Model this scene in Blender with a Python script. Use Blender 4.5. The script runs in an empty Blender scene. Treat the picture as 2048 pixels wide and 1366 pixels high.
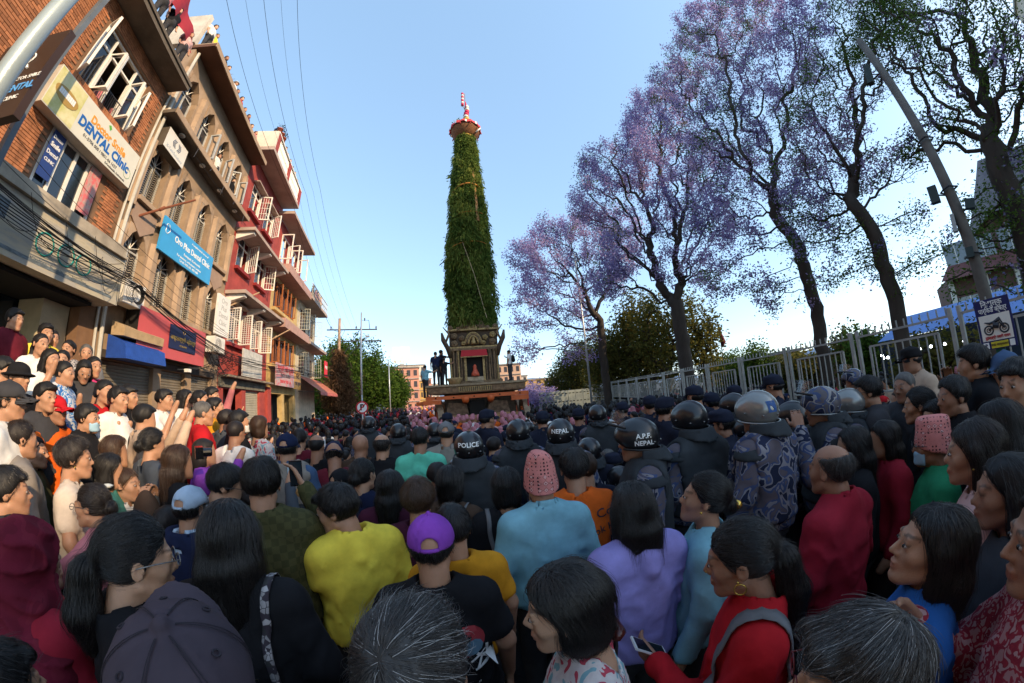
import bpy, math, random
import numpy as np
from mathutils import Matrix, Vector
sc = bpy.context.scene
C = sc.collection
rnd = random.Random(11)
R_ = math.radians
# ------------------------------------------------------------------ camera (wide fisheye-like lens)
cam = bpy.data.objects.new('camera', bpy.data.cameras.new('camera'))
C.objects.link(cam); sc.camera = cam
cd = cam.data
cd.type = 'PANO'; cd.panorama_type = 'FISHEYE_LENS_POLYNOMIAL'
cd.sensor_fit = 'HORIZONTAL'; cd.sensor_width = 36; cd.sensor_height = 24.012
cd.clip_start = 0.02; cd.clip_end = 5000
FPX = 650.0; CAMZ = 2.17; DZ = .22; PITCH = R_(9.6); ROLL = R_(4.48)
_r = np.linspace(0, 24, 400); _A = np.stack([_r, _r**2, _r**3, _r**4], 1)
_c = np.linalg.lstsq(_A, 2*np.arctan(_r/(2*FPX/2048*36)), rcond=None)[0]
cd.fisheye_fov = R_(359); cd.fisheye_polynomial_k0 = 0
for i in range(4): setattr(cd, 'fisheye_polynomial_k%d' % (i+1), -float(_c[i]))
cp, sp, cr, sr = math.cos(PITCH), math.sin(PITCH), math.cos(ROLL), math.sin(ROLL)
CAMR = Matrix([[1,0,0],[0,cp,-sp],[0,sp,cp]]) @ Matrix([[cr,0,sr],[0,1,0],[-sr,0,cr]])
cam.matrix_world = Matrix.Translation((0,0,CAMZ)) @ (CAMR @ Matrix([[1,0,0],[0,0,-1],[0,1,0]])).to_4x4()
def ray(px, py):
    x = px-1024; y = 683-py; r = math.hypot(x,y)+1e-9; t = 2*math.atan(r/(2*FPX))
    return CAMR @ Vector((math.sin(t)*x/r, math.cos(t), math.sin(t)*y/r))
def at(px, py, dist):
    """point seen at a place of the photograph, at a horizontal distance from the camera"""
    v = ray(px,py); k = dist/math.hypot(v.x,v.y)
    return Vector((v.x*k, v.y*k, v.z*k+CAMZ))
# ------------------------------------------------------------------ world and sun
SUN_AZ, SUN_EL = 118.0, 26.0          # azimuth measured from the view direction (+Y) towards the right
w = bpy.data.worlds.new('World'); sc.world = w; w.use_nodes = True
nt = w.node_tree; bg = nt.nodes['Background']
sky = nt.nodes.new('ShaderNodeTexSky'); sky.sky_type = 'NISHITA'; sky.sun_disc = False
sky.sun_elevation = R_(SUN_EL); sky.sun_rotation = R_(SUN_AZ)
sky.altitude = 1300; sky.air_density = 1.0; sky.dust_density = 2.0; sky.ozone_density = 2.0
gm_ = nt.nodes.new('ShaderNodeGamma'); gm_.inputs[1].default_value = .30        # soft, hazy late afternoon gradient
vm_ = nt.nodes.new('ShaderNodeVectorMath'); vm_.operation = 'MULTIPLY'; vm_.inputs[1].default_value = (.94, 1.32, 1.70)
nt.links.new(sky.outputs[0], gm_.inputs[0]); nt.links.new(gm_.outputs[0], vm_.inputs[0])
ad_ = nt.nodes.new('ShaderNodeVectorMath'); ad_.operation = 'MULTIPLY_ADD'; ad_.inputs[1].default_value = (.40,.34,.26)   # plus a share of the unsoftened sky
nt.links.new(sky.outputs[0], ad_.inputs[0]); nt.links.new(vm_.outputs[0], ad_.inputs[2])
nt.links.new(ad_.outputs[0], bg.inputs[0]); bg.inputs[1].default_value = 0.15
sl = bpy.data.lights.new('sun', 'SUN'); sl.energy = 2.3; sl.angle = R_(0.5); sl.color = (1, .74, .46)
sun = bpy.data.objects.new('sun', sl); C.objects.link(sun)
SD = Vector((math.sin(R_(SUN_AZ))*math.cos(R_(SUN_EL)), math.cos(R_(SUN_AZ))*math.cos(R_(SUN_EL)), math.sin(R_(SUN_EL))))
sun.rotation_euler = SD.to_track_quat('Z','Y').to_euler()
sc.view_settings.view_transform = 'Standard'; sc.view_settings.look = 'None'
sc.view_settings.exposure = 1.40; sc.view_settings.gamma = 1; sc.view_settings.use_curve_mapping = False
sc.render.engine = 'CYCLES'
sc.cycles.max_bounces = 6; sc.cycles.transparent_max_bounces = 8; sc.cycles.use_denoising = True
# ------------------------------------------------------------------ helpers
MATS = {}
def M(name, col, rough=.8, var=.18, vs=3.0, bump=0.0, bs=60.0, metal=0.0, spec=.4, emit=0, kind='noise', alpha=None, obj=False, coat=0, stretch=(1,1,1), col2=None, sheen=0):
    if name in MATS: return MATS[name]
    m = bpy.data.materials.new(name); m.use_nodes = True; MATS[name] = m
    n = m.node_tree.nodes; L = m.node_tree.links; b = n['Principled BSDF']
    b.inputs['Roughness'].default_value = rough; b.inputs['Metallic'].default_value = metal
    b.inputs['Specular IOR Level'].default_value = spec
    if coat: b.inputs['Coat Weight'].default_value = coat; b.inputs['Coat Roughness'].default_value = .06
    if sheen: b.inputs['Sheen Weight'].default_value = sheen
    tc = n.new('ShaderNodeTexCoord'); mp = n.new('ShaderNodeMapping'); L.new(tc.outputs['Object'], mp.inputs[0]); mp.inputs['Scale'].default_value = stretch
    c1 = (*col, 1)
    if obj:
        oi = n.new('ShaderNodeObjectInfo')
    nz = n.new('ShaderNodeTexNoise'); nz.inputs['Scale'].default_value = vs; nz.inputs['Detail'].default_value = 5; nz.inputs['Roughness'].default_value = .62
    L.new(mp.outputs[0], nz.inputs['Vector'])
    rp = n.new('ShaderNodeMapRange'); rp.inputs[1].default_value = .3; rp.inputs[2].default_value = .7; rp.inputs[3].default_value = 1-var; rp.inputs[4].default_value = 1+var
    L.new(nz.outputs['Fac'], rp.inputs[0])
    mx = n.new('ShaderNodeMix'); mx.data_type = 'RGBA'; mx.blend_type = 'MULTIPLY'; mx.inputs[0].default_value = 1
    if col2 is not None:
        m2 = n.new('ShaderNodeMix'); m2.data_type = 'RGBA'; m2.inputs[6].default_value = c1; m2.inputs[7].default_value = (*col2, 1)
        L.new(nz.outputs['Fac'], m2.inputs[0]); L.new(m2.outputs[2], mx.inputs[6])
        r2 = n.new('ShaderNodeMapRange'); r2.inputs[1].default_value=.42; r2.inputs[2].default_value=.58; L.new(nz.outputs['Fac'], r2.inputs[0]); L.new(r2.outputs[0], m2.inputs[0])
    elif obj:
        hs = n.new('ShaderNodeHueSaturation'); hs.inputs['Color'].default_value = c1
        a = n.new('ShaderNodeMapRange'); a.inputs[3].default_value = .6; a.inputs[4].default_value = 1.35; L.new(oi.outputs['Random'], a.inputs[0]); L.new(a.outputs[0], hs.inputs['Value'])
        L.new(hs.outputs[0], mx.inputs[6])
    else: mx.inputs[6].default_value = c1
    L.new(rp.outputs[0], mx.inputs[7]); L.new(mx.outputs[2], b.inputs['Base Color'])
    if bump:
        bn = n.new('ShaderNodeTexNoise'); bn.inputs['Scale'].default_value = bs; bn.inputs['Detail'].default_value = 4; L.new(mp.outputs[0], bn.inputs['Vector'])
        bp = n.new('ShaderNodeBump'); bp.inputs['Strength'].default_value = bump; bp.inputs['Distance'].default_value = .02
        L.new(bn.outputs['Fac'], bp.inputs['Height']); L.new(bp.outputs[0], b.inputs['Normal'])
    if emit: b.inputs['Emission Color'].default_value = c1; b.inputs['Emission Strength'].default_value = emit
    m['_mx'] = mx.name
    return m
def tag(o, label=None, cat=None, group=None, kind=None):
    if label: o['label'] = label
    if cat: o['category'] = cat
    if group: o['group'] = group
    if kind: o['kind'] = kind
    return o
def empty(name, loc=(0,0,0), rz=0, label=None, cat=None, group=None, parent=None):
    o = bpy.data.objects.new(name, None); C.objects.link(o); o.location = loc; o.rotation_euler = (0,0,rz)
    o.empty_display_size = .1
    if parent is not None: o.parent = parent
    return tag(o, label, cat, group)
def link(name, me, parent=None, loc=None, rot=None):
    o = bpy.data.objects.new(name, me); C.objects.link(o)
    if parent is not None: o.parent = parent
    if loc is not None: o.location = loc
    if rot is not None: o.rotation_euler = rot
    return o
class MB:
    def __init__(s): s.v = []; s.f = []; s.mi = []; s.cur = 0
    def add(s, vs, fs):
        b = len(s.v); s.v += [tuple(v) for v in vs]
        for f in fs: s.f.append(tuple(b+i for i in f)); s.mi.append(s.cur)
        return s
    def box(s, x0,x1,y0,y1,z0,z1, mtx=None):
        vs = [(x,y,z) for x in (x0,x1) for y in (y0,y1) for z in (z0,z1)]
        if mtx is not None: vs = [mtx @ Vector(v) for v in vs]
        return s.add(vs, [(0,1,3,2),(4,6,7,5),(0,4,5,1),(2,3,7,6),(0,2,6,4),(1,5,7,3)])
    def prism(s, pts, a, b, axis='y'):
        """outline of (u,v) points swept from a to b along an axis; u=x, v=z for y-axis"""
        n = len(pts)
        if axis == 'y': vs = [(u,a,v) for u,v in pts]+[(u,b,v) for u,v in pts]
        elif axis == 'x': vs = [(a,u,v) for u,v in pts]+[(b,u,v) for u,v in pts]
        else: vs = [(u,v,a) for u,v in pts]+[(u,v,b) for u,v in pts]
        return s.add(vs, [tuple(range(n)), tuple(range(2*n-1,n-1,-1))]+[(i,i+n,(i+1)%n+n,(i+1)%n) for i in range(n)])
    def tube(s, pts, rad, k=6, cap=True):
        pts = [Vector(p) for p in pts]; n = len(pts)
        if not hasattr(rad,'__len__'): rad = [rad]*n
        rings = []; up = None
        for i,p in enumerate(pts):
            t = (pts[min(i+1,n-1)]-pts[max(i-1,0)]);
            if t.length < 1e-9: t = Vector((0,0,1))
            t.normalize()
            if up is None: up = Vector((0,0,1)) if abs(t.z)<.9 else Vector((1,0,0))
            x = t.cross(up);
            if x.length < 1e-5: x = t.cross(Vector((1,0,0)))
            x.normalize(); y = x.cross(t); up = y
            rings.append([p+(x*math.cos(a)+y*math.sin(a))*rad[i] for a in [2*math.pi*j/k for j in range(k)]])
        b = len(s.v)
        for r in rings: s.v += [tuple(v) for v in r]
        for i in range(n-1):
            for j in range(k):
                s.f.append((b+i*k+j, b+i*k+(j+1)%k, b+(i+1)*k+(j+1)%k, b+(i+1)*k+j)); s.mi.append(s.cur)
        if cap:
            s.f.append(tuple(b+j for j in range(k-1,-1,-1))); s.f.append(tuple(b+(n-1)*k+j for j in range(k))); s.mi += [s.cur]*2
        return s
    def lathe(s, prof, k=24, c=(0,0,0), sx=1, sy=1):
        b = len(s.v)
        for r,z in prof:
            for j in range(k):
                a = 2*math.pi*j/k; s.v.append((c[0]+r*sx*math.cos(a), c[1]+r*sy*math.sin(a), c[2]+z))
        for i in range(len(prof)-1):
            for j in range(k): s.f.append((b+i*k+j, b+i*k+(j+1)%k, b+(i+1)*k+(j+1)%k, b+(i+1)*k+j)); s.mi.append(s.cur)
        return s
    def mesh(s, name, mats, smooth=False):
        me = bpy.data.meshes.new(name); me.from_pydata(s.v, [], s.f)
        for m in (mats if isinstance(mats,(list,tuple)) else [mats]): me.materials.append(m)
        me.polygons.foreach_set('material_index', s.mi)
        if smooth: me.polygons.foreach_set('use_smooth', [True]*len(s.f))
        me.update(); return me
    def obj(s, name, mats, parent=None, smooth=False, **k):
        return link(name, s.mesh(name, mats, smooth), parent, **k)
def text(s, size, mat, parent=None, loc=(0,0,0), rot=(math.pi/2,0,0), off=0.0, name='lettering', ext=.003, align='CENTER', sx=1, space=1):
    c = bpy.data.curves.new(name, 'FONT'); c.body = s; c.size = size; c.align_x = align; c.align_y = 'CENTER'; c.offset = off; c.extrude = ext
    c.resolution_u = 3; c.space_character = space; c.materials.append(mat)
    t = bpy.data.objects.new('t', c); C.objects.link(t)
    dg = bpy.context.evaluated_depsgraph_get()
    me = bpy.data.meshes.new_from_object(t.evaluated_get(dg)); bpy.data.objects.remove(t)
    me.materials.clear(); me.materials.append(mat)
    o = link(name, me, parent, loc, rot); o.scale = (sx,1,1); o['kind'] = 'stuff'
    return o
ST_A = R_(-20.4)
SDIR = Vector((math.sin(ST_A), math.cos(ST_A), 0)); NDIR = Vector((-math.cos(ST_A), math.sin(ST_A), 0)); ST_R = R_(110.4)
def FP(s, q, z): return SDIR*s + NDIR*(7-q) + Vector((0,0,z+DZ))      # the street front stands on a raised plinth
class Fac:
    """a thing of the left street front: coordinates are s (along the front), q (out of the front), z"""
    def __init__(f, name, s0, label, cat='building', group=None, q0=0, z0=0):
        f.s0 = s0; f.q0=q0; f.z0=z0; f.root = empty(name, FP(s0,q0,z0), ST_R, label, cat, group)
    def m(f, s0,s1,q0,q1,z0,z1, mb=None):
        mb = mb or MB(); return mb.box(s0-f.s0, s1-f.s0, -(q1-f.q0), -(q0-f.q0), z0-f.z0, z1-f.z0)
    def P(f, s,q,z): return Vector((s-f.s0, -(q-f.q0), z-f.z0))
def wall_open(F, s0,s1,q0,q1,z0,z1, ops, mb):
    zs = sorted({z0,z1,*[o[2] for o in ops],*[o[3] for o in ops]})
    for a,b in zip(zs, zs[1:]):
        cuts = sorted([(o[0],o[1]) for o in ops if o[2] <= a+1e-6 and o[3] >= b-1e-6]); c = s0
        for x,y in cuts:
            if x > c: F.m(c,x,q0,q1,a,b,mb)
            c = y
        if c < s1: F.m(c,s1,q0,q1,a,b,mb)
# ------------------------------------------------------------------ ground
asph = M('asphalt', (.05,.05,.052), .9, .3, .6, .4, 90)
tag(MB().box(-2500,2500,-2500,2500,-.3,0).obj('ground', asph), kind='structure')
mb = MB(); F = Fac('pavement', -10, None, None); F.root['kind']='structure'
conc = M('concrete', (.30,.29,.27), .9, .25, 1.2, .3, 40)
F.m(-10,34,-1.15,2.3,-.216,.16,mb); mb.obj('slab', conc, F.root)
mb = MB(); F.m(-10,34,2.302,2.42,-.216,.17,mb); mb.obj('kerb', M('kerbstone',(.42,.40,.36),.85,.2), F.root)
# ------------------------------------------------------------------ materials of the fronts
brickm = M('brick', (.38,.15,.065), .85, .22, 2.5, .3, 120, obj=True)
brickj = M('brickwork', (.38,.15,.065), .85, .5, 3, .3, 120)
mortar = M('mortar', (.20,.11,.06), .95, .2)
plaster = M('tan_plaster', (.31,.22,.145), .9, .30, 1.1, .15, 30)
plaster2 = M('tan_plaster_pale', (.37,.265,.18), .9, .28, 1.4, .15, 30)
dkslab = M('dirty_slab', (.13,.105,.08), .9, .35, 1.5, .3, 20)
slabm = M('pale_slab', (.40,.31,.26), .9, .2, 1.4, .2, 25)
pinkf = M('pink_fascia', (.42,.26,.22), .9, .16)
redw = M('red_wall', (.33,.055,.045), .8, .28, 2, .15, 60)
redd = M('red_dark', (.24,.02,.02), .75, .15)
yelw = M('yellow_wall', (.50,.36,.15), .8, .25, 2)
crmw = M('cream_wall', (.52,.45,.34), .85, .25, 2)
whitep = M('white_paint', (.78,.75,.68), .5, .08, 4)
greyp = M('grey_paint', (.38,.40,.40), .6, .15)
glass = M('window_glass', (.015,.022,.035), .06, .2, 1.0, spec=.9)
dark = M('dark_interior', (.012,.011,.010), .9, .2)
wood = M('window_wood', (.34,.11,.03), .6, .25, 6)
steel = M('dark_steel', (.05,.05,.055), .5, .2, metal=.4)
shutterm = M('shutter_metal', (.23,.20,.155), .55, .2, 3, metal=.35)
cable = M('cable_black', (.010,.010,.011), .6, .1)
lampw = M('lamp_white', (.75,.74,.70), .4, .05)
curt = M('curtain', (.62,.58,.50), .8, .15, 5)
def solid(name, c, r=.6, v=.06): return M(name, c, r, v, 2)
def sash_obj(F, s, q, z, wd, ht, ang, mat=None, parent=None, bars=0, gl=True, t=.05, side=1):
    """an opened casement hinged at (s,q), turned by ang out over the street"""
    mb = MB(); mb.box(0,side*wd,-.03,.03,0,t); mb.box(0,side*wd,-.03,.03,ht-t,ht); mb.box(0,side*t,-.03,.03,t,ht-t); mb.box(side*(wd-t),side*wd,-.03,.03,t,ht-t)
    for i in range(bars):
        zz = t+(ht-2*t)*(i+1)/(bars+1); mb.box(side*t,side*(wd-t),-.012,.012,zz-.008,zz+.008)
    if bars:
        for i in range(3): mb.box(side*(t+(wd-2*t)*(i+1)/4-.008), side*(t+(wd-2*t)*(i+1)/4+.008), -.01,.01,t,ht-t)
    o = mb.obj('sash', mat or whitep, parent or F.root); p = F.P(s,q,z)
    if parent is not None: p = p - parent.location
    o.location = p; o.rotation_euler = (0,0,-ang*side)
    return o
glassc = None
def win(F, s0,s1,z0,z1, q=-.06, panes=2, mat=None, tr=0, t=.05, glz=None, skip=(), name='window'):
    mat = mat or whitep; mb = MB()
    F.m(s0,s1,q-.05,q+.03,z0,z0+t,mb); F.m(s0,s1,q-.05,q+.03,z1-t,z1,mb)
    n = panes; W = (s1-s0-t)/n
    for i in range(n+1): F.m(s0+i*W, s0+i*W+t, q-.05,q+.028,z0+t,z1-t,mb)
    if tr: F.m(s0+t,s1-t,q-.045,q+.022,z0+(z1-z0)*tr-t/2,z0+(z1-z0)*tr+t/2,mb)
    o = mb.obj(name, mat, F.root)
    for i in range(n):
        if i in skip: continue
        m2 = MB(); F.m(s0+i*W+t+.002, s0+(i+1)*W-.002, q-.02,q-.01, z0+t+.002, z1-t-.002, m2); m2.obj('pane', glz or glass, o)
    return o
def signboard(name, label, s0,s1,z0,z1, q, th, face, side=None, cat='sign', texts=(), edge=0):
    F = Fac(name, s0, label, cat, None, q, z0)
    mb = MB(); F.m(s0,s1,q-th,q,z0,z1,mb); mb.obj('board', side or face, F.root)
    mb = MB(); F.m(s0+edge,s1-edge,q+.002,q+.006,z0+edge,z1-edge,mb); mb.obj('face', face, F.root)
    for (tx, ts, tz, sz, mt, off, sx) in texts:
        text(tx, sz, mt, F.root, F.P(s0+(s1-s0)*ts, q+.009, z0+(z1-z0)*tz), off=off, sx=sx)
    return F
# ================================================================== building 1: brick
F = B1 = Fac('brick_building', -9, 'orange brick building with open white casements and a wide shop sign band')
ops = [(4.05,5.95,8.05,9.75),(4.25,5.85,5.55,6.9),(.2,2.1,8.05,9.75),(.2,2.1,5.55,6.9)]
mb = MB(); wall_open(F,-9,6.72,-.3,0,5.0,10.22,ops,mb); F.m(-9,6.72,-9,-2.4,0,10.22,mb); F.m(-9,-8.7,-2.4,-.3,5,10.22,mb); F.m(6.42,6.72,-2.4,-.3,0,10.22,mb); F.m(6.25,6.72,-.3,.0,.16,5.0,mb)
mb.obj('wall', mortar, F.root)
mb = MB(); F.m(-8.7,6.42,-2.4,-.3,4.7,5.0,mb); F.m(-8.7,6.42,-2.4,-.3,7.4,7.6,mb); F.m(-9,6.72,-9,-.3,10.23,10.4,mb); mb.obj('floor_slab', conc, F.root)
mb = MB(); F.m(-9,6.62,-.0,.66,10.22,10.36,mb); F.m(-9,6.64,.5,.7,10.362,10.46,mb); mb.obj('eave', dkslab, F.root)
mb = MB(); F.m(-9,6.72,-.55,-.4,10.41,11.0,mb); mb.obj('parapet', brickj, F.root)
# bricks: the nearest 300 one by one, the others joined
bme = MB().box(0,.228,-.014,.0,0,.056).mesh('brick', brickm)
mbj = MB(); nb = 0; row = 0; z = 5.42; cells = []
while z < 10.15:
    s = 1.2 - (.12 if row%2 else 0)
    while s < 6.45:
        e = s+.228
        if not any(e > o[0]-.06 and s < o[1]+.06 and z+.056 > o[2]-.05 and z < o[3]+.05 for o in ops): cells.append((s,z,row))
        s += .24
    z += .0675; row += 1
cells.sort(key=lambda c: (c[0]-2.6)**2*.6+(c[1]-8.2)**2)
for k,(s,z,row) in enumerate(cells):
    pr = .001*((k*37)%7)
    if k < 300:
        o = link('brick', bme, F.root, F.P(s, pr-.001, z))
    else: F.m(s,s+.228,-.001,.012+pr,z,z+.056,mbj)
tag(mbj.obj('brickwork', brickj, F.root), kind='stuff')
# window surrounds
mb = MB()
for i in range(17): F.m(3.95+i*.125,3.95+i*.125+.112,.0,.12,7.82,8.03,mb)
for i in range(16): F.m(4.15+i*.11,4.15+i*.11+.1,.0,.035,5.4,5.53,mb)
tag(mb.obj('sill_bricks', brickj, F.root), kind='stuff')
wd = win(F,4.05,5.95,8.05,9.75,-.1,4,skip=(1,2),tr=.72)
for s,a,sd in ((4.53,1.9,-1),(4.55,1.5,1),(5.45,1.55,-1),(5.93,1.15,-1)):
    sash_obj(F,s,-.02,8.12,.44,1.1,a,parent=wd,side=sd)
sash_obj(F,4.08,-.02,8.12,.44,1.55,1.9,parent=wd,side=1)
mb = MB()
for i in range(16): F.m(4.6+i*.06,4.61+i*.06,.02,.03,8.08,8.5,mb)
F.m(4.58,5.52,.015,.035,8.5,8.52,mb); F.m(4.58,5.52,.015,.035,8.06,8.08,mb); mb.obj('railing', steel, F.root)
win(F,4.25,5.85,5.55,6.9,-.05,4,t=.075)
win(F,.2,2.1,8.05,9.75,-.1,4); win(F,.2,2.1,5.55,6.9,-.05,4,t=.07)
# shop below: glass front, sign band, steps
mb = MB(); F.m(-8.5,6.2,-1.3,-1.2,.6,4.0,mb); mb.obj('shop_glass', glass, F.root)
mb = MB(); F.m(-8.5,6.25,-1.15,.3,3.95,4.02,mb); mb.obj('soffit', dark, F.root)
for s in (1.5,3.3,5.0): F.m(s,s+.06,-1.19,-1.14,.6,3.94).obj('glass_rail', steel, F.root)
mb = MB(); F.m(5.55,6.24,-1.1,-.32,.2,3.94,mb); mb.obj('side_panel', M('cream_panel',(.55,.46,.30),.7,.12), F.root)
for i in range(3):
    mb = MB(); F.m(-8.5,6.2,-1.1,.9-.35*i,.165+.2*i,.365+.2*i-.004,mb); mb.obj('step', conc, F.root)
# green geometric emblem on the glass
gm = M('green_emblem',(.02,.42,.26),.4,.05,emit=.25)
mb = MB()
def ring_sq(cx,cz,a,rot):
    P_ = [(cx+a*math.cos(rot+R_(45+90*i)), cz+a*math.sin(rot+R_(45+90*i))) for i in range(4)]
    for i in range(3):
        p,q = P_[i],P_[(i+1)%4]; mb.tube([F.P(p[0],-1.17,p[1]),F.P(q[0],-1.17,q[1])],.03,4)
for i,(dx,dz) in enumerate(((0,.22),(-.2,0),(.2,0),(0,-.22))): ring_sq(4.45+dx,2.95+dz,.15,i*1.57)
mb.obj('emblem', gm, F.root)
# sign band over the shop
bandm = M('band_cream',(.55,.49,.36),.55,.3,1.6,stretch=(1,1,6),col2=(.34,.32,.28))
FB = signboard('shop_sign_band','long faded cream sign band with green rings over the glass shop',-3,6.62,4.05,5.06,.66,.7,bandm,M('band_side',(.42,.36,.26),.7,.2))
tealm = solid('teal_ring',(.02,.30,.27))
for k,s in enumerate((4.55,5.05,5.5)):
    mb = MB(); mb.tube([FB.P(s+.19*math.cos(a),.675,4.52+.19*math.sin(a)) for a in [i*math.pi/14 for i in range(29)]],.014,5,False); mb.obj('ring', tealm, FB.root)
mb = MB(); FB.m(2.0,3.7,.667,.672,4.55,4.85,mb); FB.m(2.3,6.4,.667,.671,4.14,4.2,mb); mb.obj('print', M('print_grey',(.14,.17,.19),.5,.5,8,stretch=(1,1,4)), FB.root)
mb = MB(); FB.m(-3,6.6,.0,.75,5.07,5.1,mb); FB.m(-3,6.5,.62,.74,5.1,5.3,mb); mb.obj('canopy', M('old_tin',(.36,.31,.24),.7,.35,2), FB.root)
text('Kitchen  Furniture  Interior', .12, M('print_grey',(.1,.1,.1)), FB.root, FB.P(5.0,.668,4.2))
# dental sign
blue = solid('sign_blue',(.01,.12,.42)); orng = solid('sign_orange',(.75,.30,.03)); ink = solid('sign_ink',(.03,.03,.04)); wht = solid('sign_white',(.80,.80,.78))
smf = M('smile_face',(.66,.64,.54),.45,.05)
FS = signboard('sign_board','cream dental clinic sign with a smile picture on the brick wall',3.6,6.45,6.85,7.75,.27,.27,smf,M('sign_side',(.5,.46,.38),.6,.15),
  texts=[('Doctor Smile',.62,.66,.24,orng,.008,.95),('DENTAL Clinic',.62,.40,.30,blue,.012,.92),('01-5706 000 / 9801-66 1627',.60,.18,.10,ink,0,1),('E-Putalisadak, Kathmandu',.80,.07,.07,ink,0,1)])
mb = MB(); FS.m(3.62,4.42,.277,.28,6.87,7.73,mb); mb.obj('picture', M('smile_pic',(.58,.55,.18),.45,.15,1.5,col2=(.68,.62,.36)), FS.root)
mb = MB(); mb.prism([(FS.P(4.02+.33*math.cos(a),0,0).x, 7.33-6.85+(.13 if math.sin(a)>0 else .19)*math.sin(a)) for a in [i*math.pi/8 for i in range(16)]], -.012,-.016); mb.obj('smile', solid('smile_lips',(.40,.25,.06)), FS.root)
mb = MB(); 
for i in range(9): mb.box(FS.P(3.80+i*.05,0,0).x, FS.P(3.845+i*.05,0,0).x, -.0175,-.0165, .42,.54)
mb.obj('teeth', wht, FS.root)
mb = MB(); mb.tube([FS.P(6.24+.12*math.cos(a),.278,7.12+.12*math.sin(a)) for a in [i*math.pi/10 for i in range(21)]],.006,4,False); mb.obj('seal', solid('seal_green',(.2,.35,.2)), FS.root)
mb = MB(); mb.prism([(1.62,.82),(1.68,.86),(1.74,.80),(1.70,.74)],-.008,-.011); mb.obj('leaf_mark', solid('leaf_green',(.1,.4,.05)), FS.root)
# posters on the lower window
FPz = signboard('window_poster','dark blue poster with white words in the brick building lower window',4.3,4.62,5.85,6.82,.03,.01,solid('poster_blue',(.02,.05,.20)),
  texts=[('Doctor',.5,.86,.10,wht,.002,.9),('Smile',.5,.70,.13,wht,.004,.9),('Dental',.5,.52,.12,wht,.002,.9),('CLINIC',.5,.36,.09,wht,.002,.9)])
signboard('window_poster','pink picture poster on the right pane of the brick building lower window',5.45,5.8,5.75,6.8,.03,.01,M('poster_pink',(.62,.42,.36),.5,.5,7,col2=(.55,.12,.12)))
# blade sign and steel strip in front of the brick wall
st = FP(3.05,1.02,0)
mb = MB(); mb.box(-.05,.05,-.06,.06,0,10.1); o = mb.obj('service_pole', M('strip_grey',(.13,.15,.17),.5,.15)); o.location = st; o.rotation_euler=(0,0,ST_R); tag(o,'flat grey steel post standing before the brick wall','post')
br = M('blade_brown',(.045,.022,.012),.5,.1)
F = Fac('blade_sign', 2.35, 'brown blade sign with white tooth mark hung beside the grey steel post','sign',None,1.15,4.9)
mb = MB(); mb.box(-.09,.02,-1.25,-.02,0,1.45); mb.obj('board', br, F.root)
for tx,z,sz,mt,of in (('DOCTOR SMILE',.62,.085,wht,.001),('DENTAL',.46,.155,solid('blade_blue',(.10,.35,.75)),.005),('CLINIC',.30,.085,wht,.001)):
    text(tx,sz,mt,F.root,(-.095,-.98,z),(math.pi/2,0,-math.pi/2),off=of)
mb = MB()
for a,b in (((-.095,-.5,1.28),(-.095,-.72,1.02)),((-.095,-.72,1.02),(-.095,-.55,.78)),((-.095,-.66,1.1),(-.095,-.92,.8))): mb.tube([a,((Vector(a)+Vector(b))/2+Vector((0,.03,.02))),b],[.05,.045,.015],6)
mb.tube([(-.097,-.63+.3*math.cos(a),1.0+.13*math.sin(a)) for a in [i*.35 for i in range(2,15)]],.012,4); mb.obj('tooth_mark', wht, F.root)
# ================================================================== building 2: tan plaster
F = B2 = Fac('plaster_building', 6.75, 'tan plaster building with tall pointed windows and two dark ledges')
S0,S1 = 6.75,12.72; cs = [7.55,8.98,10.41,11.84]; hw = .43
rows = [(4.62,6.35),(7.1,8.85),(9.95,11.7)]
ops = [(c-hw,c+hw,a,b) for a,b in rows for c in cs]+[(7.0,9.0,.2,3.0),(9.35,10.6,.2,3.0),(10.95,12.3,.2,3.0)]
mb = MB(); wall_open(F,S0,S1,-.35,0,0,12.42,ops,mb); F.m(S0,S1,-9,-1.6,0,12.4,mb); F.m(S0,S0+.2,-1.6,-.35,0,12.4,mb); F.m(S1-.2,S1,-1.6,-.35,0,12.4,mb); mb.obj('wall', plaster, F.root)
for z in (3.6,6.7,9.3): F.m(S0+.2,S1-.2,-1.6,-.35,z,z+.15).obj('floor_slab', conc, F.root)
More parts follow.
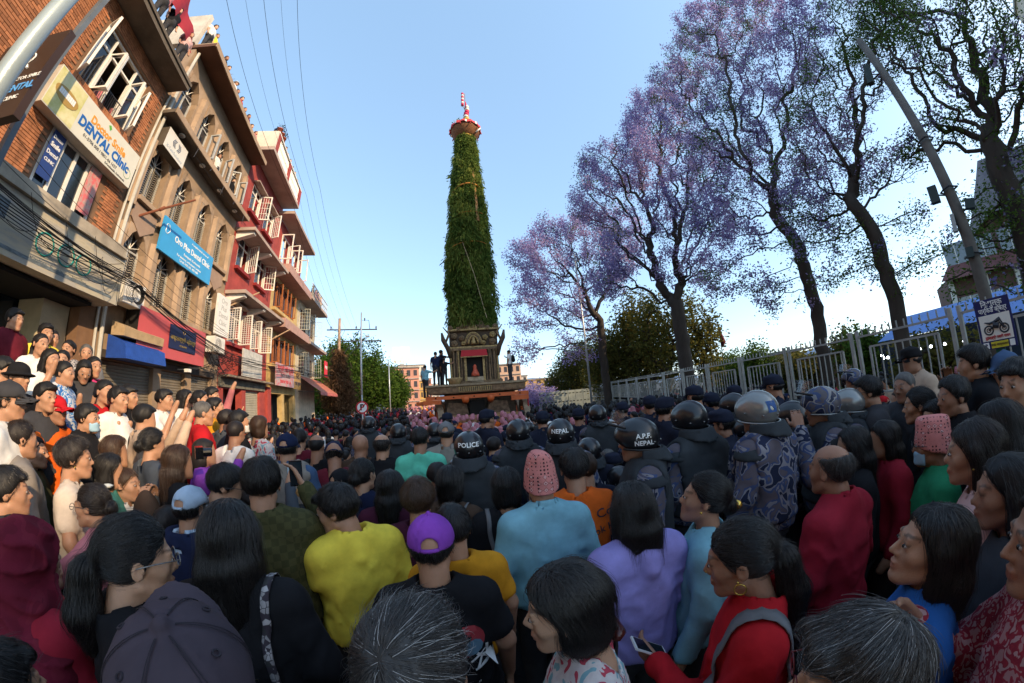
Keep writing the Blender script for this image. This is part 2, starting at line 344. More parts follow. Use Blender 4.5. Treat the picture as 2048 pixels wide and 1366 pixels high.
for a,b in rows:
    for i in range(5):
        s = (cs[i-1]+cs[i])/2 if 0 < i < 4 else (S0+.16 if i==0 else S1-.2)
        w_ = .16 if 0<i<4 else .14
        mb = MB(); x = s-F.s0
        mb.prism([(x-w_,-.0),(x-w_*.55,-.13),(x+w_*.55,-.13),(x+w_,-.0)], a-.35-0, b-.12, 'z'); mb.obj('pilaster', plaster2, F.root)
    for c in cs:
        x = c-F.s0
        mb = MB()   # chamfered pointed head in front of the opening
        for sg in (-1,1):
            mb.prism([(x+sg*hw,b-.55),(x+sg*hw,b+.02),(x,b+.02),(x+sg*.06,b-.03),(x+sg*hw*.62,b-.22)],-.03,.25)
        mb.obj('window_head', plaster2, F.root)
        if a < 9: 
            mb = MB(); mb.box(x-hw-.08,x+hw+.08,-.16,.02,a-.14,a-.02); mb.obj('window_sill', plaster2, F.root)
            if c != cs[0] or a>5:
                mb = MB(); mb.prism([(x-.5,a-.6),(x,a-.95),(x+.5,a-.6),(x+.5,a-.2),(x-.5,a-.2)],-.05,.0); mb.obj('spandrel', M('taupe_panel',(.33,.23,.17),.85,.12), F.root)
        wo = win(F,c-hw,c+hw,a,b,-.26,2,M('grey_frame',(.45,.46,.45),.5,.1),tr=.68,t=.045)
        mb = MB(); 
        for k in range(5):
            aa = R_(18+36*k); mb.tube([F.P(c,-.2,b-.52),F.P(c+.42*math.cos(aa),-.2,b-.52+.5*math.sin(aa))],.013,4)
        mb.obj('fan_bar', whitep, wo)
        if a < 9:
            mb = MB()
            for k in range(15):
                zz = a+.1+k*(b-a-.75)/15
                mb.tube([F.P(c-hw+.05+t*(2*hw-.1)/8, -.17+.02*math.sin(t*math.pi/1.0), zz+.022*math.cos(t*math.pi)) for t in range(9)],.008,3,False)
            for k in range(3): mb.tube([F.P(c-hw+.1+k*.33,-.17,a+.05),F.P(c-hw+.1+k*.33,-.17,b-.55)],.008,3,False)
            mb.obj('grille', M('grille_cream',(.60,.52,.38),.5,.1), wo)
            mb = MB(); n=10
            for k in range(n): mb.box(F.P(c-hw+.04+k*.08,0,0).x,F.P(c-hw+.10+k*.08,0,0).x,.31+.01*(k%2),.33+.01*(k%2),a+.1,b-.7)
            mb.obj('curtain', curt, wo)
for ss in ((1,2),): pass
for c,ang,sd in ((cs[1],1.5,-1),(cs[2],1.3,-1),(cs[3],1.5,-1),(cs[3],1.2,1)):
    sash_obj(F,c+(.40 if sd<0 else -.40),-.05,10.0,.4,1.1,ang,M('grey_frame',(.45,.46,.45)),side=sd)
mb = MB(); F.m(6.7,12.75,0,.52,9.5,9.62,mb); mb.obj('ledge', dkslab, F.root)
mb = MB(); F.m(6.7,12.75,.522,.56,9.47,9.66,mb); mb.obj('ledge_edge', plaster2, F.root)
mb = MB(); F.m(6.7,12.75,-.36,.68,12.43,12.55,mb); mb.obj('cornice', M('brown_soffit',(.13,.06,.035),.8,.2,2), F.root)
mb = MB(); F.m(6.7,12.75,.682,.72,12.40,12.60,mb); F.m(6.7,6.75,-.3,.68,12.56,12.6,mb); mb.obj('cornice_edge', plaster2, F.root)
mb = MB(); F.m(6.6,6.78,-2.5,-.1,12.6,14.2,mb); mb.obj('roof_side_wall', M('stained_white',(.55,.50,.42),.9,.3,1.5), F.root)
for k in range(4):
    mb = MB(); mb.lathe([(.0,.0),(.09,.0),(.11,.03),(.08,.06),(0,.065)],12,F.P(7.6+1.42*k,.28,9.43)); mb.obj('ceiling_lamp', lampw, F.root)
mb = MB()
for k in range(5):
    s = 8.2+k*1.0; mb.tube([F.P(s,.55,9.45),F.P(s-.15,.6,9.0+.25*(k%2))],.012,4); 
mb.tube([F.P(8.0,.6,9.1),F.P(12.4,.62,9.1)],.012,4); mb.obj('cable_bracket', steel, F.root)
mb = MB(); mb.tube([F.P(6.86,.1,z) for z in (.2,5,10,12.3)],.05,8); mb.tube([F.P(6.72,.05,z) for z in (.2,5,10.2)],.035,6); mb.obj('downpipe', M('pipe_pale',(.50,.48,.42),.5,.15), F.root)
def shutter(F,s0,s1,z0,z1,q=-.15,mat=None):
    mb = MB(); z = z0; pr = []
    while z < z1: pr += [(z,0),(z+.02,.018),(z+.055,.018),(z+.075,0)]; z += .08
    vs = []
    for zz,qq in pr: vs += [F.P(s0,q+qq,zz),F.P(s1,q+qq,zz)]
    mb.add(vs,[(2*i,2*i+1,2*i+3,2*i+2) for i in range(len(pr)-1)]); tag(mb.obj('roller_shutter', mat or shutterm, F.root),kind='stuff')
for a,b in ((7.0,9.0),(9.35,10.6),(10.95,12.3)): shutter(F,a,b,.2,3.0)
mb = MB(); F.m(6.9,12.4,-.0,.06,3.02,3.2,mb); mb.obj('lintel', M('soot',(.06,.05,.045),.9,.3), F.root)
for s in (8.35,10.0):
    mb = MB(); F.m(s,s+.16,.35,.5,3.0,3.1,mb); mb.tube([F.P(s+.08,.0,3.1),F.P(s+.08,.4,3.08)],.015,5); mb.obj('flood_lamp', lampw, F.root)
# signs on building 2
gold = M('gold_letter',(.45,.30,.08),.4,.1,metal=.5)
FPk = signboard('sign_board','pinkish red box sign with a navy nameplate over brown shutters',7.6,10.85,3.25,4.35,.5,.42,M('pink_face',(.52,.085,.085),.45,.06),dark,edge=0)
mb = MB(); FPk.m(8.9,10.25,.507,.54,3.55,4.2,mb); mb.obj('nameplate', solid('navy_plate',(.012,.018,.07)), FPk.root)
text('अष्टलक्ष्मी ज्वेलर्स', .16, gold, FPk.root, FPk.P(9.57,.545,3.85), off=.003)
text('ASTALAXMI', .07, gold, FPk.root, FPk.P(9.57,.545,3.67))
mb = MB(); mb.tube([FPk.P(9.57+.055*math.cos(a),.545,4.08+.055*math.sin(a)) for a in [i*.63 for i in range(11)]],.008,4,False); mb.obj('crest', gold, FPk.root)
skyb = M('sky_blue_sign',(.045,.33,.66),.4,.05)
FO = signboard('sign_board','bright blue dental clinic sign with white letters between tan pilasters',8.15,11.15,6.1,7.1,.22,.06,skyb,
  texts=[('Oro Plus Dental Clinic',.58,.60,.27,wht,.005,.88),('Ratnapark, Kathmandu',.58,.36,.11,wht,0,1),('For dentistry, orthodontics, implant',.54,.22,.10,wht,0,1),('Tel: 01-4255 555  9851 000',.54,.10,.10,wht,0,1),('A complete dental care for all',.70,.86,.09,wht,0,1)])
mb = MB(); mb.tube([FO.P(8.38+.1*math.cos(a)*(1+.25*math.cos(3*a)),.225,6.8+.14*math.sin(a)) for a in [i*.35 for i in range(19)]],.013,4,False); mb.obj('tooth_outline', wht, FO.root)
FW = signboard('sign_board','small white sign with blue chevrons under the tan building ledge',7.0,8.1,8.62,9.25,.3,.28,M('white_face',(.70,.68,.62),.5,.05),M('sign_under',(.1,.08,.06)),texts=[('X-TechSolutions',.5,.18,.13,solid('pale_blue_print',(.35,.42,.5)),0,1)])
mb = MB()
for k in range(3):
    for sg in (-1,1):
        mb.tube([FW.P(7.55+sg*(.05+.05*k),.308,8.88),FW.P(7.55+sg*(.12+.05*k),.308,9.0),FW.P(7.55+sg*(.05+.05*k),.308,9.12)],.012,4)
mb.obj('chevron', solid('chevron_navy',(.02,.05,.12)), FW.root)
FV = signboard('sign_board','upright white sign with thin grey words beside the first red window',11.55,12.5,4.5,5.95,.45,.08,M('white_face2',(.74,.72,.68),.5,.05),
  texts=[('Oro',.5,.86,.26,greyp,0,1),('Plus',.5,.68,.26,greyp,0,1),('Dental',.5,.50,.26,greyp,0,1),('Clinic',.5,.31,.26,greyp,0,1),('Tel: 42555',.5,.16,.09,greyp,0,1)])
F = Fac('awning_box',6.95,'rolled blue fabric awning under a tan band left of the pink sign','awning',None,.2,3.0)
mb = MB(); mb.prism([(-.02,0),(-.62,-.02),(-.55,.32),(-.02,.52)],0,1.5,'x'); 
mb.obj('awning', M('blue_tarp',(.015,.06,.30),.5,.2,5,.4,20), F.root)
mb = MB(); mb.prism([(.0,.53),(-.4,.50),(-.42,.7),(.0,.85)],.1,1.6,'x'); mb.obj('band', M('tan_cloth',(.42,.30,.17),.85,.2,4), F.root)
def acunit(s,z,label):
    F = Fac('air_conditioner',s,label,'air conditioner',None,.5,z)
    mb = MB(); F.m(s,s+.75,.15,.5,z,z+.55,mb); mb.obj('casing', whitep, F.root)
    mb = MB(); 
    for k in range(4): mb.tube([F.P(s+.27+(.06+.05*k)*math.cos(a),.505,z+.28+(.06+.05*k)*math.sin(a)) for a in [i*.45 for i in range(15)]],.006,3,False)
    mb.obj('fan_grille', steel, F.root)
acunit(11.5,3.85,'white air conditioner below the upright dental sign')
acunit(6.95,5.9-1.65,'small dim air conditioner box tucked right of the cream sign band')
# ================================================================== building 3: red
F = B3 = Fac('red_building', 12.74, 'red building with white windows, pale ledges and a white roof parapet')
S0,S1 = 12.74,17.75
ops = [(13.3,14.6,4.55,6.1),(15.6,16.9,4.55,6.1),(13.3,14.5,7.75,9.2),(15.4,16.6,7.75,9.2),(13.5,14.6,10.6,12.0),(15.4,16.6,10.6,12.0),(13.2,14.9,.2,2.7),(15.3,16.9,.2,2.7)]
mb = MB(); wall_open(F,S0,S1,-.3,0,0,13.3,ops,mb); F.m(S0,S1,-9,-1.6,0,13.28,mb); F.m(S0,S0+.2,-1.6,-.3,0,13.28,mb); F.m(S1-.2,S1,-1.6,-.3,0,13.28,mb); mb.obj('wall', redw, F.root)
for k,(a,b,c,d) in enumerate(ops[:6]):
    wo = win(F,a,b,c,d,-.05,2,tr=.7,skip=(1,),t=.06)
    mb = MB(); F.m(a-.1,b+.1,.0,.18,c-.16,c-.02,mb); mb.obj('window_sill', redd, F.root)
    mb = MB(); F.m(a-.1,b+.1,.0,.3,d+.03,d+.09,mb); mb.obj('window_hood', slabm, F.root)
    sash_obj(F,b-.03,.0,c+.05,.58,1.3,(1.35,1.6,1.2,1.9,1.7,1.2)[k],parent=wo,bars=(12 if k<2 else 3),side=-1)
    if k<2: sash_obj(F,a+.03,.0,c+.05,.58,1.3,1.75,parent=wo,bars=12,side=1)
for z in (6.35,9.1): 
    mb = MB(); F.m(12.76,17.74,.002,.9,z,z+.14,mb); mb.obj('ledge', slabm, F.root)
    for s in (12.9,15.0,17.3): MB().prism([(-.005,z-6.35+6.33-.3),(-.005,z-.01),(-.8,z-.01),(-.8,z-.1)],s-12.74,s-12.74+.25,'x').obj('bracket', whitep, F.root)
mb = MB(); F.m(12.5,17.6,.002,1.0,13.15,13.32,mb); mb.obj('terrace_slab', slabm, F.root)
mb = MB(); F.m(12.5,12.62,-1.5,1.0,13.33,14.3,mb); mb.obj('terrace_end_wall', M('parapet_white',(.66,.60,.48),.8,.1), F.root)
for a,b in ((12.62,13.0),(14.9,15.2),(17.2,17.6)):
    mb = MB(); F.m(a,b,.85,1.0,13.33,14.3,mb); mb.obj('parapet_pier', redw, F.root)
mb = MB(); F.m(13.0,17.2,.87,.99,13.33,13.45,mb); F.m(12.62,17.6,.84,1.01,14.302,14.38,mb); mb.obj('parapet_rail', whitep, F.root)
mb = MB()
for i in range(34):
    s = 13.08+i*.122
    if 14.85 < s < 15.25: continue
    mb.lathe([(.02,13.45),(.045,13.6),(.02,13.8),(.045,14.0),(.02,14.3)],6,F.P(s,.93,0)*1)
mb.obj('baluster', whitep, F.root)
mb = MB(); F.m(12.76,14.95+2.5,-.0,.08,2.75,3.1,mb); mb.obj('fascia', M('worn_sign',(.16,.15,.12),.8,.4,4), F.root)
shutter(F,15.3,16.9,.2,2.7,-.12,M('shutter_pale',(.35,.33,.26),.6,.15)); 
mb = MB(); F.m(13.2,14.9,-.9,-.8,.2,2.7,mb); mb.obj('shop_back', M('shop_pink',(.42,.25,.22),.8,.5,2), F.root)
signboard('sign_board','weathered grey sign with faint dark letters under the red building',14.1,16.2,3.25,4.4,.4,.06,M('grey_face',(.50,.49,.45),.6,.25,3),texts=[('U.C. Printing',.35,.75,.22,greyp,.004,.9),('PRESS & FLEX',.5,.4,.16,greyp,0,.9)])
mb = MB(); F.m(12.8,17.7,.0,.45,3.12,3.2,mb); mb.obj('tin_hood', M('old_tin2',(.22,.18,.14),.8,.4,3), F.root)
# poles sticking out from the ledges
for s,z,lb in ((12.85,5.75,'slanted bamboo pole left of the first red building window'),(17.4,5.2,'slanted bamboo pole at the red and yellow building joint'),(7.3,6.6,'rusty iron pole leaning from the tan building front')):
    F2 = Fac('wall_pole',s,lb,'pole',None,0,z)
    mb = MB(); mb.tube([F2.P(s,0,z),F2.P(s+.8,1.1,z+.9)],[.035,.03],6); mb.tube([F2.P(s+.3,.42,z+.33),F2.P(s+.38,.5,z+.45)],[.05,.045],6); mb.obj('shaft', M('bamboo',(.38,.26,.16),.7,.2) if s>8 else M('rusty',(.18,.06,.03),.8,.3), F2.root)
# ================================================================== building 4: yellow with wooden windows
F = B4 = Fac('yellow_building', 17.77, 'yellow building with brown wooden windows between red and cream houses')
S0,S1 = 17.77,22.95
ops = [(18.2,22.2,7.4,9.0),(18.2,22.2,4.3,5.8),(18.4,20.0,10.3,12.0),(20.6,22.2,10.3,12.0),(18.3,20.3,.2,2.7),(20.7,22.5,.2,2.7)]
mb = MB(); wall_open(F,S0,S1,-.3,0,0,9.5,[o for o in ops if o[3]<9.5],mb); F.m(S0,S1,-9,-1.6,0,9.5,mb); F.m(S0,S0+.2,-1.6,-.3,0,9.5,mb); F.m(S1-.2,S1,-1.6,-.3,0,9.5,mb); mb.obj('wall', yelw, F.root)
mb = MB(); wall_open(F,S0,S1,-.3,0,9.5,12.6,[o for o in ops if o[2]>9.5],mb); F.m(S0,S1,-9,-1.6,9.5,12.6,mb); mb.obj('upper_wall', redw, F.root)
for (a,b,c,d) in ops[:2]:
    win(F,a,b,c,d,-.05,9,wood,t=.08); mb = MB(); F.m(a-.15,b+.15,.0,.22,c-.2,c-.03,mb); mb.obj('window_sill', yelw, F.root)
    for i in range(1,8,2): sash_obj(F,a+i*.44,.0,c+.08,.4,1.35,1.5+.2*(i%3),wood)
for j,(a,b,c,d) in enumerate(ops[2:4]):
    wo = win(F,a,b,c,d,-.05,2,skip=(0,1))
    sash_obj(F,b,.0,c,.75,1.6,1.35,parent=wo,side=-1,t=.06); sash_obj(F,a,.0,c,.75,1.6,1.6,parent=wo,side=1,t=.06)
mb = MB(); F.m(17.2,22.9,.002,.95,12.6,12.78,mb); mb.obj('roof_slab', slabm, F.root)
for z in (6.3,9.4):
    mb = MB(); F.m(17.79,22.93,.002,.95,z-.15,z+.35,mb); mb.obj('ledge', pinkf, F.root)
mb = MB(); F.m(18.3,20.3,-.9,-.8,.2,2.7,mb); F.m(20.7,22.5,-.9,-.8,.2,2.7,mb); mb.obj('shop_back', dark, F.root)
mb = MB(); F.m(17.7,18.2,.0,.12,.2,3.0,mb); mb.obj('red_pier', redw, F.root)
signboard('sign_board','colourful shop banner with rows of portraits under the yellow building',17.9,21.1,3.1,4.3,.5,.05,M('banner_pale',(.55,.48,.46),.5,.5,5,col2=(.45,.12,.14)),
  texts=[('माङ्गलिक फोटो स्टुडियो',.5,.78,.34,solid('banner_red',(.5,.03,.04)),.01,.9),('PHOTO STUDIO',.5,.48,.26,ink,.006,.9),('PASSPORT  VISA  LAB',.5,.2,.22,solid('banner_red',(.5,.03,.04)),.006,.9)])
signboard('sign_board','small orange and yellow sign right of the portrait banner',21.15,22.6,3.05,4.2,.5,.05,M('orange_face',(.55,.28,.06),.5,.3,4),texts=[('फोटो',.5,.7,.4,ink,.01,1),('कलर ल्याब',.5,.3,.3,ink,.01,1)])
# ================================================================== building 5: cream
F = B5 = Fac('cream_building', 22.97, 'cream corner building with a railed balcony and open window grilles')
S0,S1 = 22.97,28.3
ops = [(23.6,25.3,7.3,8.9),(26.0,27.6,7.3,8.9),(23.6,25.3,4.2,5.6),(26.0,27.6,4.2,5.6)]
mb = MB(); wall_open(F,S0,S1,-.3,0,0,9.4,ops,mb); F.m(S0,S1,-7,-1.6,0,9.4,mb); F.m(S1-.2,S1,-1.6,-.3,0,9.4,mb); mb.obj('wall', crmw, F.root)
mb = MB(); F.m(S0+.05,26.5,-7,-2.2,9.6,12.2,mb); mb.obj('penthouse', yelw, F.root)
for (a,b,c,d) in ops:
    wo = win(F,a,b,c,d,-.05,3,M('brown_frame',(.2,.12,.07),.6,.2))
    for s,sd in ((a,1),(b,-1)): sash_obj(F,s,.0,c,.75,1.5,1.5,M('pale_grille',(.55,.56,.48),.5,.1),parent=wo,bars=5,side=sd,t=.03)
for z in (6.2,9.4):
    mb = MB(); F.m(22.99,28.5,.002,1.0,z,z+.2,mb); F.m(22.99,28.5,-2.1,.0,z,z+.2,mb) if z>9 else 0; mb.obj('balcony_slab', slabm, F.root)
mb = MB()
for i in range(28): F.m(23.05+i*.2,23.07+i*.2,.93,.95,9.6,10.5,mb)
F.m(23.0,28.48,.92,.97,10.5,10.55,mb); F.m(23.0,28.48,.92,.97,10.05,10.08,mb); mb.obj('balcony_railing', M('pale_grille',(.55,.56,.48)), F.root)
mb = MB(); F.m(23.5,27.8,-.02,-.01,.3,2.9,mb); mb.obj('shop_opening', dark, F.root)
F = Fac('shop_awning',23.2,'sloping brick red awning with scalloped edge at the street corner','awning',None,0,0)
awr = M('awning_red',(.42,.13,.075),.7,.2,3)
mb = MB()
n = 26
for i in range(n):
    s=23.2+i*.25
    mb.add([F.P(s,.1,4.1),F.P(s+.25,.1,4.1),F.P(s+.25,1.7,2.95),F.P(s,1.7,2.95)],[(0,1,2,3)])
mb.obj('canvas', awr, F.root)
mb = MB()
for i in range(n):
    s=23.2+i*.25; mb.add([F.P(s,1.7,2.95),F.P(s+.25,1.7,2.95),F.P(s+.25,1.72,2.8),F.P(s+.19,1.72,2.7),F.P(s+.06,1.72,2.7),F.P(s,1.72,2.8)],[tuple(range(6))])
mb.obj('valance', M('awning_pink',(.45,.12,.10),.7,.2), F.root)
for s_ in (23.25,29.6): MB().tube([F.P(s_,.1,3.0),F.P(s_,1.7,2.93)],.02,5).obj('arm', steel, F.root)
signboard('sign_board','bright red hanging sign above the corner awning',27.6,28.6,4.3,5.6,1.05,.05,solid('shop_red',(.6,.03,.05)),texts=[('खाजा',.5,.6,.4,wht,.01,1)])
F = Fac('temple_spire',29.5,'thin brick temple spire behind the corner awning','temple',None,-1,0)
mb = MB(); F.m(29.5,31.2,-3.5,-1.5,0,3.4,mb); mb.obj('shrine_base', brickj, F.root)
mb = MB(); k=[F.P(29.4,-1.3,3.4),F.P(31.3,-1.3,3.4),F.P(31.3,-3.6,3.4),F.P(29.4,-3.6,3.4)]; t_=F.P(30.3,-2.5,6.9)
mb.add([*k,(t_.x,t_.y,t_.z)],[(0,1,4),(1,2,4),(2,3,4),(3,0,4),(3,2,1,0)]); mb.obj('spire', M('spire_brick',(.25,.11,.07),.8,.25,5), F.root)
# potted plants on the red building roof
potm = M('terracotta',(.42,.10,.05),.7,.15); leafm = M('pot_leaves',(.05,.11,.02),.6,.3,9)
for s,lb in ((12.72,'terracotta flower pot at the near corner of the white roof parapet'),(13.05,'second terracotta flower pot from the near roof parapet corner'),(13.36,'third terracotta flower pot from the near roof parapet corner')):
    F = Fac('flower_pot',s,lb,'flower pot',"pots on the red building's roof",.93,14.385)
    mb = MB().lathe([(0,0),(.09,0),(.13,.2),(.14,.2),(.14,.24),(.12,.24),(.1,.2),(0,.2)],12); mb.obj('pot', potm, F.root, True)
    mb = MB()
    for i in range(60):
        a=rnd.random()*6.28; r=rnd.random()*.16; p=Vector((r*math.cos(a),r*math.sin(a),.24+rnd.random()*.25)); d_=Vector((math.cos(a),math.sin(a),rnd.random()))*.06
        mb.add([p,p+d_+Vector((.02,0,0)),p+d_*1.6,p+d_-Vector((.02,0,0))],[(0,1,2,3)])
    tag(mb.obj('leaves', leafm, F.root),kind='stuff')
# red cloth hung over the brick roof edge, antenna
F = Fac('hanging_cloth',3.9,'crimson cloth draped above the brick building roof','cloth',None,.3,11.3)
mb = MB(); nx,nz=14,8
for i in range(nx+1):
    for j in range(nz+1):
        u=i/nx; v=j/nz; mb.v.append(tuple(F.P(4.1+2.2*u,.25+.07*math.sin(u*17+v*2)+.12*v,13.2-1.2*u-v*(1.6-1.1*u))))
for i in range(nx):
    for j in range(nz): a=i*(nz+1)+j; mb.f.append((a,a+1,a+nz+2,a+nz+1)); mb.mi.append(0)
mb.obj('cloth', M('crimson',(.30,.012,.02),.7,.15), F.root, True)
F = Fac('tv_antenna',9.6,'thin aluminium antenna on the tan building roof','antenna',None,-.6,12.4)
mb = MB(); mb.tube([F.P(9.6,-.6,12.4),F.P(9.6,-.6,14.6)],.02,5); mb.obj('mast', greyp, F.root)
mb = MB(); mb.tube([F.P(9.2,-.6,14.5),F.P(10.6,-.6,14.6)],.018,5)
for i in range(5): mb.tube([F.P(9.4+i*.25,-.9,14.52+.01*i),F.P(9.4+i*.25,-.3,14.52+.01*i)],.01,4)
mb.obj('boom', greyp, F.root)
# ------------------------------------------------------------------ buildings down the street and an unseen tall row added behind the camera to shade the road
winm = M('far_window',(.05,.045,.05),.4,.3)
def block(name,label,pos,rz,wd,dp,ht,mat,nf,nc,roof=None,cat='building'):
    r = empty(name,pos,rz,label,cat); mb = MB(); mb.box(-wd/2,wd/2,0,dp,0,ht); mb.obj('wall',mat,r)
    me = MB().box(-.5,.5,-.04,.0,-.5,.5).mesh('window',winm)
    for i in range(nf):
        for j in range(nc):
            o = link('window',me,r,(-wd/2+wd*(j+.5)/nc,0,ht*(i+.55)/nf)); o.scale=(wd/nc*.5,1,ht/nf*.5)
    mb = MB(); mb.box(-wd/2-.2,wd/2+.2,-.3,dp+.2,ht+.002,ht+.25)
    for i in range(1,nf): mb.box(-wd/2,wd/2,-.25,-.002,ht*i/nf,ht*i/nf+.12)
    mb.obj('roof' , roof or conc, r)
    return r
fc = [M('far_%d'%i,c,.85,.2,.4) for i,c in enumerate(((.50,.24,.17),(.58,.36,.24),(.60,.50,.40),(.45,.30,.10),(.42,.20,.15),(.62,.56,.48)))]
LB = ['pinkish far building left of the chariot, behind the green tree','tall pale salmon far building beyond the street trees','cream far building with a white billboard on top','small mustard far building near the street end','narrow brick far building beside the mustard one','pale grey far building nearest the chariot wheel']
for i,(px,dist,wd,ht) in enumerate(((806,70,7,9.5),(812,95,8,12),(826,110,9,14.5),(838,100,5,8.5),(848,120,6,10.5),(860,150,9,10))):
    p = at(px,800,dist); p.z=0; block('far_building',LB[i],p,math.atan2(p.y,p.x)-math.pi/2,wd,10,ht,fc[i],4 if i!=3 else 3,5)
for i,(px,dist,wd,ht,lb) in enumerate(((1015,75,7,9.5,'tall pale far building seen right of the chariot'),(1032,90,7,7.5,'lower pink far building right of the chariot'),(1080,85,10,6,'low sunlit pink far building behind the jacaranda trunks'))):
    p = at(px,790,dist); p.z=0; block('far_building',lb,p,math.atan2(p.y,p.x)-math.pi/2,wd,10,ht,fc[(i+1)%6],4,5)
p = at(804,800,69); F = None
bb = empty('billboard',(p.x,p.y,9.6),math.atan2(p.y,p.x)-math.pi/2,'blank white rooftop billboard above the pinkish far buildings','billboard')
MB().box(-1.6,1.9,-.1,.1,.9,4.2).obj('panel',whitep,bb); MB().box(-1.2,-1.1,-.05,.05,0,.9).obj('leg',steel,bb); MB().box(1.2,1.3,-.05,.05,0,.9).obj('leg',steel,bb)
# the added shade row, sized for where its shadow falls: parallel to the street, 33 m to the right, ending where the frame begins
for i,(sa,sb,h,lb) in enumerate(((-29.5,-17.5,29.5,'tall plain tan block added unseen right behind the viewer to cast the shade'),(-42.5,-30,26.8,'tall grey block added unseen behind the viewer for shade, middle of the row'),(-65,-43,26.8,'wide brown block added unseen behind the viewer for shade, last of the row'))):
    c_ = SDIR*((sa+sb)/2) - NDIR*33
    block('shade_block',lb,(c_.x,c_.y,0),ST_R+math.pi,sb-sa,14,h,fc[(2,5,1)[i]],8,6)
# hills
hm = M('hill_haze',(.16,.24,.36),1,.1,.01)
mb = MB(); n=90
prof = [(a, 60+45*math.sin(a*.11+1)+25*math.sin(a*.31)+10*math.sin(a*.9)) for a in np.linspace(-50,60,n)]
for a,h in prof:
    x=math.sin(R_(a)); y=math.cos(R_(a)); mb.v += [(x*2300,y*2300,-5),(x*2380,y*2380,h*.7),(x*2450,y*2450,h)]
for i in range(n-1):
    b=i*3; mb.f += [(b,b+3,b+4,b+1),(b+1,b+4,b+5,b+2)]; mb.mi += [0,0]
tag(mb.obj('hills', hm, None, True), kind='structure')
# ------------------------------------------------------------------ trees (space colonisation)
bark = M('bark',(.045,.034,.026),.95,.3,4,.6,30,stretch=(1,1,.3))
def leafmat(name,cols,trans=.35):
    m = bpy.data.materials.new(name); m.use_nodes=True; n=m.node_tree.nodes; L=m.node_tree.links; n.clear()
    out=n.new('ShaderNodeOutputMaterial'); d=n.new('ShaderNodeBsdfDiffuse'); t=n.new('ShaderNodeBsdfTranslucent'); mx=n.new('ShaderNodeMixShader'); mx.inputs[0].default_value=trans
    at_=n.new('ShaderNodeAttribute'); at_.attribute_name='tint'; at_.attribute_type='GEOMETRY'; cr_=n.new('ShaderNodeValToRGB')
    e=cr_.color_ramp.elements; e[0].color=(*cols[0],1); e[1].color=(*cols[-1],1)
    for i,c in enumerate(cols[1:-1]): k=e.new((i+1)/(len(cols)-1)); k.color=(*c,1)
    L.new(at_.outputs['Fac'],cr_.inputs[0]); L.new(cr_.outputs[0],d.inputs[0]); L.new(cr_.outputs[0],t.inputs[0]); L.new(d.outputs[0],mx.inputs[1]); L.new(t.outputs[0],mx.inputs[2]); L.new(mx.outputs[0],out.inputs[0])
    return m
jac = leafmat('jacaranda_flower',[(.19,.165,.35),(.31,.26,.47),(.43,.34,.56),(.52,.40,.54)],.55)
jacg = leafmat('jacaranda_leaf',[(.05,.09,.02),(.09,.15,.03),(.13,.18,.05)],.5)
grn = leafmat('green_leaf',[(.03,.06,.012),(.06,.11,.02),(.12,.17,.03)],.4)
olive = leafmat('olive_leaf',[(.06,.065,.022),(.11,.11,.03),(.20,.16,.04)],.5)
brownl = leafmat('dry_creeper',[(.06,.035,.02),(.12,.07,.04),(.17,.10,.05)],.2)
def leaves(name, pts, mat, parent, rng, per, spread, size, up=0.0, stuff=True, aspect=.5, droop=0.0, tint=None):
    """clumps of small pointed faces round the given points"""
    P = np.repeat(np.asarray(pts,float),per,axis=0); n=len(P)
    P = P + rng.normal(0,1,(n,3))*spread
    d = rng.normal(0,1,(n,3)); d[:,2] = d[:,2]*.6+up-droop; d/=np.linalg.norm(d,axis=1)[:,None]
    q = np.cross(d, rng.normal(0,1,(n,3))); q/=np.linalg.norm(q,axis=1)[:,None]
    s = (size*rng.uniform(.6,1.4,n))[:,None]
    V = np.stack([P, P+d*s*.5+q*s*aspect*.5, P+d*s, P+d*s*.5-q*s*aspect*.5],1).reshape(-1,3)
    me = bpy.data.meshes.new(name); me.vertices.add(4*n); me.vertices.foreach_set('co',V.ravel())
    me.loops.add(4*n); me.loops.foreach_set('vertex_index',np.arange(4*n,dtype=np.int32))
    me.polygons.add(n); me.polygons.foreach_set('loop_start',np.arange(0,4*n,4,dtype=np.int32)); me.update(calc_edges=True)
    a = me.attributes.new('tint','FLOAT','FACE')
    tv = (np.repeat(rng.uniform(0,1,len(pts)),per)*.7+rng.uniform(0,.3,n)) if tint is None else np.clip(np.repeat(tint,per)+rng.uniform(-.15,.15,n),0,1)
    a.data.foreach_set('value',tv.astype(np.float32))
    me.materials.append(mat); o = link(name,me,parent)
    if stuff: o['kind']='stuff'
    return o
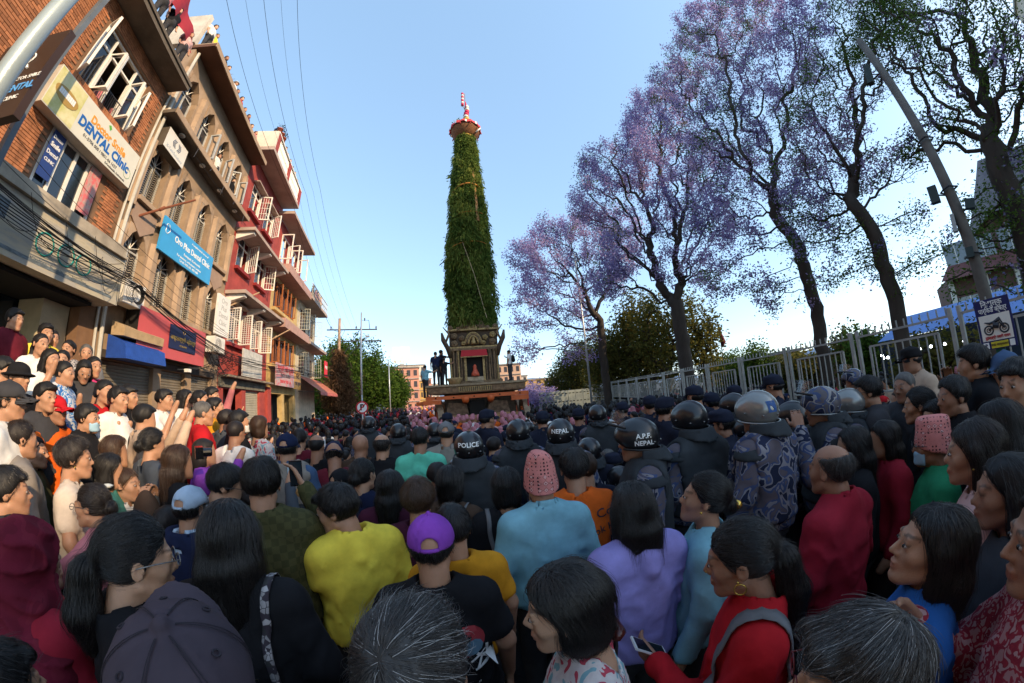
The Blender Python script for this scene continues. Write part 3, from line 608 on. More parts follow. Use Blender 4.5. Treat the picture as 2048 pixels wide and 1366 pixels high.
def grow(rng, base, trunk, blobs, n_at, step=.35, kill=.55, infl=6.0, wig=.35, dbl=1):
    """base point, trunk polyline points, blobs=[(centre,radii,weight)] -> nodes, parents"""
    tot = sum(b[2] for b in blobs); A=[]
    for c,r,wt in blobs:
        k=int(n_at*wt/tot); v=rng.normal(0,1,(k,3)); v/=np.linalg.norm(v,axis=1)[:,None]; v*=(rng.uniform(.25,1,(k,1))**.45)
        A.append(np.asarray(c)+v*np.asarray(r))
    A=np.concatenate(A)
    N=[np.asarray(base,float)]; par=[-1]
    for t in trunk:
        a=N[-1]; t=np.asarray(t,float); k=max(1,int(np.linalg.norm(t-a)/step))
        for i in range(1,k+1): N.append(a+(t-a)*i/k+rng.normal(0,.03,3)); par.append(len(N)-2)
    N=list(N); near=np.zeros(len(A),int); nd=np.full(len(A),1e9)
    arr=np.array(N)
    for i in range(0,len(A)):
        dd=((arr-A[i])**2).sum(1); near[i]=dd.argmin(); nd[i]=dd.min()
    alive=np.ones(len(A),bool); cdir={}
    for it in range(260):
        idx=np.nonzero(alive&(nd<infl*infl*(4 if it<25 else 1)))[0]
        if len(idx)==0: break
        NA=np.array(N); un,inv=np.unique(near[idx],return_inverse=True)
        dv=A[idx]-NA[near[idx]]; dv/=np.linalg.norm(dv,axis=1)[:,None]+1e-9
        acc=np.zeros((len(un),3)); np.add.at(acc,inv,dv); acc/=np.linalg.norm(acc,axis=1)[:,None]+1e-9
        acc+=rng.normal(0,wig,acc.shape); acc/=np.linalg.norm(acc,axis=1)[:,None]
        new=NA[un]+acc*step; s=len(N)
        for k in range(len(un)):
            c=cdir.get(un[k],0)
            if c>4: continue
            cdir[un[k]]=c+1; N.append(new[k]); par.append(int(un[k]))
        new=np.array(N[s:])
        if len(new)==0: break
        ai=np.nonzero(alive)[0]
        D=((A[ai][:,None,:]-new[None])**2).sum(2); j=D.argmin(1); m=D[np.arange(len(ai)),j]
        up=m<nd[ai]; nd[ai[up]]=m[up]; near[ai[up]]=s+j[up]
        alive[ai[nd[ai]<kill*kill]]=False
        if len(N)>14000: break
    return np.array(N),np.array(par),A
def tree_mesh(name,N,par,r0,mat,parent,tip=.012,expo=2.05,flare=1.3,kmax=8):
    n=len(N); R=np.zeros(n); ch=[[] for _ in range(n)]
    for i in range(1,n): ch[par[i]].append(i)
    acc=np.zeros(n)
    for i in range(n-1,-1,-1):
        if not ch[i]: acc[i]=1.0
        if par[i]>=0: acc[par[i]]+=acc[i]
    R=np.maximum(tip*.7,r0*(acc/acc[0])**(1/expo))
    mb=MB(); 
    def walk(i0,c):
        todo=[(i0,c)]
        while todo:
            a,b=todo.pop(); chain=[a,b]
            while ch[chain[-1]]:
                k=sorted(ch[chain[-1]],key=lambda q:-acc[q]); 
                for q in k[1:]: todo.append((chain[-1],q))
                chain.append(k[0])
            rr=[R[x] for x in chain]; 
            if a!=0: rr[0]=min(R[a],R[b]*1.25)
            else: rr[0]*=flare; 
            kk=kmax if max(rr)>.09 else (5 if max(rr)>.035 else 3)
            mb.tube([N[x] for x in chain],rr,kk,cap=False)
    for c in ch[0]: walk(0,c)
    o=mb.obj(name,mat,parent,True); tips=np.array([i for i in range(1,n) if not ch[i]]); thin=np.array([i for i in range(1,n) if acc[i]<=3])
    return o,tips,thin
def loc(az,dist,z=0): return np.array([math.sin(R_(az))*dist, math.cos(R_(az))*dist, z])
def jac_px(label, base_px, dist, r0, trunk, blobs, n_at, seed, fl, per, size, spread, tip, step):
    """crown lobes are given where the photograph shows them, each with its own distance; they become spheres in the world"""
    b = at(base_px[0],base_px[1],dist); az = math.degrees(math.atan2(b.x,b.y)); root_ = None
    T_ = [at(x,y,d) for x,y,d in trunk]; B_ = []
    for x,y,d,rp in blobs:
        c = at(x,y,d); sl_ = (c-Vector((0,0,CAMZ))).length; r = math.hypot(x-1024,y-683); R2 = rp/(FPX*(1+(r/2/FPX)**2))*sl_
        B_.append((c,R2))
    rng=np.random.default_rng(seed); base=loc(az,dist,-.1)
    root=empty('jacaranda_tree',tuple(base),0,label,'tree','jacaranda trees behind the fence')
    N,par,A=grow(rng,(0,0,0),[np.array(t)-base for t in T_],[(np.array(c)-base,(r,r,r*.95),r**2.2) for c,r in B_],n_at,step=step,kill=step*1.5,infl=8,wig=.42)
    o,tips,thin=tree_mesh('trunk',N,par,r0,bark,root,tip=tip,expo=1.8)
    T=N[thin]; q=rng.uniform(0,1,len(T)); nz=np.sin(T[:,0]*1.7+seed)+np.sin(T[:,1]*2.1)+np.sin(T[:,2]*1.9+T[:,0]); keep=nz>-1.15
    g=np.sin(T[:,0]*.9+seed*2)+np.sin(T[:,2]*1.1); isf=q<np.clip(fl+.25*g*(1-fl)*fl*4,0,1)
    a=T[isf&keep]; b2=T[(~isf)&keep]
    if len(a): leaves('blossom',a,jac,root,rng,int(per*2.6),spread*.95,size*.85,aspect=.75,tint=np.clip(.5+.25*np.sin(a[:,0]*1.3+a[:,2])+.18*rng.normal(0,1,len(a)),0,1))
    if len(b2): leaves('foliage',b2,jacg,root,rng,int(per*2.6),spread*1.15,size*.95,aspect=.45)
jac_px('farthest jacaranda, rounded mauve crown right of the chariot',(1215,775),25,.32,[(1205,700,25),(1200,640,25)],
  [(1085,530,25,72),(1055,625,25,45),(1165,480,25,60),(1130,600,25,62),(1050,700,25,35),(1210,540,25,60),(1100,460,25,38),(1045,505,25,35),(1240,470,25,55),(1150,660,25,45)],3600,3,.96,18,.16,.24,.012,.42)
jac_px('forked mauve jacaranda whose thick trunk stands before the dark evergreen',(1372,745),17,.36,[(1365,680,17),(1352,610,17)],
  [(1205,400,17.5,70),(1265,320,17.5,75),(1340,420,17,75),(1310,235,18,70),(1400,330,17,80),(1250,500,17,60),(1405,520,17,60),(1180,330,17.5,35),(1360,160,18,45),(1160,410,17,30),(1215,560,17,45),(1300,300,17.5,60),(1420,440,17,55),(1340,520,17,50)],4600,7,.94,19,.125,.18,.010,.32)
jac_px('tall mauve jacaranda with a leaning trunk behind the middle of the fence',(1640,700),11,.19,[(1630,600,11),(1598,500,11),(1560,440,11)],
  [(1400,120,12,80),(1490,50,12,90),(1355,230,12,60),(1450,260,11.5,90),(1560,130,12,95),(1480,480,11,60),(1425,560,11,45),(1545,350,11,80),(1530,590,11,45),(1620,20,12,70),(1420,420,11,60),(1380,330,11.5,50),(1400,40,12,50),(1330,170,12,45),(1440,420,11.5,55),(1500,560,11,40)],4800,12,.84,20,.085,.13,.007,.24)
jac_px('sparse dark jacaranda with curved trunk left of the blue tarpaulin',(1800,655),9.6,.185,[(1785,580,9.6),(1752,490,9.6),(1710,410,9.6)],
  [(1640,260,10,90),(1720,150,10.5,90),(1620,400,10,75),(1720,330,10,70),(1800,330,10,60),(1660,60,10.5,85),(1740,520,9.6,45),(1690,480,9.8,50),(1780,30,10.5,80),(1830,430,9.6,45),(1900,480,9.6,30),(1600,480,9.8,50),(1640,560,9.6,30),(1850,520,9.3,35)],4600,21,.58,19,.075,.115,.006,.21)
jac_px('dark green topped jacaranda with massive twin limbs at the right picture edge',(2075,600),8.8,.24,[(2050,480,8.8),(2010,360,8.8),(1975,280,8.8)],
  [(1850,90,9.4,90),(1950,50,9.4,95),(1900,230,9.2,75),(2040,150,9,95),(1990,280,9,70),(1830,290,9.2,45),(1930,420,9,35),(2060,330,9,60),(1760,20,9.6,60),(1960,470,8.6,50),(1900,560,8.4,35),(2010,430,8.6,60)],4600,33,.10,17,.075,.115,.006,.21)
# ---- other greenery
def bushy(name,label,az,dist,r0,h,rad,seed,mat,cat='tree',n_at=500,per=26,size=.28,spread=.42,z0=None,trunk=None,group=None):
    rng=np.random.default_rng(seed); base=loc(az,dist,-.1); root=empty(name,tuple(base),0,label,cat,group)
    z0 = h*.3 if z0 is None else z0
    N,par,A=grow(rng,(0,0,0),[(0,0,z0)],[((0,0,(h+z0)/2),(rad,rad,(h-z0)/2),2),((rad*.4,0,h*.5),(rad*.6,rad*.6,h*.22),1),((-rad*.45,0,h*.62),(rad*.5,rad*.5,h*.2),1)],n_at,step=max(.3,rad*.12),kill=max(.5,rad*.16),infl=rad*3)
    o,tips,thin=tree_mesh('trunk',N,par,r0,bark,root,tip=.02)
    nz=np.sin(A[:,0]*2.6/rad*2+seed)+np.sin(A[:,1]*5/rad)+np.sin(A[:,2]*4/rad+A[:,0]); T=np.concatenate([N[thin],A[nz>-1.2]])
    leaves('foliage',T,mat,root,rng,per,spread,size); return root
for i,(az,d,r0,h,rad,lb) in enumerate(((-31.0,46,.5,10.5,3.6,'dense green tree behind the creeper covered electric pole'),(-27.5,48,.5,12.3,3.8,'tallest full green tree behind the thin lamp post'),(-24.6,50,.5,9.0,3.2,'green tree right of the thin lamp post'),(-21.5,56,.4,8.2,2.8,'dark rounded green tree beside the far lamp post'),(-32,40,.3,6,2.5,'low green tree above the corner awning'))):
    bushy('green_tree',lb,az,d,r0,h,rad,40+i,grn,n_at=380,per=22,size=.38,spread=.5,z0=h*.12,group='green trees down the left side of the street')
for i,(az,d,h,rad,lb,mt) in enumerate(((17.0,31,7.0,2.6,'dark olive tree below the farthest jacaranda',olive),(20.3,29,8.6,2.3,'dense dark evergreen between two jacaranda trunks',olive),(23.0,27,10.4,2.2,'tallest dark olive tree left of the forked jacaranda',olive),(26.0,24,8.8,2.0,'brownish olive tree left of the forked jacaranda',olive),(8.6,42,6.0,2.6,'low dark shrubby tree right of the chariot platform',olive),(11.2,40,8.6,2.6,'dark olive tree directly under the farthest mauve crown',olive),(14.2,38,9.2,2.6,'broad olive tree behind the slim lamp post right of the chariot',olive),(3.9,36,3.6,2.0,'small pale mauve bush at the chariot platform corner',jac),(32.5,26,9.2,1.5,'tall narrow olive green tree right of the forked trunk',olive),(36.0,33,4.2,2.6,'rounded bright green bush behind the flag',grn),(41,30,4.6,1.3,'small pointed green conifer behind the fence',grn),(38.2,34,3.6,2.2,'low bright green bush beside the conifer',grn),(47,30,3.4,2.0,'dark low bush near the cream park hut',olive),(54.5,26,4.2,1.3,'small dark conifer left of the blue tarpaulin',olive),(57.2,22,3.6,1.2,'small leafy green tree above the left tarpaulin end',grn),(64,11,2.6,1.1,'ragged dark climbing plant on the blue tarpaulin',olive),(67.5,11,2.7,1.0,'second dark climbing plant near the parking board',olive))):
    bushy('park_tree' if h>3 else 'park_bush',lb,az,d,.22,h,rad,60+i,mt,n_at=360 if rad>2 else 200,per=14 if d>20 else 20,size=.26 if d>20 else .12,spread=.36 if d>20 else .16,z0=h*.1,group='trees and bushes in the park behind the fence')
# park wall-like ground edge
park = M('park_grass',(.05,.075,.02),.95,.3,2)
# ------------------------------------------------------------------ fence along the right side
FA = R_(2.3); FD = Vector((math.sin(FA),math.cos(FA),0)); FN = Vector((math.cos(FA),-math.sin(FA),0)); FR = math.pi/2-FA
def QP(s,q,z): return FD*s + FN*(6.5+q) + Vector((0,0,z))
mb=MB(); 
for a,b in ((-30,60),): 
    mb.add([QP(a,.35,.006),QP(b,.35,.006),QP(b,80,.006),QP(a,80,.006)],[(0,3,2,1)])
tag(mb.obj('park_lawn',park),kind='structure')
fm = M('fence_paint',(.33,.34,.32),.5,.2,5,metal=.3)
lowm = M('fence_plinth',(.24,.22,.20),.9,.25,2)
root = empty('fence',tuple(QP(0,0,0)),FR,'grey metal park fence of framed vertical bars on a low plinth','fence'); root.scale=(1,1,.995)
MB().box(-12,34,-.12,.12,0,.38).obj('plinth',lowm,root)
mb=MB()
post=MB().box(-.03,.03,-.03,.03,.38,2.62).mesh('post',fm); bar=MB().box(-.010,.010,-.010,.010,0,1).mesh('bar',fm); rail=MB().box(0,1,-.018,.018,-.018,.018).mesh('rail',fm)
bars=[]; xs=[-11.6+2.05*i for i in range(23)]
for x in xs:
    for dx in (0,.16): link('post',post,root,(x+dx,0,0))
    for z,a,b in ((2.50,.16,2.05),(.50,.16,2.05),(1.42,.16,2.05),(1.22,.16,2.05),(2.28,.42,1.8)):
        o=link('rail',rail,root,(x+a,0,z)); o.scale=(b-a,1,1)
    for dx in (.42,1.8): o=link('rail',rail,root,(x+dx,0,1.44)); o.rotation_euler=(0,-math.pi/2,0); o.scale=(.84,1,1)
    for z in (1.26,):
        pass
    for i in range(9): bars.append((x+.42+.153*(i)+.07,1.44,.84))
    for i in range(13): bars.append((x+.25+.14*i,.52,.70))
    for i in range(12): bars.append((x+.22+.155*i,2.52,.12))
bars.sort(key=lambda b: abs(b[0]-2))
for k,(x,z,h) in enumerate(bars):
    if k<300: o=link('bar',bar,root,(x,0,z)); o.scale=(1,1,h)
    else: mb.box(x-.01,x+.01,-.01,.01,z,z+h)
tag(mb.obj('far_bars',fm,root),kind='stuff')
A2=QP(35.2,0,0); B2_=Vector((2.3,34.5,0)); dv2=B2_-A2
root2 = empty('panel_fence',tuple(A2),math.atan2(dv2.y,dv2.x),'far grey panel wall with dark slots beside the chariot','fence'); n2=7; L2=dv2.length/n2
pm=MB().box(0,L2-.04,-.04,.04,.02,2.3).mesh('panel',M('grey_panel',(.27,.30,.27),.8,.15)); sm=MB().box(.08,.30,.041,.06,0,.08).mesh('slot',dark)
for i in range(n2):
    link('panel',pm,root2,(i*L2,0,0))
    for z in (1.95,1.1):
        for dx in (0,.38): link('slot',sm,root2,(i*L2+dx,0,z))
# notice board, concrete pole with boxes
signp = at(1990,640,5.6); r = empty('parking_notice',(signp.x,signp.y,0),R_(-72)-.12,'navy and white motorcycle parking notice board on a green post','sign')
nav = solid('notice_navy',(.012,.016,.10))
r.scale=(.74,.74,.74); zc=(signp.z-.02)/.74
MB().box(-.07,.07,.0,.08,0,zc).obj('post',solid('green_post',(.01,.10,.06)),r)
MB().box(-.27,.27,-.04,-.0,zc-.4,zc+.36).obj('board',nav,r)
MB().box(-.235,.235,-.045,-.042,zc-.27,zc+.12).obj('panel',whitep,r)
text('िन:शुल्क',.115,wht,r,(0,-.045,zc+.285),off=.002,sx=.9); text('पार्िकङ क्षेत्र',.10,wht,r,(0,-.045,zc+.185),off=.0015,sx=.78)
text('दुईपाङ्ग्रे सवारी साधन',.055,solid('notice_red',(.45,.02,.04)),r,(0,-.05,zc-.225),off=.002,sx=.82)
MB().box(-.12,.14,-.046,-.042,zc-.385,zc-.29).obj('yellow_strip',solid('notice_yellow',(.6,.5,.03)),r)
text('वडा कार्यालय',.05,ink,r,(.01,-.05,zc-.337))
MB().box(-.235,-.15,-.046,-.042,zc-.385,zc-.29).obj('logo',wht,r); MB().box(.16,.235,-.046,-.042,zc-.385,zc-.29).obj('logo',wht,r)
text('P',.07,nav,r,(-.192,-.05,zc-.337),off=.002)
mb=MB(); bk=lambda x,z:(x,-.05,zc-.06+z)
for cx in (-.115,.12): mb.tube([bk(cx+.065*math.cos(a),-.05+.065*math.sin(a)) for a in [i*math.pi/8 for i in range(17)]],.012,4,False); mb.tube([bk(cx+.03*math.cos(a),-.05+.03*math.sin(a)) for a in [i*math.pi/4 for i in range(9)]],.006,4,False)
mb.tube([bk(-.115,-.05),bk(-.05,-.01),bk(.03,-.03),bk(.06,.05),bk(.12,-.05)],.013,4); mb.tube([bk(-.16,.075),bk(-.09,.05),bk(-.02,.06),bk(.05,.085),bk(.075,.12)],[.006,.018,.02,.03,.008],5); mb.tube([bk(-.04,.02),bk(.04,.0)],[.045,.05],6); mb.tube([bk(.07,.11),bk(.13,-.05)],.01,4)
mb.obj('motorcycle_picture',ink,r)
pp = at(1965,570,8.0); r = empty('concrete_pole',(pp.x,pp.y,0),R_(-72),'thick leaning concrete utility pole with metal boxes by the fence','pole')
cm = M('pole_concrete',(.13,.115,.10),.9,.3,3,.3,20)
MB().tube([(0,0,0),(0,0,4),(0,0,8.3)],[.12,.10,.075],12).obj('shaft',cm,r,True)
def at_z(px,py,d): q=at(px,py,d)-Vector((pp.x,pp.y,0)); q.rotate(Matrix.Rotation(R_(72),3,'Z')); return q
for px,py,w_,h_,a in ((1738,150,.12,.42,.7),(1868,390,.16,.3,.2),(1940,408,.16,.16,.7),(1908,447,.07,.3,.3),(1940,505,.13,.17,.2)):
    q=at_z(px,py,7.9); mm=Matrix.Translation(q)@Matrix.Rotation(a*.4,4,'Y'); MB().box(-w_/2,w_/2,-.08,.08,-h_/2,h_/2,mm).obj('junction_box',solid('box_dark',(.03,.05,.05)) if px!=1908 else greyp,r)
    MB().tube([q,(0,0,q.z-.1)],.015,4).obj('bracket',steel,r)
for z in (3.4,4.6,5.6): MB().tube([(.16*math.cos(a),.16*math.sin(a),z+.02*math.sin(3*a)) for a in [i*.7 for i in range(10)]],.018,4).obj('band',steel,r)
# blue tarpaulin shed and building behind right
a_=at(1750,655,15); b_=at(1940,630,13.4)
r=empty('blue_shed',(a_.x,a_.y,0),math.atan2(b_.y-a_.y,b_.x-a_.x),'long shed roofed with a bright blue tarpaulin behind the fence','shed')
Lx=math.hypot(b_.x-a_.x,b_.y-a_.y)+2
MB().add([(0,0,2.45),(Lx,0,2.45),(Lx,2.2,3.25),(0,2.2,3.25)],[(0,1,2,3)]).obj('tarpaulin',M('tarp_blue',(.05,.17,.50),.5,.12,2,.3,8),r)
mb=MB(); mb.box(0,Lx,0,.04,.8,2.44); mb.box(0,.04,.05,2.2,.1,2.4); mb.obj('side_cloth',M('tarp_dark',(.02,.03,.05),.8,.4,1),r)
MB().box(0,Lx,-.06,-.01,.0,.8).obj('base_wall',lowm,r)
lm=M('string_lamp',(.9,.95,1),.3,0,emit=5); lam=MB().lathe([(0,-.03),(.025,-.015),(.03,0),(.02,.02),(0,.03)],8).mesh('lamp',lm)
lr=empty('lamp_string',tuple(at(1790,705,8.6)),0,'string of small white lamps hung along the tarpaulin shed','lamps')
for px,py in ((1764,711),(1767,716),(1776,715),(1840,698),(1862,693),(1890,688),(1912,685),(1929,678),(1928,682)):
    link('lamp',lam,lr,at(px,py,8.6)-lr.location)
MB().tube([at(x,y,8.62)-lr.location for x,y in ((1755,700),(1800,703),(1840,694),(1890,684),(1935,674))],.005,3).obj('wire',cable,lr)
# pagoda-like brick house at right
p=loc(77.5,25); r=empty('brick_house',tuple(p),R_(-77.5)+.35,'brick and glass house with steep dark red roof behind the right trees','building')
bw=M('house_brick',(.15,.08,.065),.85,.25,3)
MB().box(-3.6,4.5,0,5,0,5.2).obj('wall',bw,r); MB().box(-.5,5,.5,5,5.2,8.2).obj('upper_wall',bw,r)
mb=MB(); mb.add([(-4.3,-.8,4.9),(1.2,-.8,4.9),(1.2,2.5,7.2),(-2.2,2.5,7.2)],[(0,1,2,3)]); mb.obj('lower_roof',M('roof_red',(.16,.06,.055),.8,.25,3),r)
mb=MB(); mb.add([(-.8,-.6,7.6),(6,-.6,7.6),(5,3,11.6),(1,3,11.6),(-.8,5.5,7.6)],[(0,1,2,3),(0,3,4)]); mb.obj('roof',M('roof_grey',(.13,.11,.12),.8,.25,3),r)
gl2=M('sky_glass',(.12,.15,.18),.08,.3,1,spec=.9)
for i in range(5):
    for j in range(3):
        o=MB().box(-.6,.6,-.06,-.01,-.6,.6).obj('window',gl2,r,loc=(-2.9+i*1.5,0 if j<2 else .5,1.4+j*2.0+(.9 if j==2 else 0)))
        MB().box(-.03,.03,-.09,-.065,-.6,.6).obj('mullion',whitep,o)
for x in (-3.7,-1.9,-.3,1.2,2.7,4.4): MB().box(x-.12,x+.12,-.14,0,0,5.15).obj('column',whitep if x<0 else bw,r)
# low cream hut and red-roofed house in the park
for az,d,w_,h_,lb,mt in ((44.6,32,1.3,3.6,'small sunlit cream hut behind the fence',M('hut_cream',(.75,.60,.32),.8,.1)),(57.5,30,6,2.9,'low brick building behind the fence near the tarpaulin',bw)):
    p=loc(az,d); r=empty('park_hut',tuple(p),R_(-az),lb,'building'); MB().box(-w_,w_,0,3,0,h_-.4).obj('wall',mt,r); MB().box(-w_-.3,w_+.3,-.4,3.3,h_-.398,h_-.2).obj('roof',conc,r); MB().box(-.35,.35,-.05,-.01,.3,2.3).obj('window',winm,r); MB().box(w_*.5,w_*.5+.5,-.05,-.01,.3,2.3).obj('window',winm,r)
# flag on pole in the park
p=at(1452,760,28); r=empty('park_flag',(p.x,p.y,0),0,'dark red furled flag on a thin pole beyond the fence','flag')
zt=at(1447,640,28).z; MB().tube([(0,0,0),(0,0,zt)],.03,5).obj('pole',steel,r)
mb=MB().tube([(0.02,0,zt-.1),(.08,0,zt-.9),(.25,0,zt-1.7),(.12,0,zt-2.1)],[.03,.12,.22,.05],6); mb.obj('cloth',M('flag_dark',(.12,.012,.02),.8,.5,6),r,True)
# ------------------------------------------------------------------ street poles, wires
def pole(name,label,px,dist,pytop,r0,mat,lean=0):
    p=at(px,800,dist); r=empty(name,(p.x,p.y,0),R_(20),label,'pole' if name!='street_lamp' else 'street lamp'); zt=at(px,pytop,dist).z
    MB().tube([(0,0,0),(0,0,zt)],[r0,r0*.75],8).obj('shaft',mat,r,True); return r,zt
r,zt=pole('electric_pole','old electric pole with cross arms and brown creeper round it',679,32,637,.17,M('pole_wood',(.34,.23,.15),.9,.25,3))
mb=MB().box(-1.1,.0,-.06,.06,-.06,.06); 
for z,a,b in ((zt-1.1,-1.2,3.6),(zt-2.2,.15,4.0)): MB().box(a,b,-.05,.05,z-.05,z+.05).obj('cross_arm',steel,r)
MB().tube([(.4,0,zt-3.5),(1.9,0,zt-1.2)],.04,4).obj('strut',steel,r); MB().tube([(1.0,0,zt-3.5),(2.2,0,zt-2.3)],.04,4).obj('strut',steel,r)
for x,z in ((-.8,-1.1),(1.6,-1.1),(3.5,-1.1),(2.4,-.3)): MB().lathe([(0,0),(.07,0),(.04,.1),(.09,.15),(.03,.3),(0,.3)],8,(x,0,zt+z+.05)).obj('insulator',solid('porcelain',(.08,.07,.07)),r)
mb=MB().tube([(2.0,0,zt-1.05),(2.1,0,zt-.2),(2.8,0,zt-.2),(2.9,0,zt-1.05)],.03,4); mb.obj('hoop',steel,r)
rg=np.random.default_rng(5); zz=rg.uniform(.5,zt-3.2,900); aa=rg.uniform(0,6.28,900); rr=(.2+1.5*np.exp(-((zz-3.2)/2.3)**2))*rg.uniform(.3,1,900)
tag(leaves('creeper',np.stack([rr*np.cos(aa),rr*np.sin(aa),zz],1),brownl,r,rg,12,.22,.4,droop=1.2,aspect=.2),kind='stuff')
ELP=Vector(r.location)+Vector((0,0,zt-1))
r,zt=pole('street_lamp','tall thin pale lamp post beside the electric pole',724,30,625,.09,M('galv',(.45,.47,.48),.4,.1,metal=.5))
MB().tube([(0,0,zt-2.6),(.5,0,zt-2.2)],.03,5).obj('arm',steel,r); MB().box(.4,.75,-.1,.1,zt-2.3,zt-2.15).obj('lamp_head',greyp,r)
r,zt=pole('street_lamp','shorter far lamp post with a side arm beside the dark tree',780,46,720,.09,M('galv',(.45,.47,.48)))
MB().tube([(0,0,zt-1.4),(1.6,0,zt-.7)],.05,5).obj('arm',steel,r); MB().box(1.5,2.1,-.12,.12,zt-.75,zt-.55).obj('lamp_head',greyp,r)
r,zt=pole('street_lamp','slim grey lamp post in front of the jacarandas right of the chariot',1183,24,500,.08,M('galv',(.45,.47,.48)))
r,zt=pole('no_parking_sign','round red and white no parking sign on a post above the crowd',724,11.5,790,.03,M('galv',(.45,.47,.48)))
sg=at(724,815,11.4); mb=MB()
def disc(rad,y,mt,nm): 
    m_=MB(); m_.v=[(rad*math.cos(a),y,sg.z+rad*math.sin(a)) for a in [i*math.pi/16 for i in range(32)]]+[(rad*math.cos(a),y+.01,sg.z+rad*math.sin(a)) for a in [i*math.pi/16 for i in range(32)]]
    m_.f=[tuple(range(32)),tuple(range(63,31,-1))]+[(i,i+32,(i+1)%32+32,(i+1)%32) for i in range(32)]; m_.mi=[0]*34; return m_.obj(nm,mt,r)
disc(.21,-.05,solid('sign_red',(.5,.02,.03)),'rim'); disc(.16,-.062,wht,'face')
text('P',.27,ink,r,(0,-.066,sg.z),off=.012)
MB().box(-.17,.17,-.07,-.066,-.018,.018,Matrix.Translation((0,0,sg.z))@Matrix.Rotation(R_(-45),4,'Y')).obj('bar',solid('sign_red',(.5,.02,.03)),r)
# thick grey pole close on the left
p=loc(-87.5,3.25); r=empty('street_lamp',tuple(p),0,'thick pale grey steel pole slanting across the top left corner','street lamp')
MB().tube([(0,0,0),(0,0,9.5)],[.085,.075],20).obj('shaft',M('pole_pale',(.36,.42,.42),.35,.08,3,metal=.2,bump=.1),r,True)
def cablerun(label,pts,rad=.012,sag=.4,n=14,cat='cable',grp=None):
    P_=[Vector(p) for p in pts]; o=P_[0].copy(); Q=[]
    for a,b in zip(P_,P_[1:]):
        for i in range(n): t=i/n; Q.append(a.lerp(b,t)-Vector((0,0,sag*4*t*(1-t)))-o)
    Q.append(P_[-1]-o); ob=MB().tube(Q,rad,4).obj('cable',cable,None,loc=o); tag(ob,label,cat,grp)
for i in range(5): cablerun('thin overhead wire from the upper left down to the electric pole',[FP(1.0+.5*i,2.0+.35*i,12.2+.4*i),FP(14,1.9+.3*i,11.2+.2*i),ELP+Vector((.5*i-.6,.3*i,0))],.004 if i%2 else .0065,.5,grp='overhead wires to the electric pole')
for i in range(3): cablerun('thin wire running behind the balcony corner to the pole',[FP(27,1.2,9.0-1.5*i),ELP+Vector((.3*i,0,-.2))],.02,.4,grp='wires at the balcony corner')
rc=random.Random(4)
for i in range(13):
    q=.75+.18*rc.random(); z=3.75+.5*rc.random(); z2=4.5+.22*rc.random()
    cablerun('black cable in the tangled bundle sagging across the shop fronts',[FP(1.5,q+.3,z+.8),FP(6.9,q,z2),FP(12.2,q,3.6+.3*rc.random()),FP(20,q,3.9+.5*rc.random()),FP(30,q+.3,4.6)],.004+.007*rc.random(),.04+.14*rc.random(),grp='cables bundled along the shop fronts')
for i in range(4): cablerun('slack black cable crossing the brick building front',[FP(1.2,1.1,6.4-.5*i),FP(7.5,.9,5.3-.25*i),FP(13,.8,4.4)],.006,.12,grp='cables crossing the brick front')
for i in range(5): cablerun('dangling loose wire over the cream sign band',[FP(2.3+.8*i,.8,5.1),FP(3.4+.8*i,.82,4.5+.1*i),FP(6.4,.8,4.9-.1*i)],.006,.25+.1*i,grp='loose wires over the sign band')
F=Fac('cable_coil',6.9,'black coil of spare cable hanging left of the pink sign','cable',None,.7,4.2)
mb=MB()
for k in range(6): mb.tube([F.P(7.15+(.15+.012*k)*math.cos(a),.72+.01*k,4.45+(.17+.01*k)*math.sin(a)) for a in [i*.35 for i in range(19)]],.011,4,False)
mb.obj('coil',cable,F.root)
F=Fac('cable_tangle',11.2,'dark knot of cables and broken brackets below the white air conditioner','cable',None,.5,3.3)
mb=MB()
for k in range(40):
    p_=F.P(11.1+rc.random()*1.8,.3+rc.random()*.5,3.2+rc.random()*.6); mb.tube([p_,p_+Vector((rc.uniform(-.4,.4),rc.uniform(-.2,.2),rc.uniform(-.3,.3))),p_+Vector((rc.uniform(-.6,.6),0,rc.uniform(-.3,.3)))],.012,3)
tag(mb.obj('tangle',cable,F.root),kind='stuff')
# ------------------------------------------------------------------ the chariot
CH = loc(-6.9,14.4); chz = 0
ch = empty('festival_chariot',(CH[0],CH[1],DZ),R_(6.9),'towering festival chariot wrapped in hanging green boughs on a carved wooden shrine','chariot')
dw = M('carved_wood',(.19,.12,.06),.6,.5,9,.8,45); dw2 = M('dark_wood',(.085,.055,.033),.7,.4,6,.5,40)
gld = M('gilt',(.36,.25,.10),.42,.5,14,.7,60,metal=.25); ora = M('orange_beam',(.60,.12,.025),.55,.15,4,.2,20); pal = M('plank_wood',(.36,.20,.09),.7,.25,4,.3,20,stretch=(1,1,4))
redc = M('shrine_cloth',(.42,.012,.018),.7,.1)
rg = np.random.default_rng(77)
prof = [(4.6,1.02),(5.5,1.03),(7.0,1.02),(9.0,.95),(11.0,.82),(13.0,.67),(14.6,.56),(15.6,.47),(16.2,.38)]
def crad(z): return float(np.interp(z,[p[0] for p in prof],[p[1] for p in prof]))
MB().lathe([(r*.82,z) for z,r in prof],28).obj('bound_core',M('core_bark',(.05,.045,.02),.95,.3,5,.5,30),ch,True)
pts=[]; tn=[]
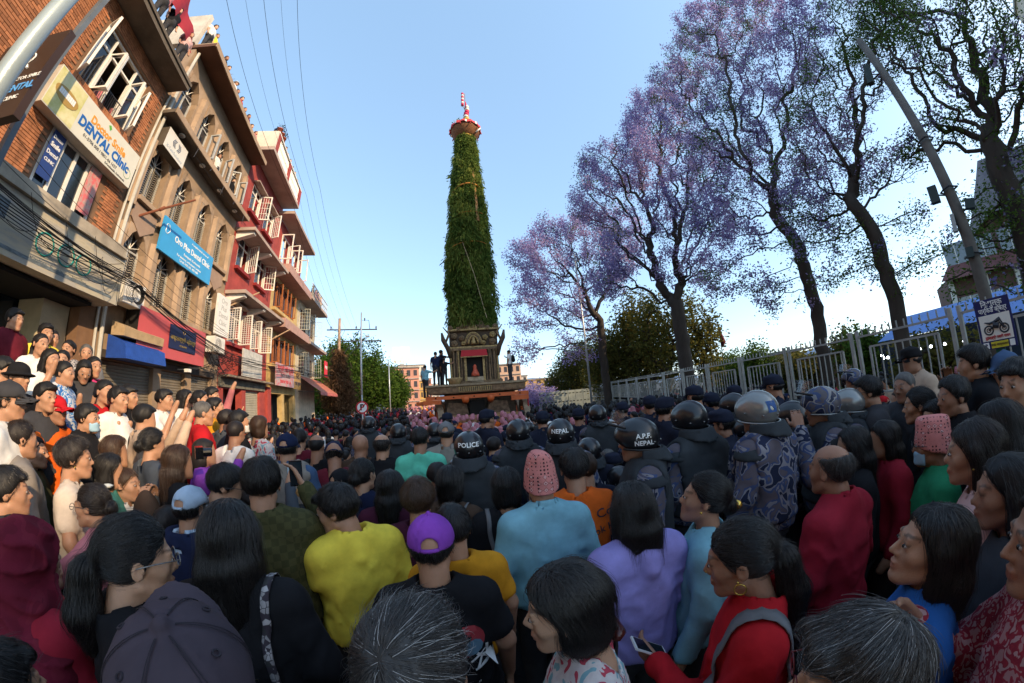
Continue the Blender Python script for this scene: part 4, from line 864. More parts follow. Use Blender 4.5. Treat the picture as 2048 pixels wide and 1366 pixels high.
for i in range(4600):
    z=5.15+11.1*rg.uniform(0,1)**.95; a=rg.uniform(0,2*math.pi)
    if 10.2<z<13.4 and abs((a-(-math.pi/2+.62)+math.pi)%(2*math.pi)-math.pi)<.16: continue
    r=crad(z)*(.84+.24*rg.uniform()**2)*(1+.07*math.sin(3*a+z*1.3)+.06*math.sin(7*a-z*2.6)+.05*math.sin(z*5.1+a)); pts.append((r*math.cos(a),r*math.sin(a),z)); tn.append(.45+.2*math.sin(z*2.2+2*a)+.15*rg.normal())
bough = leafmat('bough_leaf',[(.05,.09,.022),(.10,.155,.035),(.17,.225,.05),(.28,.30,.08)],.45)
leaves('hanging_boughs',pts,bough,ch,rg,15,np.array((.07,.07,.16)),.23,droop=2.2,aspect=.22,tint=np.array(tn))
k=[(r*1.08*math.cos(a),r*1.08*math.sin(a),z) for (z,a) in [(5.1+11.2*rg.uniform(),rg.uniform(0,6.28)) for _ in range(420)] for r in (crad(z),)]
leaves('loose_sprigs',k,bough,ch,rg,16,np.array((.06,.06,.17)),.17,droop=1.3,aspect=.25)
orp=M('orange_rope',(.55,.22,.04),.7,.2); rope=M('straw_rope',(.42,.33,.2),.8,.2)
MB().tube([(crad(12.3)*1.06*math.cos(a),crad(12.3)*1.06*math.sin(a),12.1+.28*math.cos(a+1.2)) for a in [i*math.pi/20 for i in range(41)]],.04,6,False).obj('orange_rope',orp,ch,True)
mb=MB(); a=-math.pi/2+.62
for i in range(3): mb.tube([((crad(z)*.97)*math.cos(a+.05*(i-1)),(crad(z)*.97)*math.sin(a+.05*(i-1)),z) for z in np.linspace(10.2,13.6,9)],.035,5)
tag(mb.obj('exposed_stem',M('stem_orange',(.38,.20,.08),.8,.3,6),ch),kind='stuff')
MB().tube([(-.35,-crad(9)*1.05,9.2),(.2,-crad(7)*1.12,7.2),(.62,-crad(5.5)*1.05,5.3)],.013,5).obj('straw_rope',rope,ch)
for z,aa in ((10.6,.1),(8.9,.5)): MB().tube([(crad(z)*1.05*math.cos(a),crad(z)*1.05*math.sin(a),z+.1*math.cos(a+aa)) for a in [-2.4+i*.12 for i in range(16)]],.018,4).obj('orange_rope',orp,ch)
# basket like disc, cloth rim, flags
MB().lathe([(.30,16.05),(.42,16.1),(.62,16.25),(.80,16.55),(.84,16.75),(.74,16.8),(.1,16.85)],28).obj('basket',M('wicker',(.20,.085,.035),.85,.4,14,.6,60),ch,True)
mb=MB(); n=56
for i in range(n+1):
    a=2*math.pi*i/n; w_=.03*math.sin(a*14); mb.v += [((.66)*math.cos(a),.66*math.sin(a),16.92),((.88+w_)*math.cos(a),(.88+w_)*math.sin(a),16.84),((.90+w_)*math.cos(a),(.90+w_)*math.sin(a),16.66+.03*math.sin(a*10))]
for i in range(n):
    for j in (0,1): mb.f.append((3*i+j,3*i+3+j,3*i+4+j,3*i+1+j)); mb.mi.append(1 if (i%6==0 and j==1) else 0)
mb.obj('red_rim',[M('rim_red',(.60,.05,.05),.6,.15),whitep],ch,True)
MB().tube([(.42*math.cos(a),.42*math.sin(a),16.12) for a in [i*.5 for i in range(14)]],.06,6,False).obj('garland',M('marigold',(.62,.38,.08),.8,.3,20),ch,True)
MB().tube([(.6,-.45,16.2),(.75,-.5,16.35),(.84,-.35,16.6)],.05,6).obj('white_scarf',whitep,ch,True)
for i in range(10): 
    a=i*.63; MB().tube([(.88*math.cos(a),.88*math.sin(a),16.66),(.9*math.cos(a),.9*math.sin(a),16.5)],[.02,.04],5).obj('tassel',redc,ch)
leaves('top_sprig',[(-.35,-.1,17.15+.05*i) for i in range(6)],bough,ch,rg,22,.11,.16,up=.5)
MB().tube([(.05,0,16.8),(.0,0,20.15)],.02,5).obj('flag_pole',gld,ch)
pf=[M('flag_red',(.62,.03,.10),.7,.1),whitep,M('flag_gold',(.62,.42,.08),.6,.15)]
mb=MB(); z=16.95; i=0
while z<18.75:
    r=.24-.10*(z-16.95)/1.8; mb.cur=(1,0,1,2,1,0,0,1)[i%8]; mb.tube([(.1+.04*math.sin(i),0,z),(.1+.04*math.sin(i+1),0,z+.24)],[r,r*.7],8); z+=.22; i+=1
mb.cur=0; mb.tube([(.08,0,18.7),(.04,0,19.35)],[.12,.02],6); mb.obj('banner',pf,ch,True)
mb=MB(); z=18.9; i=0
for z in np.linspace(18.95,19.95,7): mb.cur=i%2; mb.tube([(-.14,-.05,z),(-.15,-.05,z+.16)],[.10,.085],6); i+=1
mb.obj('top_banner',pf,ch,True)
MB().tube([(.0,0,18.6),(-.15,-.05,19.0),(-.16,-.05,20.2)],.015,4).obj('banner_rod',gld,ch)
# carved shrine
MB().box(-1.02,1.02,-.85,1.2,2.62,4.9).obj('shrine_body',dw2,ch)
mb=MB()
for x in (-.98,-.86,-.66,.62,.82,.96): MB().lathe([(.05,2.62),(.05,2.75),(.035,2.8),(.045,3.3),(.03,3.35),(.045,3.9),(.06,4.0)],8,(x,-.93,0)).obj('column',gld if abs(x)>.9 or x==-.66 else dw,ch,True)
for x in (-.75,-.55,-.45,.4,.5,.72,.9): MB().tube([(x,-.9,2.62),(x*.96,-.92,4.0)],.028,5).obj('rail_post',dw,ch)
for z,w_,d_ in ((2.6,1.12,.1),(3.98,1.1,.1),(4.08,1.16,.06),(4.82,1.05,.08)): MB().box(-w_,w_,-1.0,-.86,z,z+d_).obj('cornice',gld if z>4.02 else dw,ch)
MB().box(-.34,.34,-.87,-.8605,2.7,3.68).obj('niche',dark,ch)
for x in (-.38,.38): MB().box(x-.045,x+.045,-.98,-.88,2.65,3.72).obj('door_jamb',gld,ch)
MB().box(-.33,.33,-1.0,-.88,2.62,2.86).obj('altar_step',M('altar_pale',(.42,.33,.22),.7,.3,8),ch)
MB().lathe([(0,0),(.17,0),(.16,.12),(.09,.25),(.07,.33),(.085,.40),(.04,.48),(0,.5)],12,(0,-.93,2.88)).obj('idol_figure',M('idol_red',(.55,.10,.05),.6,.3,12),ch,True)
mb=MB(); mb.add([(-.52,-.99,4.0),(.52,-.99,4.0),(.56,-1.12,3.68),(-.56,-1.12,3.68)],[(0,1,2,3)]); mb.obj('red_valance',redc,ch)
MB().box(-.56,.56,-1.135,-1.115,3.66,3.70).obj('gold_fringe',gld,ch)
# carved upper band: arches, faces and curls
def orn(nm,c,r,mt,n=14,th=.1):
    mb=MB(); prof_=[(0,th),(r*.35,th*.95),(r*.5,th*.5),(r*.62,th*.8),(r*.8,th*.7),(r,0)]
    b=len(mb.v)
    for rr,tt in prof_:
        for j in range(n): a=2*math.pi*j/n; q=1+.10*math.cos(5*a); mb.v.append((c[0]+rr*q*math.cos(a),c[1]-tt,c[2]+rr*q*math.sin(a)))
    for i in range(len(prof_)-1):
        for j in range(n): mb.f.append((i*n+j,(i+1)*n+j,(i+1)*n+(j+1)%n,i*n+(j+1)%n)); mb.mi.append(0)
    return mb.obj(nm,mt,ch,True)
for x,z,r in ((-.80,4.28,.15),(-.80,4.6,.14),(-.48,4.5,.12),(.50,4.5,.12),(.80,4.30,.15),(.82,4.6,.14),(-.42,4.28,.10),(.42,4.28,.10),(-.95,4.95,.12),(.95,4.95,.12),(-.6,4.9,.12),(.62,4.9,.12),(-.28,4.98,.12),(.28,4.98,.12)): orn('carved_boss',(x,-.93,z),r,gld if rg.uniform()>.45 else dw)
for k_ in range(3): MB().tube([((.34-.07*k_)*math.cos(a),-.95-.03*k_,4.22+(.50-.08*k_)*math.sin(a)) for a in [i*math.pi/12 for i in range(13)]],.045,6).obj('carved_arch',gld if k_!=1 else dw,ch,True)
MB().lathe([(0,0),(.13,0),(.11,.12),(.07,.2),(.075,.28),(.03,.36),(0,.4)],10,(0,-.98,4.2)).obj('carved_deity',gld,ch,True)
MB().prism([(-.26,4.85),(.26,4.85),(.1,5.08),(0,5.38),(-.1,5.08)],-.98,-.90).obj('pediment',gld,ch)
MB().prism([(-.62,4.84),(.62,4.84),(.45,5.2),(0,5.42),(-.45,5.2)],-.895,-.80).obj('gable_board',dw,ch)
for sg,lb in ((-1,'left'),(1,'right')):
    MB().tube([(sg*.98,-.9,3.7),(sg*1.08,-1.0,4.1),(sg*1.25,-1.05,4.45),(sg*1.30,-1.1,4.75)],[.08,.10,.10,.04],7).obj('carved_strut',dw2,ch,True)
    MB().tube([(sg*1.2,-1.02,4.25),(sg*1.0,-1.0,4.7),(sg*1.25,-1.05,5.0)],[.05,.06,.02],6).obj('carved_serpent',dw,ch,True)
for i in range(7): MB().tube([(-1.0,-.8+.3*i,2.62),(-1.02,-.8+.3*i,4.0)],.04,5).obj('side_post',dw,ch); 
# platform, orange beams, planks, wheels
MB().box(-1.95,1.98,-1.35,1.8,2.22,2.50).obj('platform_frieze',dw,ch)
MB().box(-2.02,2.06,-1.42,1.9,2.502,2.58).obj('platform_top',M('platform_edge',(.30,.23,.14),.7,.3,5),ch)
for x0,x1 in ((-1.9,-.78),(-.70,.62),(.70,1.92)): MB().box(x0,x1,-1.375,-1.352,2.26,2.46).obj('carved_panel',gld if x0==-.70 else dw,ch)
for i in range(15): MB().box(-.64+.085*i,-.60+.085*i,-1.395,-1.376,2.28,2.44).obj('panel_carving',dw2,ch)
MB().box(-2.0,2.05,-1.62,-1.40,1.99,2.13).obj('orange_beam',ora,ch)
MB().box(-2.1,-1.4,-1.66,-1.3,1.82,1.985).obj('orange_block',ora,ch); MB().box(1.35,2.05,-1.60,-1.3,1.80,1.985).obj('orange_block',ora,ch); MB().box(-2.45,-2.02,-1.2,-.9,1.80,1.95).obj('orange_block',ora,ch)
for x in (-.45,.55): MB().tube([(x,-1.64,1.98),(x,-1.3,1.90)],.14,10).obj('beam_end',ora,ch,True)
for x in (-1.6,-.9,-.1,.9,1.7): MB().tube([(x,-1.63,2.06),(x,-1.66,2.06)],.03,6).obj('bolt',dark,ch)
for x0,x1,y in ((-1.3,-.35,-1.28),(.35,1.3,-1.28)): MB().prism([(x0,1.35),(x1,1.35),(x1-.1,1.8),(x0+.15,1.85)],y,y+.5).obj('carved_block',M('carved_pale',(.16,.10,.06),.8,.5,8,.7,30),ch)
MB().box(-.3,.3,-1.27,-.9,1.3,1.9).obj('under_gap',dark,ch); MB().box(-1.35,1.6,-.78,1.6,.95,2.2).obj('under_body',dw2,ch)
mb_=[(-1.35,-.75),(-.70,.55),(.58,1.25),(1.28,1.75)]
for k_,(x0,x1) in enumerate(mb_): MB().box(x0,x1,-1.7,-1.6,.75+.02*k_,1.36-.03*(k_%2)).obj('plank',pal,ch)
MB().tube([(.25+.35*math.cos(a),-1.74,.95+.4*math.sin(a)) for a in [i*math.pi/10 for i in range(11)]],.035,5).obj('hoop',pal,ch)
for x in (-1.62,1.95):
  for y in (-.7,1.3):
    w_=MB(); k=28
    for rr,t0,t1 in ((1.06,-.12,.12),):
        w_.v=[(t,rr*math.cos(a),rr*math.sin(a)) for t in (t0,t1) for a in [2*math.pi*j/k for j in range(k)]]+[(t,rr*.80*math.cos(a),rr*.80*math.sin(a)) for t in (t0,t1) for a in [2*math.pi*j/k for j in range(k)]]
        for j in range(k):
            j2=(j+1)%k; w_.f+=[(j,j2,k+j2,k+j),(2*k+j,3*k+j,3*k+j2,2*k+j2),(j,2*k+j,2*k+j2,j2),(k+j,k+j2,3*k+j2,3*k+j)]; w_.mi+=[0]*4
    wo=w_.obj('wheel',M('wheel_rim',(.28,.20,.13),.8,.3,5),ch,loc=(x,y,.84),rot=(0,0,R_(12) if x<0 else 0))
    MB().tube([(-.14,0,0),(.14,0,0)],.22,14).obj('hub',ora,wo)
    m3=MB()
    for j in range(8): a=math.pi*j/4; m3=MB(); m3.box(-.07,.07,-.07,.07,.2,.86,Matrix.Rotation(a,4,'X')); m3.obj('spoke',ora,wo)
MB().tube([(-2.1,0,.84),(2.3,0,.84)],.09,8).obj('axle',dw2,ch)
MB().lathe([(0,0),(.2,0),(.32,.22),(.33,.25),(.28,.25),(0,.1)],12,(-.85,-1.2,2.582)).obj('offering_basket',M('basket_tan',(.45,.33,.16),.8,.3,12),ch,True)
MB().tube([(2.02,-1.5,-.22),(2.02,-1.5,2.0)],.03,5).obj('red_post',redc,ch)
# ------------------------------------------------------------------ people: signed distance bodies turned into meshes
def rc_(P,a,b,r1,r2):
    a=np.asarray(a,np.float32); b=np.asarray(b,np.float32); ba=b-a; pa=P-a; bb=float(ba@ba)+1e-12
    h=np.clip(pa@ba/bb,0,1); d=pa-h[:,None]*ba
    return np.sqrt((d*d).sum(1))-(r1+(r2-r1)*h)
def el_(P,c,r):
    p=P-np.asarray(c,np.float32); r=np.asarray(r,np.float32); k0=np.sqrt(((p/r)**2).sum(1)); k1=np.sqrt(((p/(r*r))**2).sum(1))+1e-9
    return k0*(k0-1)/k1
def su(a,b,k): h=np.clip(.5+.5*(b-a)/k,0,1); return b+(a-b)*h-k*h*(1-h)
def ss(a,b,k): return -su(-a,b,k)      # a minus b
def si(a,b,k): return -su(-a,-b,k)
def pl(P,p,n): n=np.asarray(n,np.float32); n=n/np.sqrt(n@n); return (P-np.asarray(p,np.float32))@n
_pr=np.random.default_rng(4).permutation(256); _pr=np.concatenate([_pr,_pr,_pr]); _gr=np.random.default_rng(5).normal(0,1,(256,3)).astype(np.float32); _gr/=np.linalg.norm(_gr,axis=1)[:,None]
def perlin(P):
    i=np.floor(P).astype(int); f=(P-i).astype(np.float32); i&=255; u=f*f*f*(f*(f*6-15)+10); r=0
    for dx in (0,1):
        for dy in (0,1):
            for dz in (0,1):
                g=_gr[_pr[_pr[_pr[(i[:,0]+dx)&255]+((i[:,1]+dy)&255)]+((i[:,2]+dz)&255)]]; d=g[:,0]*(f[:,0]-dx)+g[:,1]*(f[:,1]-dy)+g[:,2]*(f[:,2]-dz)
                r=r+d*(u[:,0] if dx else 1-u[:,0])*(u[:,1] if dy else 1-u[:,1])*(u[:,2] if dz else 1-u[:,2])
    return r
def smesh(f,lo,hi,h,name,mats,tone=None):
    lo=np.asarray(lo,float); n=np.ceil((np.asarray(hi)-lo)/h/6).astype(int)*6+1; B=6
    nb=(n-1)//B; bi=np.stack(np.meshgrid(*[np.arange(k) for k in nb],indexing='ij'),-1).reshape(-1,3)
    c=(lo+(bi+.5)*B*h).astype(np.float32); fc_=f(c); act=np.abs(fc_)<B*h*.95+.006
    G=np.full(n,1.0,np.float32); loc_=np.stack(np.meshgrid(*[np.arange(B+1)]*3,indexing='ij'),-1).reshape(-1,3)
    ins=bi[fc_<0]
    for b in ins[~act[fc_<0]]: G[b[0]*B:b[0]*B+B+1,b[1]*B:b[1]*B+B+1,b[2]*B:b[2]*B+B+1]=-1
    ib=(bi[act][:,None,:]*B+loc_[None]).reshape(-1,3)
    lin=(ib[:,0]*n[1]+ib[:,1])*n[2]+ib[:,2]; ul=np.unique(lin); ii=np.stack([ul//(n[1]*n[2]),(ul//n[2])%n[1],ul%n[2]],1)
    G.ravel()[ul]=f((lo+ii*h).astype(np.float32))
    S=G<0; cs=np.zeros(n-1,np.int8)
    for dx in (0,1):
        for dy in (0,1):
            for dz in (0,1): cs+=S[dx:n[0]-1+dx,dy:n[1]-1+dy,dz:n[2]-1+dz]
    cell=np.argwhere((cs>0)&(cs<8)); 
    if len(cell)==0: raise ValueError('empty '+name)
    ids=np.full(n-1,-1,np.int32); ids[tuple(cell.T)]=np.arange(len(cell)); acc=np.zeros((len(cell),3)); cnt=np.zeros(len(cell))
    for ax in range(3):
        o1,o2=[a for a in range(3) if a!=ax]
        for u in (0,1):
            for v in (0,1):
                a=cell.copy(); a[:,o1]+=u; a[:,o2]+=v; b=a.copy(); b[:,ax]+=1
                ga=G[tuple(a.T)]; gb=G[tuple(b.T)]; m=(ga<0)!=(gb<0); t=ga[m]/(ga[m]-gb[m]); p=a[m].astype(float); p[:,ax]+=t; acc[m]+=p; cnt[m]+=1
    V=lo+acc/cnt[:,None]*h; F_=[]
    for ax in range(3):
        o1,o2=(ax+1)%3,(ax+2)%3
        A=[slice(None)]*3; Bs=[slice(None)]*3; A[ax]=slice(0,n[ax]-1); Bs[ax]=slice(1,n[ax])
        e=np.argwhere(S[tuple(A)]!=S[tuple(Bs)]); e=e[(e[:,o1]>0)&(e[:,o2]>0)&(e[:,o1]<n[o1]-1)&(e[:,o2]<n[o2]-1)]
        q=[]
        for du,dv in ((-1,-1),(0,-1),(0,0),(-1,0)):
            k=e.copy(); k[:,o1]+=du; k[:,o2]+=dv; q.append(ids[tuple(k.T)])
        q=np.stack(q,1); fl=~S[tuple(e.T)]; q[fl]=q[fl][:,::-1]; F_.append(q[(q>=0).all(1)])
    F_=np.concatenate(F_); me=bpy.data.meshes.new(name); me.vertices.add(len(V)); me.vertices.foreach_set('co',V.ravel())
    me.loops.add(4*len(F_)); me.loops.foreach_set('vertex_index',F_.ravel().astype(np.int32)); me.polygons.add(len(F_)); me.polygons.foreach_set('loop_start',np.arange(0,4*len(F_),4,dtype=np.int32))
    me.update(calc_edges=True); me.polygons.foreach_set('use_smooth',np.ones(len(F_),bool))
    for m in (mats if isinstance(mats,list) else [mats]): me.materials.append(m)
    if tone is not None:
        tv=tone(V)
        for nm_,k_ in (('tone',0),('lip',1)): a=me.attributes.new(nm_,'FLOAT','POINT'); a.data.foreach_set('value',np.ascontiguousarray(tv[:,k_]).astype(np.float32))
    return me
def rotm(yaw,pitch,roll):
    return np.array(Matrix.Rotation(-R_(yaw),3,'Z')@Matrix.Rotation(R_(pitch),3,'X')@Matrix.Rotation(R_(roll),3,'Y'),np.float32)
# ---- materials
def skinmat(name,c):
    m=M(name,c,.48,.10,14,.12,300,spec=.35); n=m.node_tree.nodes; L=m.node_tree.links; mx=n[m['_mx']]
    at_=n.new('ShaderNodeAttribute'); at_.attribute_name='tone'; r=n.new('ShaderNodeValToRGB'); e=r.color_ramp.elements
    e[0].color=(*c,1); e[0].position=0; e[1].color=(.02,.013,.010,1); e[1].position=1
    al=n.new('ShaderNodeAttribute'); al.attribute_name='lip'; ml=n.new('ShaderNodeMix'); ml.data_type='RGBA'; ml.inputs[7].default_value=(c[0]*.85,c[1]*.52,c[2]*.55,1)
    L.new(at_.outputs['Fac'],r.inputs[0]); L.new(r.outputs[0],ml.inputs[6]); L.new(al.outputs['Fac'],ml.inputs[0]); L.new(ml.outputs[2],mx.inputs[6])
    b=n['Principled BSDF']; b.inputs['Subsurface Weight'].default_value=.12; b.inputs['Subsurface Radius'].default_value=(.02,.008,.004); return m
SK=[skinmat('skin_%d'%i,c) for i,c in enumerate(((.52,.30,.19),(.43,.23,.14),(.33,.165,.10),(.56,.35,.23)))]
def hairm(name,c,r=.55): return M(name,c,r,.35,30,spec=.28,stretch=(1,1,.2))
HB=hairm('hair_black',(.010,.009,.009)); HG=hairm('hair_grey',(.09,.085,.08)); HBr=hairm('hair_brown',(.035,.018,.010)); HM=hairm('hair_dark',(.016,.012,.011)); HS=hairm('hair_salt',(.05,.047,.045))
def strandm(n,c): return M(n,c,.30,.4,40,spec=.6)
STM={'hair_black':strandm('strand_black',(.015,.013,.012)),'hair_dark':strandm('strand_dark',(.026,.019,.015)),'hair_brown':strandm('strand_brown',(.075,.040,.022)),'hair_grey':strandm('strand_grey',(.17,.16,.15)),'hair_salt':strandm('strand_salt',(.045,.040,.037))}
HCOL={'black':HB,'grey':HG,'brown':HBr,'dark':HM,'salt':HS}
WH=hairm('strand_white',(.42,.41,.40)); 
def clo(name,c,r=.9,var=.26,bump=.35,sheen=0): return M('cloth_'+name,c,r,var,5,bump*.5,16,sheen=sheen,spec=.15)
def patt(name,base,fn):
    """a cloth with a printed pattern: fn(nodes, links, vector socket) -> colour socket"""
    if 'cloth_'+name in MATS: return MATS['cloth_'+name]
    m=clo(name,base); n=m.node_tree.nodes; L=m.node_tree.links; tc=n.new('ShaderNodeTexCoord'); L.new(fn(n,L,tc.outputs['Object']),n[m['_mx']].inputs[6]); return m
def ramp(n,L,src,stops,const=True):
    r=n.new('ShaderNodeValToRGB'); r.color_ramp.interpolation='CONSTANT' if const else 'LINEAR'; e=r.color_ramp.elements
    e[0].position=stops[0][0]; e[0].color=(*stops[0][1],1); e[1].position=stops[1][0]; e[1].color=(*stops[1][1],1)
    for p,c in stops[2:]: k=e.new(p); k.color=(*c,1)
    L.new(src,r.inputs[0]); return r.outputs[0]
def camo_fn(cols,sc_=9):
    def f(n,L,v): z=n.new('ShaderNodeTexNoise'); z.inputs['Scale'].default_value=sc_; z.inputs['Detail'].default_value=1.5; z.inputs['Distortion'].default_value=1.2; L.new(v,z.inputs[0]); return ramp(n,L,z.outputs['Fac'],[(0,cols[0]),(.42,cols[1]),(.50,cols[2]),(.57,cols[3])])
    return f
def vor_fn(cols,sc_=30,pos=(.0,.25,.4,.6)):
    def f(n,L,v):
        z=n.new('ShaderNodeTexVoronoi'); z.inputs['Scale'].default_value=sc_; L.new(v,z.inputs[0]); s=n.new('ShaderNodeSeparateColor'); L.new(z.outputs['Color'],s.inputs[0]); a=ramp(n,L,s.outputs[0],[(pos[i],cols[i]) for i in range(len(cols))])
        z2=n.new('ShaderNodeTexVoronoi'); z2.feature='DISTANCE_TO_EDGE'; z2.inputs['Scale'].default_value=sc_; L.new(v,z2.inputs[0]); g=n.new('ShaderNodeMath'); g.operation='LESS_THAN'; g.inputs[1].default_value=.045; L.new(z2.outputs[0],g.inputs[0])
        mx=n.new('ShaderNodeMix'); mx.data_type='RGBA'; L.new(g.outputs[0],mx.inputs[0]); L.new(a,mx.inputs[6]); mx.inputs[7].default_value=(*cols[-1],1); return mx.outputs[2]
    return f
def dhaka_fn(a,b,c,sc_=26):
    def f(n,L,v):
        ch_=n.new('ShaderNodeTexVoronoi'); ch_.distance='MANHATTAN'; ch_.inputs['Scale'].default_value=sc_*1.25; ch_.inputs['Randomness'].default_value=0; L.new(v,ch_.inputs[0])
        r1=ramp(n,L,ch_.outputs['Distance'],[(0,c),(.13,a),(.24,b),(.32,a),(.46,c),(.50,a)]); 
        z2=n.new('ShaderNodeTexVoronoi'); z2.distance='CHEBYCHEV'; z2.feature='F1'; z2.inputs['Scale'].default_value=sc_*2.3; z2.inputs['Randomness'].default_value=.0; L.new(v,z2.inputs[0])
        g=n.new('ShaderNodeMath'); g.operation='LESS_THAN'; g.inputs[1].default_value=.22; L.new(z2.outputs['Distance'],g.inputs[0]); mx=n.new('ShaderNodeMix'); mx.data_type='RGBA'; L.new(g.outputs[0],mx.inputs[0]); L.new(r1,mx.inputs[6]); mx.inputs[7].default_value=(*c,1); return mx.outputs[2]
    return f
def check_fn(a,b,sc_):
    def f(n,L,v): z=n.new('ShaderNodeTexChecker'); z.inputs['Scale'].default_value=sc_; z.inputs[1].default_value=(*a,1); z.inputs[2].default_value=(*b,1); L.new(v,z.inputs[0]); return z.outputs[0]
    return f
CL={}
for k,c in dict(capgrey=(.060,.046,.058),black=(.012,.012,.014),charcoal=(.045,.045,.05),white=(.70,.69,.66),cream=(.62,.52,.42),red=(.42,.012,.018),maroon=(.12,.012,.022),crimson=(.28,.015,.03),pink=(.50,.17,.19),palepink=(.58,.36,.33),orange=(.68,.12,.015),yellow=(.80,.62,.07),mustard=(.55,.24,.015),mint=(.12,.55,.38),teal=(.06,.22,.18),green=(.02,.20,.09),olive=(.055,.055,.025),navy=(.012,.018,.05),blue=(.02,.10,.32),sky=(.20,.42,.50),paleblue=(.40,.50,.62),lavender=(.28,.25,.56),purple=(.25,.06,.42),grey=(.16,.16,.165),warmgrey=(.24,.21,.18),brown=(.075,.045,.03),beige=(.45,.33,.24),slate=(.06,.07,.085),hotpink=(.55,.05,.20),lilac=(.30,.26,.36),plum=(.06,.012,.03),denim=(.05,.09,.17),police=(.014,.017,.032),gunmetal=(.035,.04,.045)).items(): CL[k]=clo(k,c)
CL['camo']=patt('camo',(.1,.1,.12),camo_fn([(.015,.02,.045),(.20,.19,.21),(.05,.07,.15),(.10,.085,.10)],11))
CL['floral']=patt('floral',(.6,.5,.5),camo_fn([(.45,.06,.09),(.58,.50,.48),(.60,.53,.50),(.20,.36,.40)],20))
CL['floralred']=patt('floralred',(.3,.03,.03),camo_fn([(.45,.25,.24),(.27,.025,.04),(.32,.03,.045),(.42,.20,.19)],38))
CL['bluefloral']=patt('bluefloral',(.4,.5,.7),camo_fn([(.04,.16,.45),(.55,.60,.66),(.10,.28,.55),(.62,.64,.68)],13))
CL['monogram']=patt('monogram',(.06,.06,.02),check_fn((.070,.066,.026),(.050,.050,.020),34))
CL['plaid']=patt('plaid',(.06,.06,.02),check_fn((.35,.33,.33),(.10,.10,.12),44))
CL['dhaka']=patt('dhaka',(.55,.2,.2),dhaka_fn((.60,.22,.20),(.62,.52,.50),(.03,.015,.02)))
CL['dhakafar']=patt('dhakafar',(.50,.25,.27),dhaka_fn((.48,.20,.23),(.55,.34,.36),(.22,.07,.10),14))
CL['scarfred']=patt('scarfred',(.16,.012,.03),camo_fn([(.12,.010,.022),(.15,.012,.028),(.17,.016,.032),(.13,.011,.024)],7))
CL['blackwhite']=patt('blackwhite',(.3,.3,.3),vor_fn([(.30,.28,.28),(.05,.05,.05),(.45,.42,.42),(.05,.04,.05)],60))
gloss=M('helmet_black',(.010,.010,.012),.30,.3,9,.05,40,spec=.5,coat=.25); camoh=patt('camohelmet',(.1,.1,.12),camo_fn([(.015,.02,.045),(.22,.21,.21),(.05,.07,.15),(.10,.09,.10)],9)); camoh.node_tree.nodes['Principled BSDF'].inputs['Roughness'].default_value=.25
silv=M('helmet_silver',(.26,.26,.25),.25,.15,3,metal=.5); visor=M('visor_plastic',(.42,.46,.50),.06,.0,1,spec=.9)
visor.node_tree.nodes.clear(); _n=visor.node_tree.nodes; _o=_n.new('ShaderNodeOutputMaterial'); _m=_n.new('ShaderNodeMixShader'); _t=_n.new('ShaderNodeBsdfTransparent'); _g=_n.new('ShaderNodeBsdfGlossy'); _g.inputs['Roughness'].default_value=.28; _g.inputs['Color'].default_value=(.75,.8,.85,1); _t.inputs[0].default_value=(.80,.83,.86,1); _m.inputs[0].default_value=.16
for _a,_c in ((_t.outputs[0],_m.inputs[1]),(_g.outputs[0],_m.inputs[2]),(_m.outputs[0],_o.inputs[0])): visor.node_tree.links.new(_a,_c)
phonem=M('phone_black',(.008,.008,.01),.12,.05,spec=.7); phonew=M('phone_white',(.75,.74,.72),.3,.04); leather=M('strap_leather',(.012,.011,.011),.5,.2); goldm=M('jewel_gold',(.60,.38,.08),.25,.1,metal=.9); eyew=M('eye_white',(.33,.28,.25),.3,.05); eyeb=M('eye_iris',(.010,.006,.004),.1,.05); glassm=M('spectacle_frame',(.15,.02,.025),.3,.1); maskm=M('mask_blue',(.32,.50,.62),.8,.08,9); 
# ---- body fields (person faces +Y, stands at the origin, head centre at z=1.50)
HCN=np.array((0,.02,1.462),np.float32); NK=np.array((0,-.02,1.325),np.float32); HS_=.94
def headspace(P,Rh): return ((P-NK)@Rh - (HCN-NK))/HS_      # columns: local = R^T (p-n)
def head_sdf(p,fem=False,ears=True,detail=True):
    d=el_(p,(0,-.018,.030),(.074,.094,.084))
    jw=.048 if fem else .053
    d=su(d,el_(p,(0,.030,-.040),(jw,.056,.074)),.030)
    d=su(d,rc_(p,(0,.068,-.100),(0,.060,-.098),.018,.018),.022)
    for s in (-1,1): d=su(d,rc_(p,(s*.052,-.005,-.058),(s*.018,.060,-.098),.012,.012),.028)
    if detail:
        for s in (-1,1): d=su(d,rc_(p,(s*.040,.052,-.022),(s*.046,.034,-.012),.020,.018),.026)
        d=su(d,rc_(p,(-.034,.076,.022),(.034,.076,.022),.010,.010),.016)
        for s in (-1,1): d=ss(d,rc_(p,(s*.031,.099,.004),(s*.031,.099,.004),.0165,.0165),.014); d=su(d,rc_(p,(s*.031,.073,.003),(s*.031,.073,.003),.0135,.0135),.005)
        d=su(d,rc_(p,(0,.084,.006),(0,.1005,-.027),.0065,.0105),.011)
        for s in (-1,1): d=su(d,rc_(p,(s*.011,.090,-.032),(s*.011,.086,-.032),.0075,.0075),.007)
        d=su(d,el_(p,(0,.084,-.060),(.023,.012,.0065)),.006); d=su(d,el_(p,(0,.082,-.072),(.019,.012,.0075)),.006)
        d=ss(d,el_(p,(0,.097,-.0655),(.024,.010,.0018)),.003)
    if ears:
        for s in (-1,1):
            e=el_(p,(s*.078,-.014,-.004),(.009,.019,.031)); e=ss(e,el_(p,(s*.088,-.010,.0),(.008,.011,.019)),.005); d=su(d,e,.008)
    return d
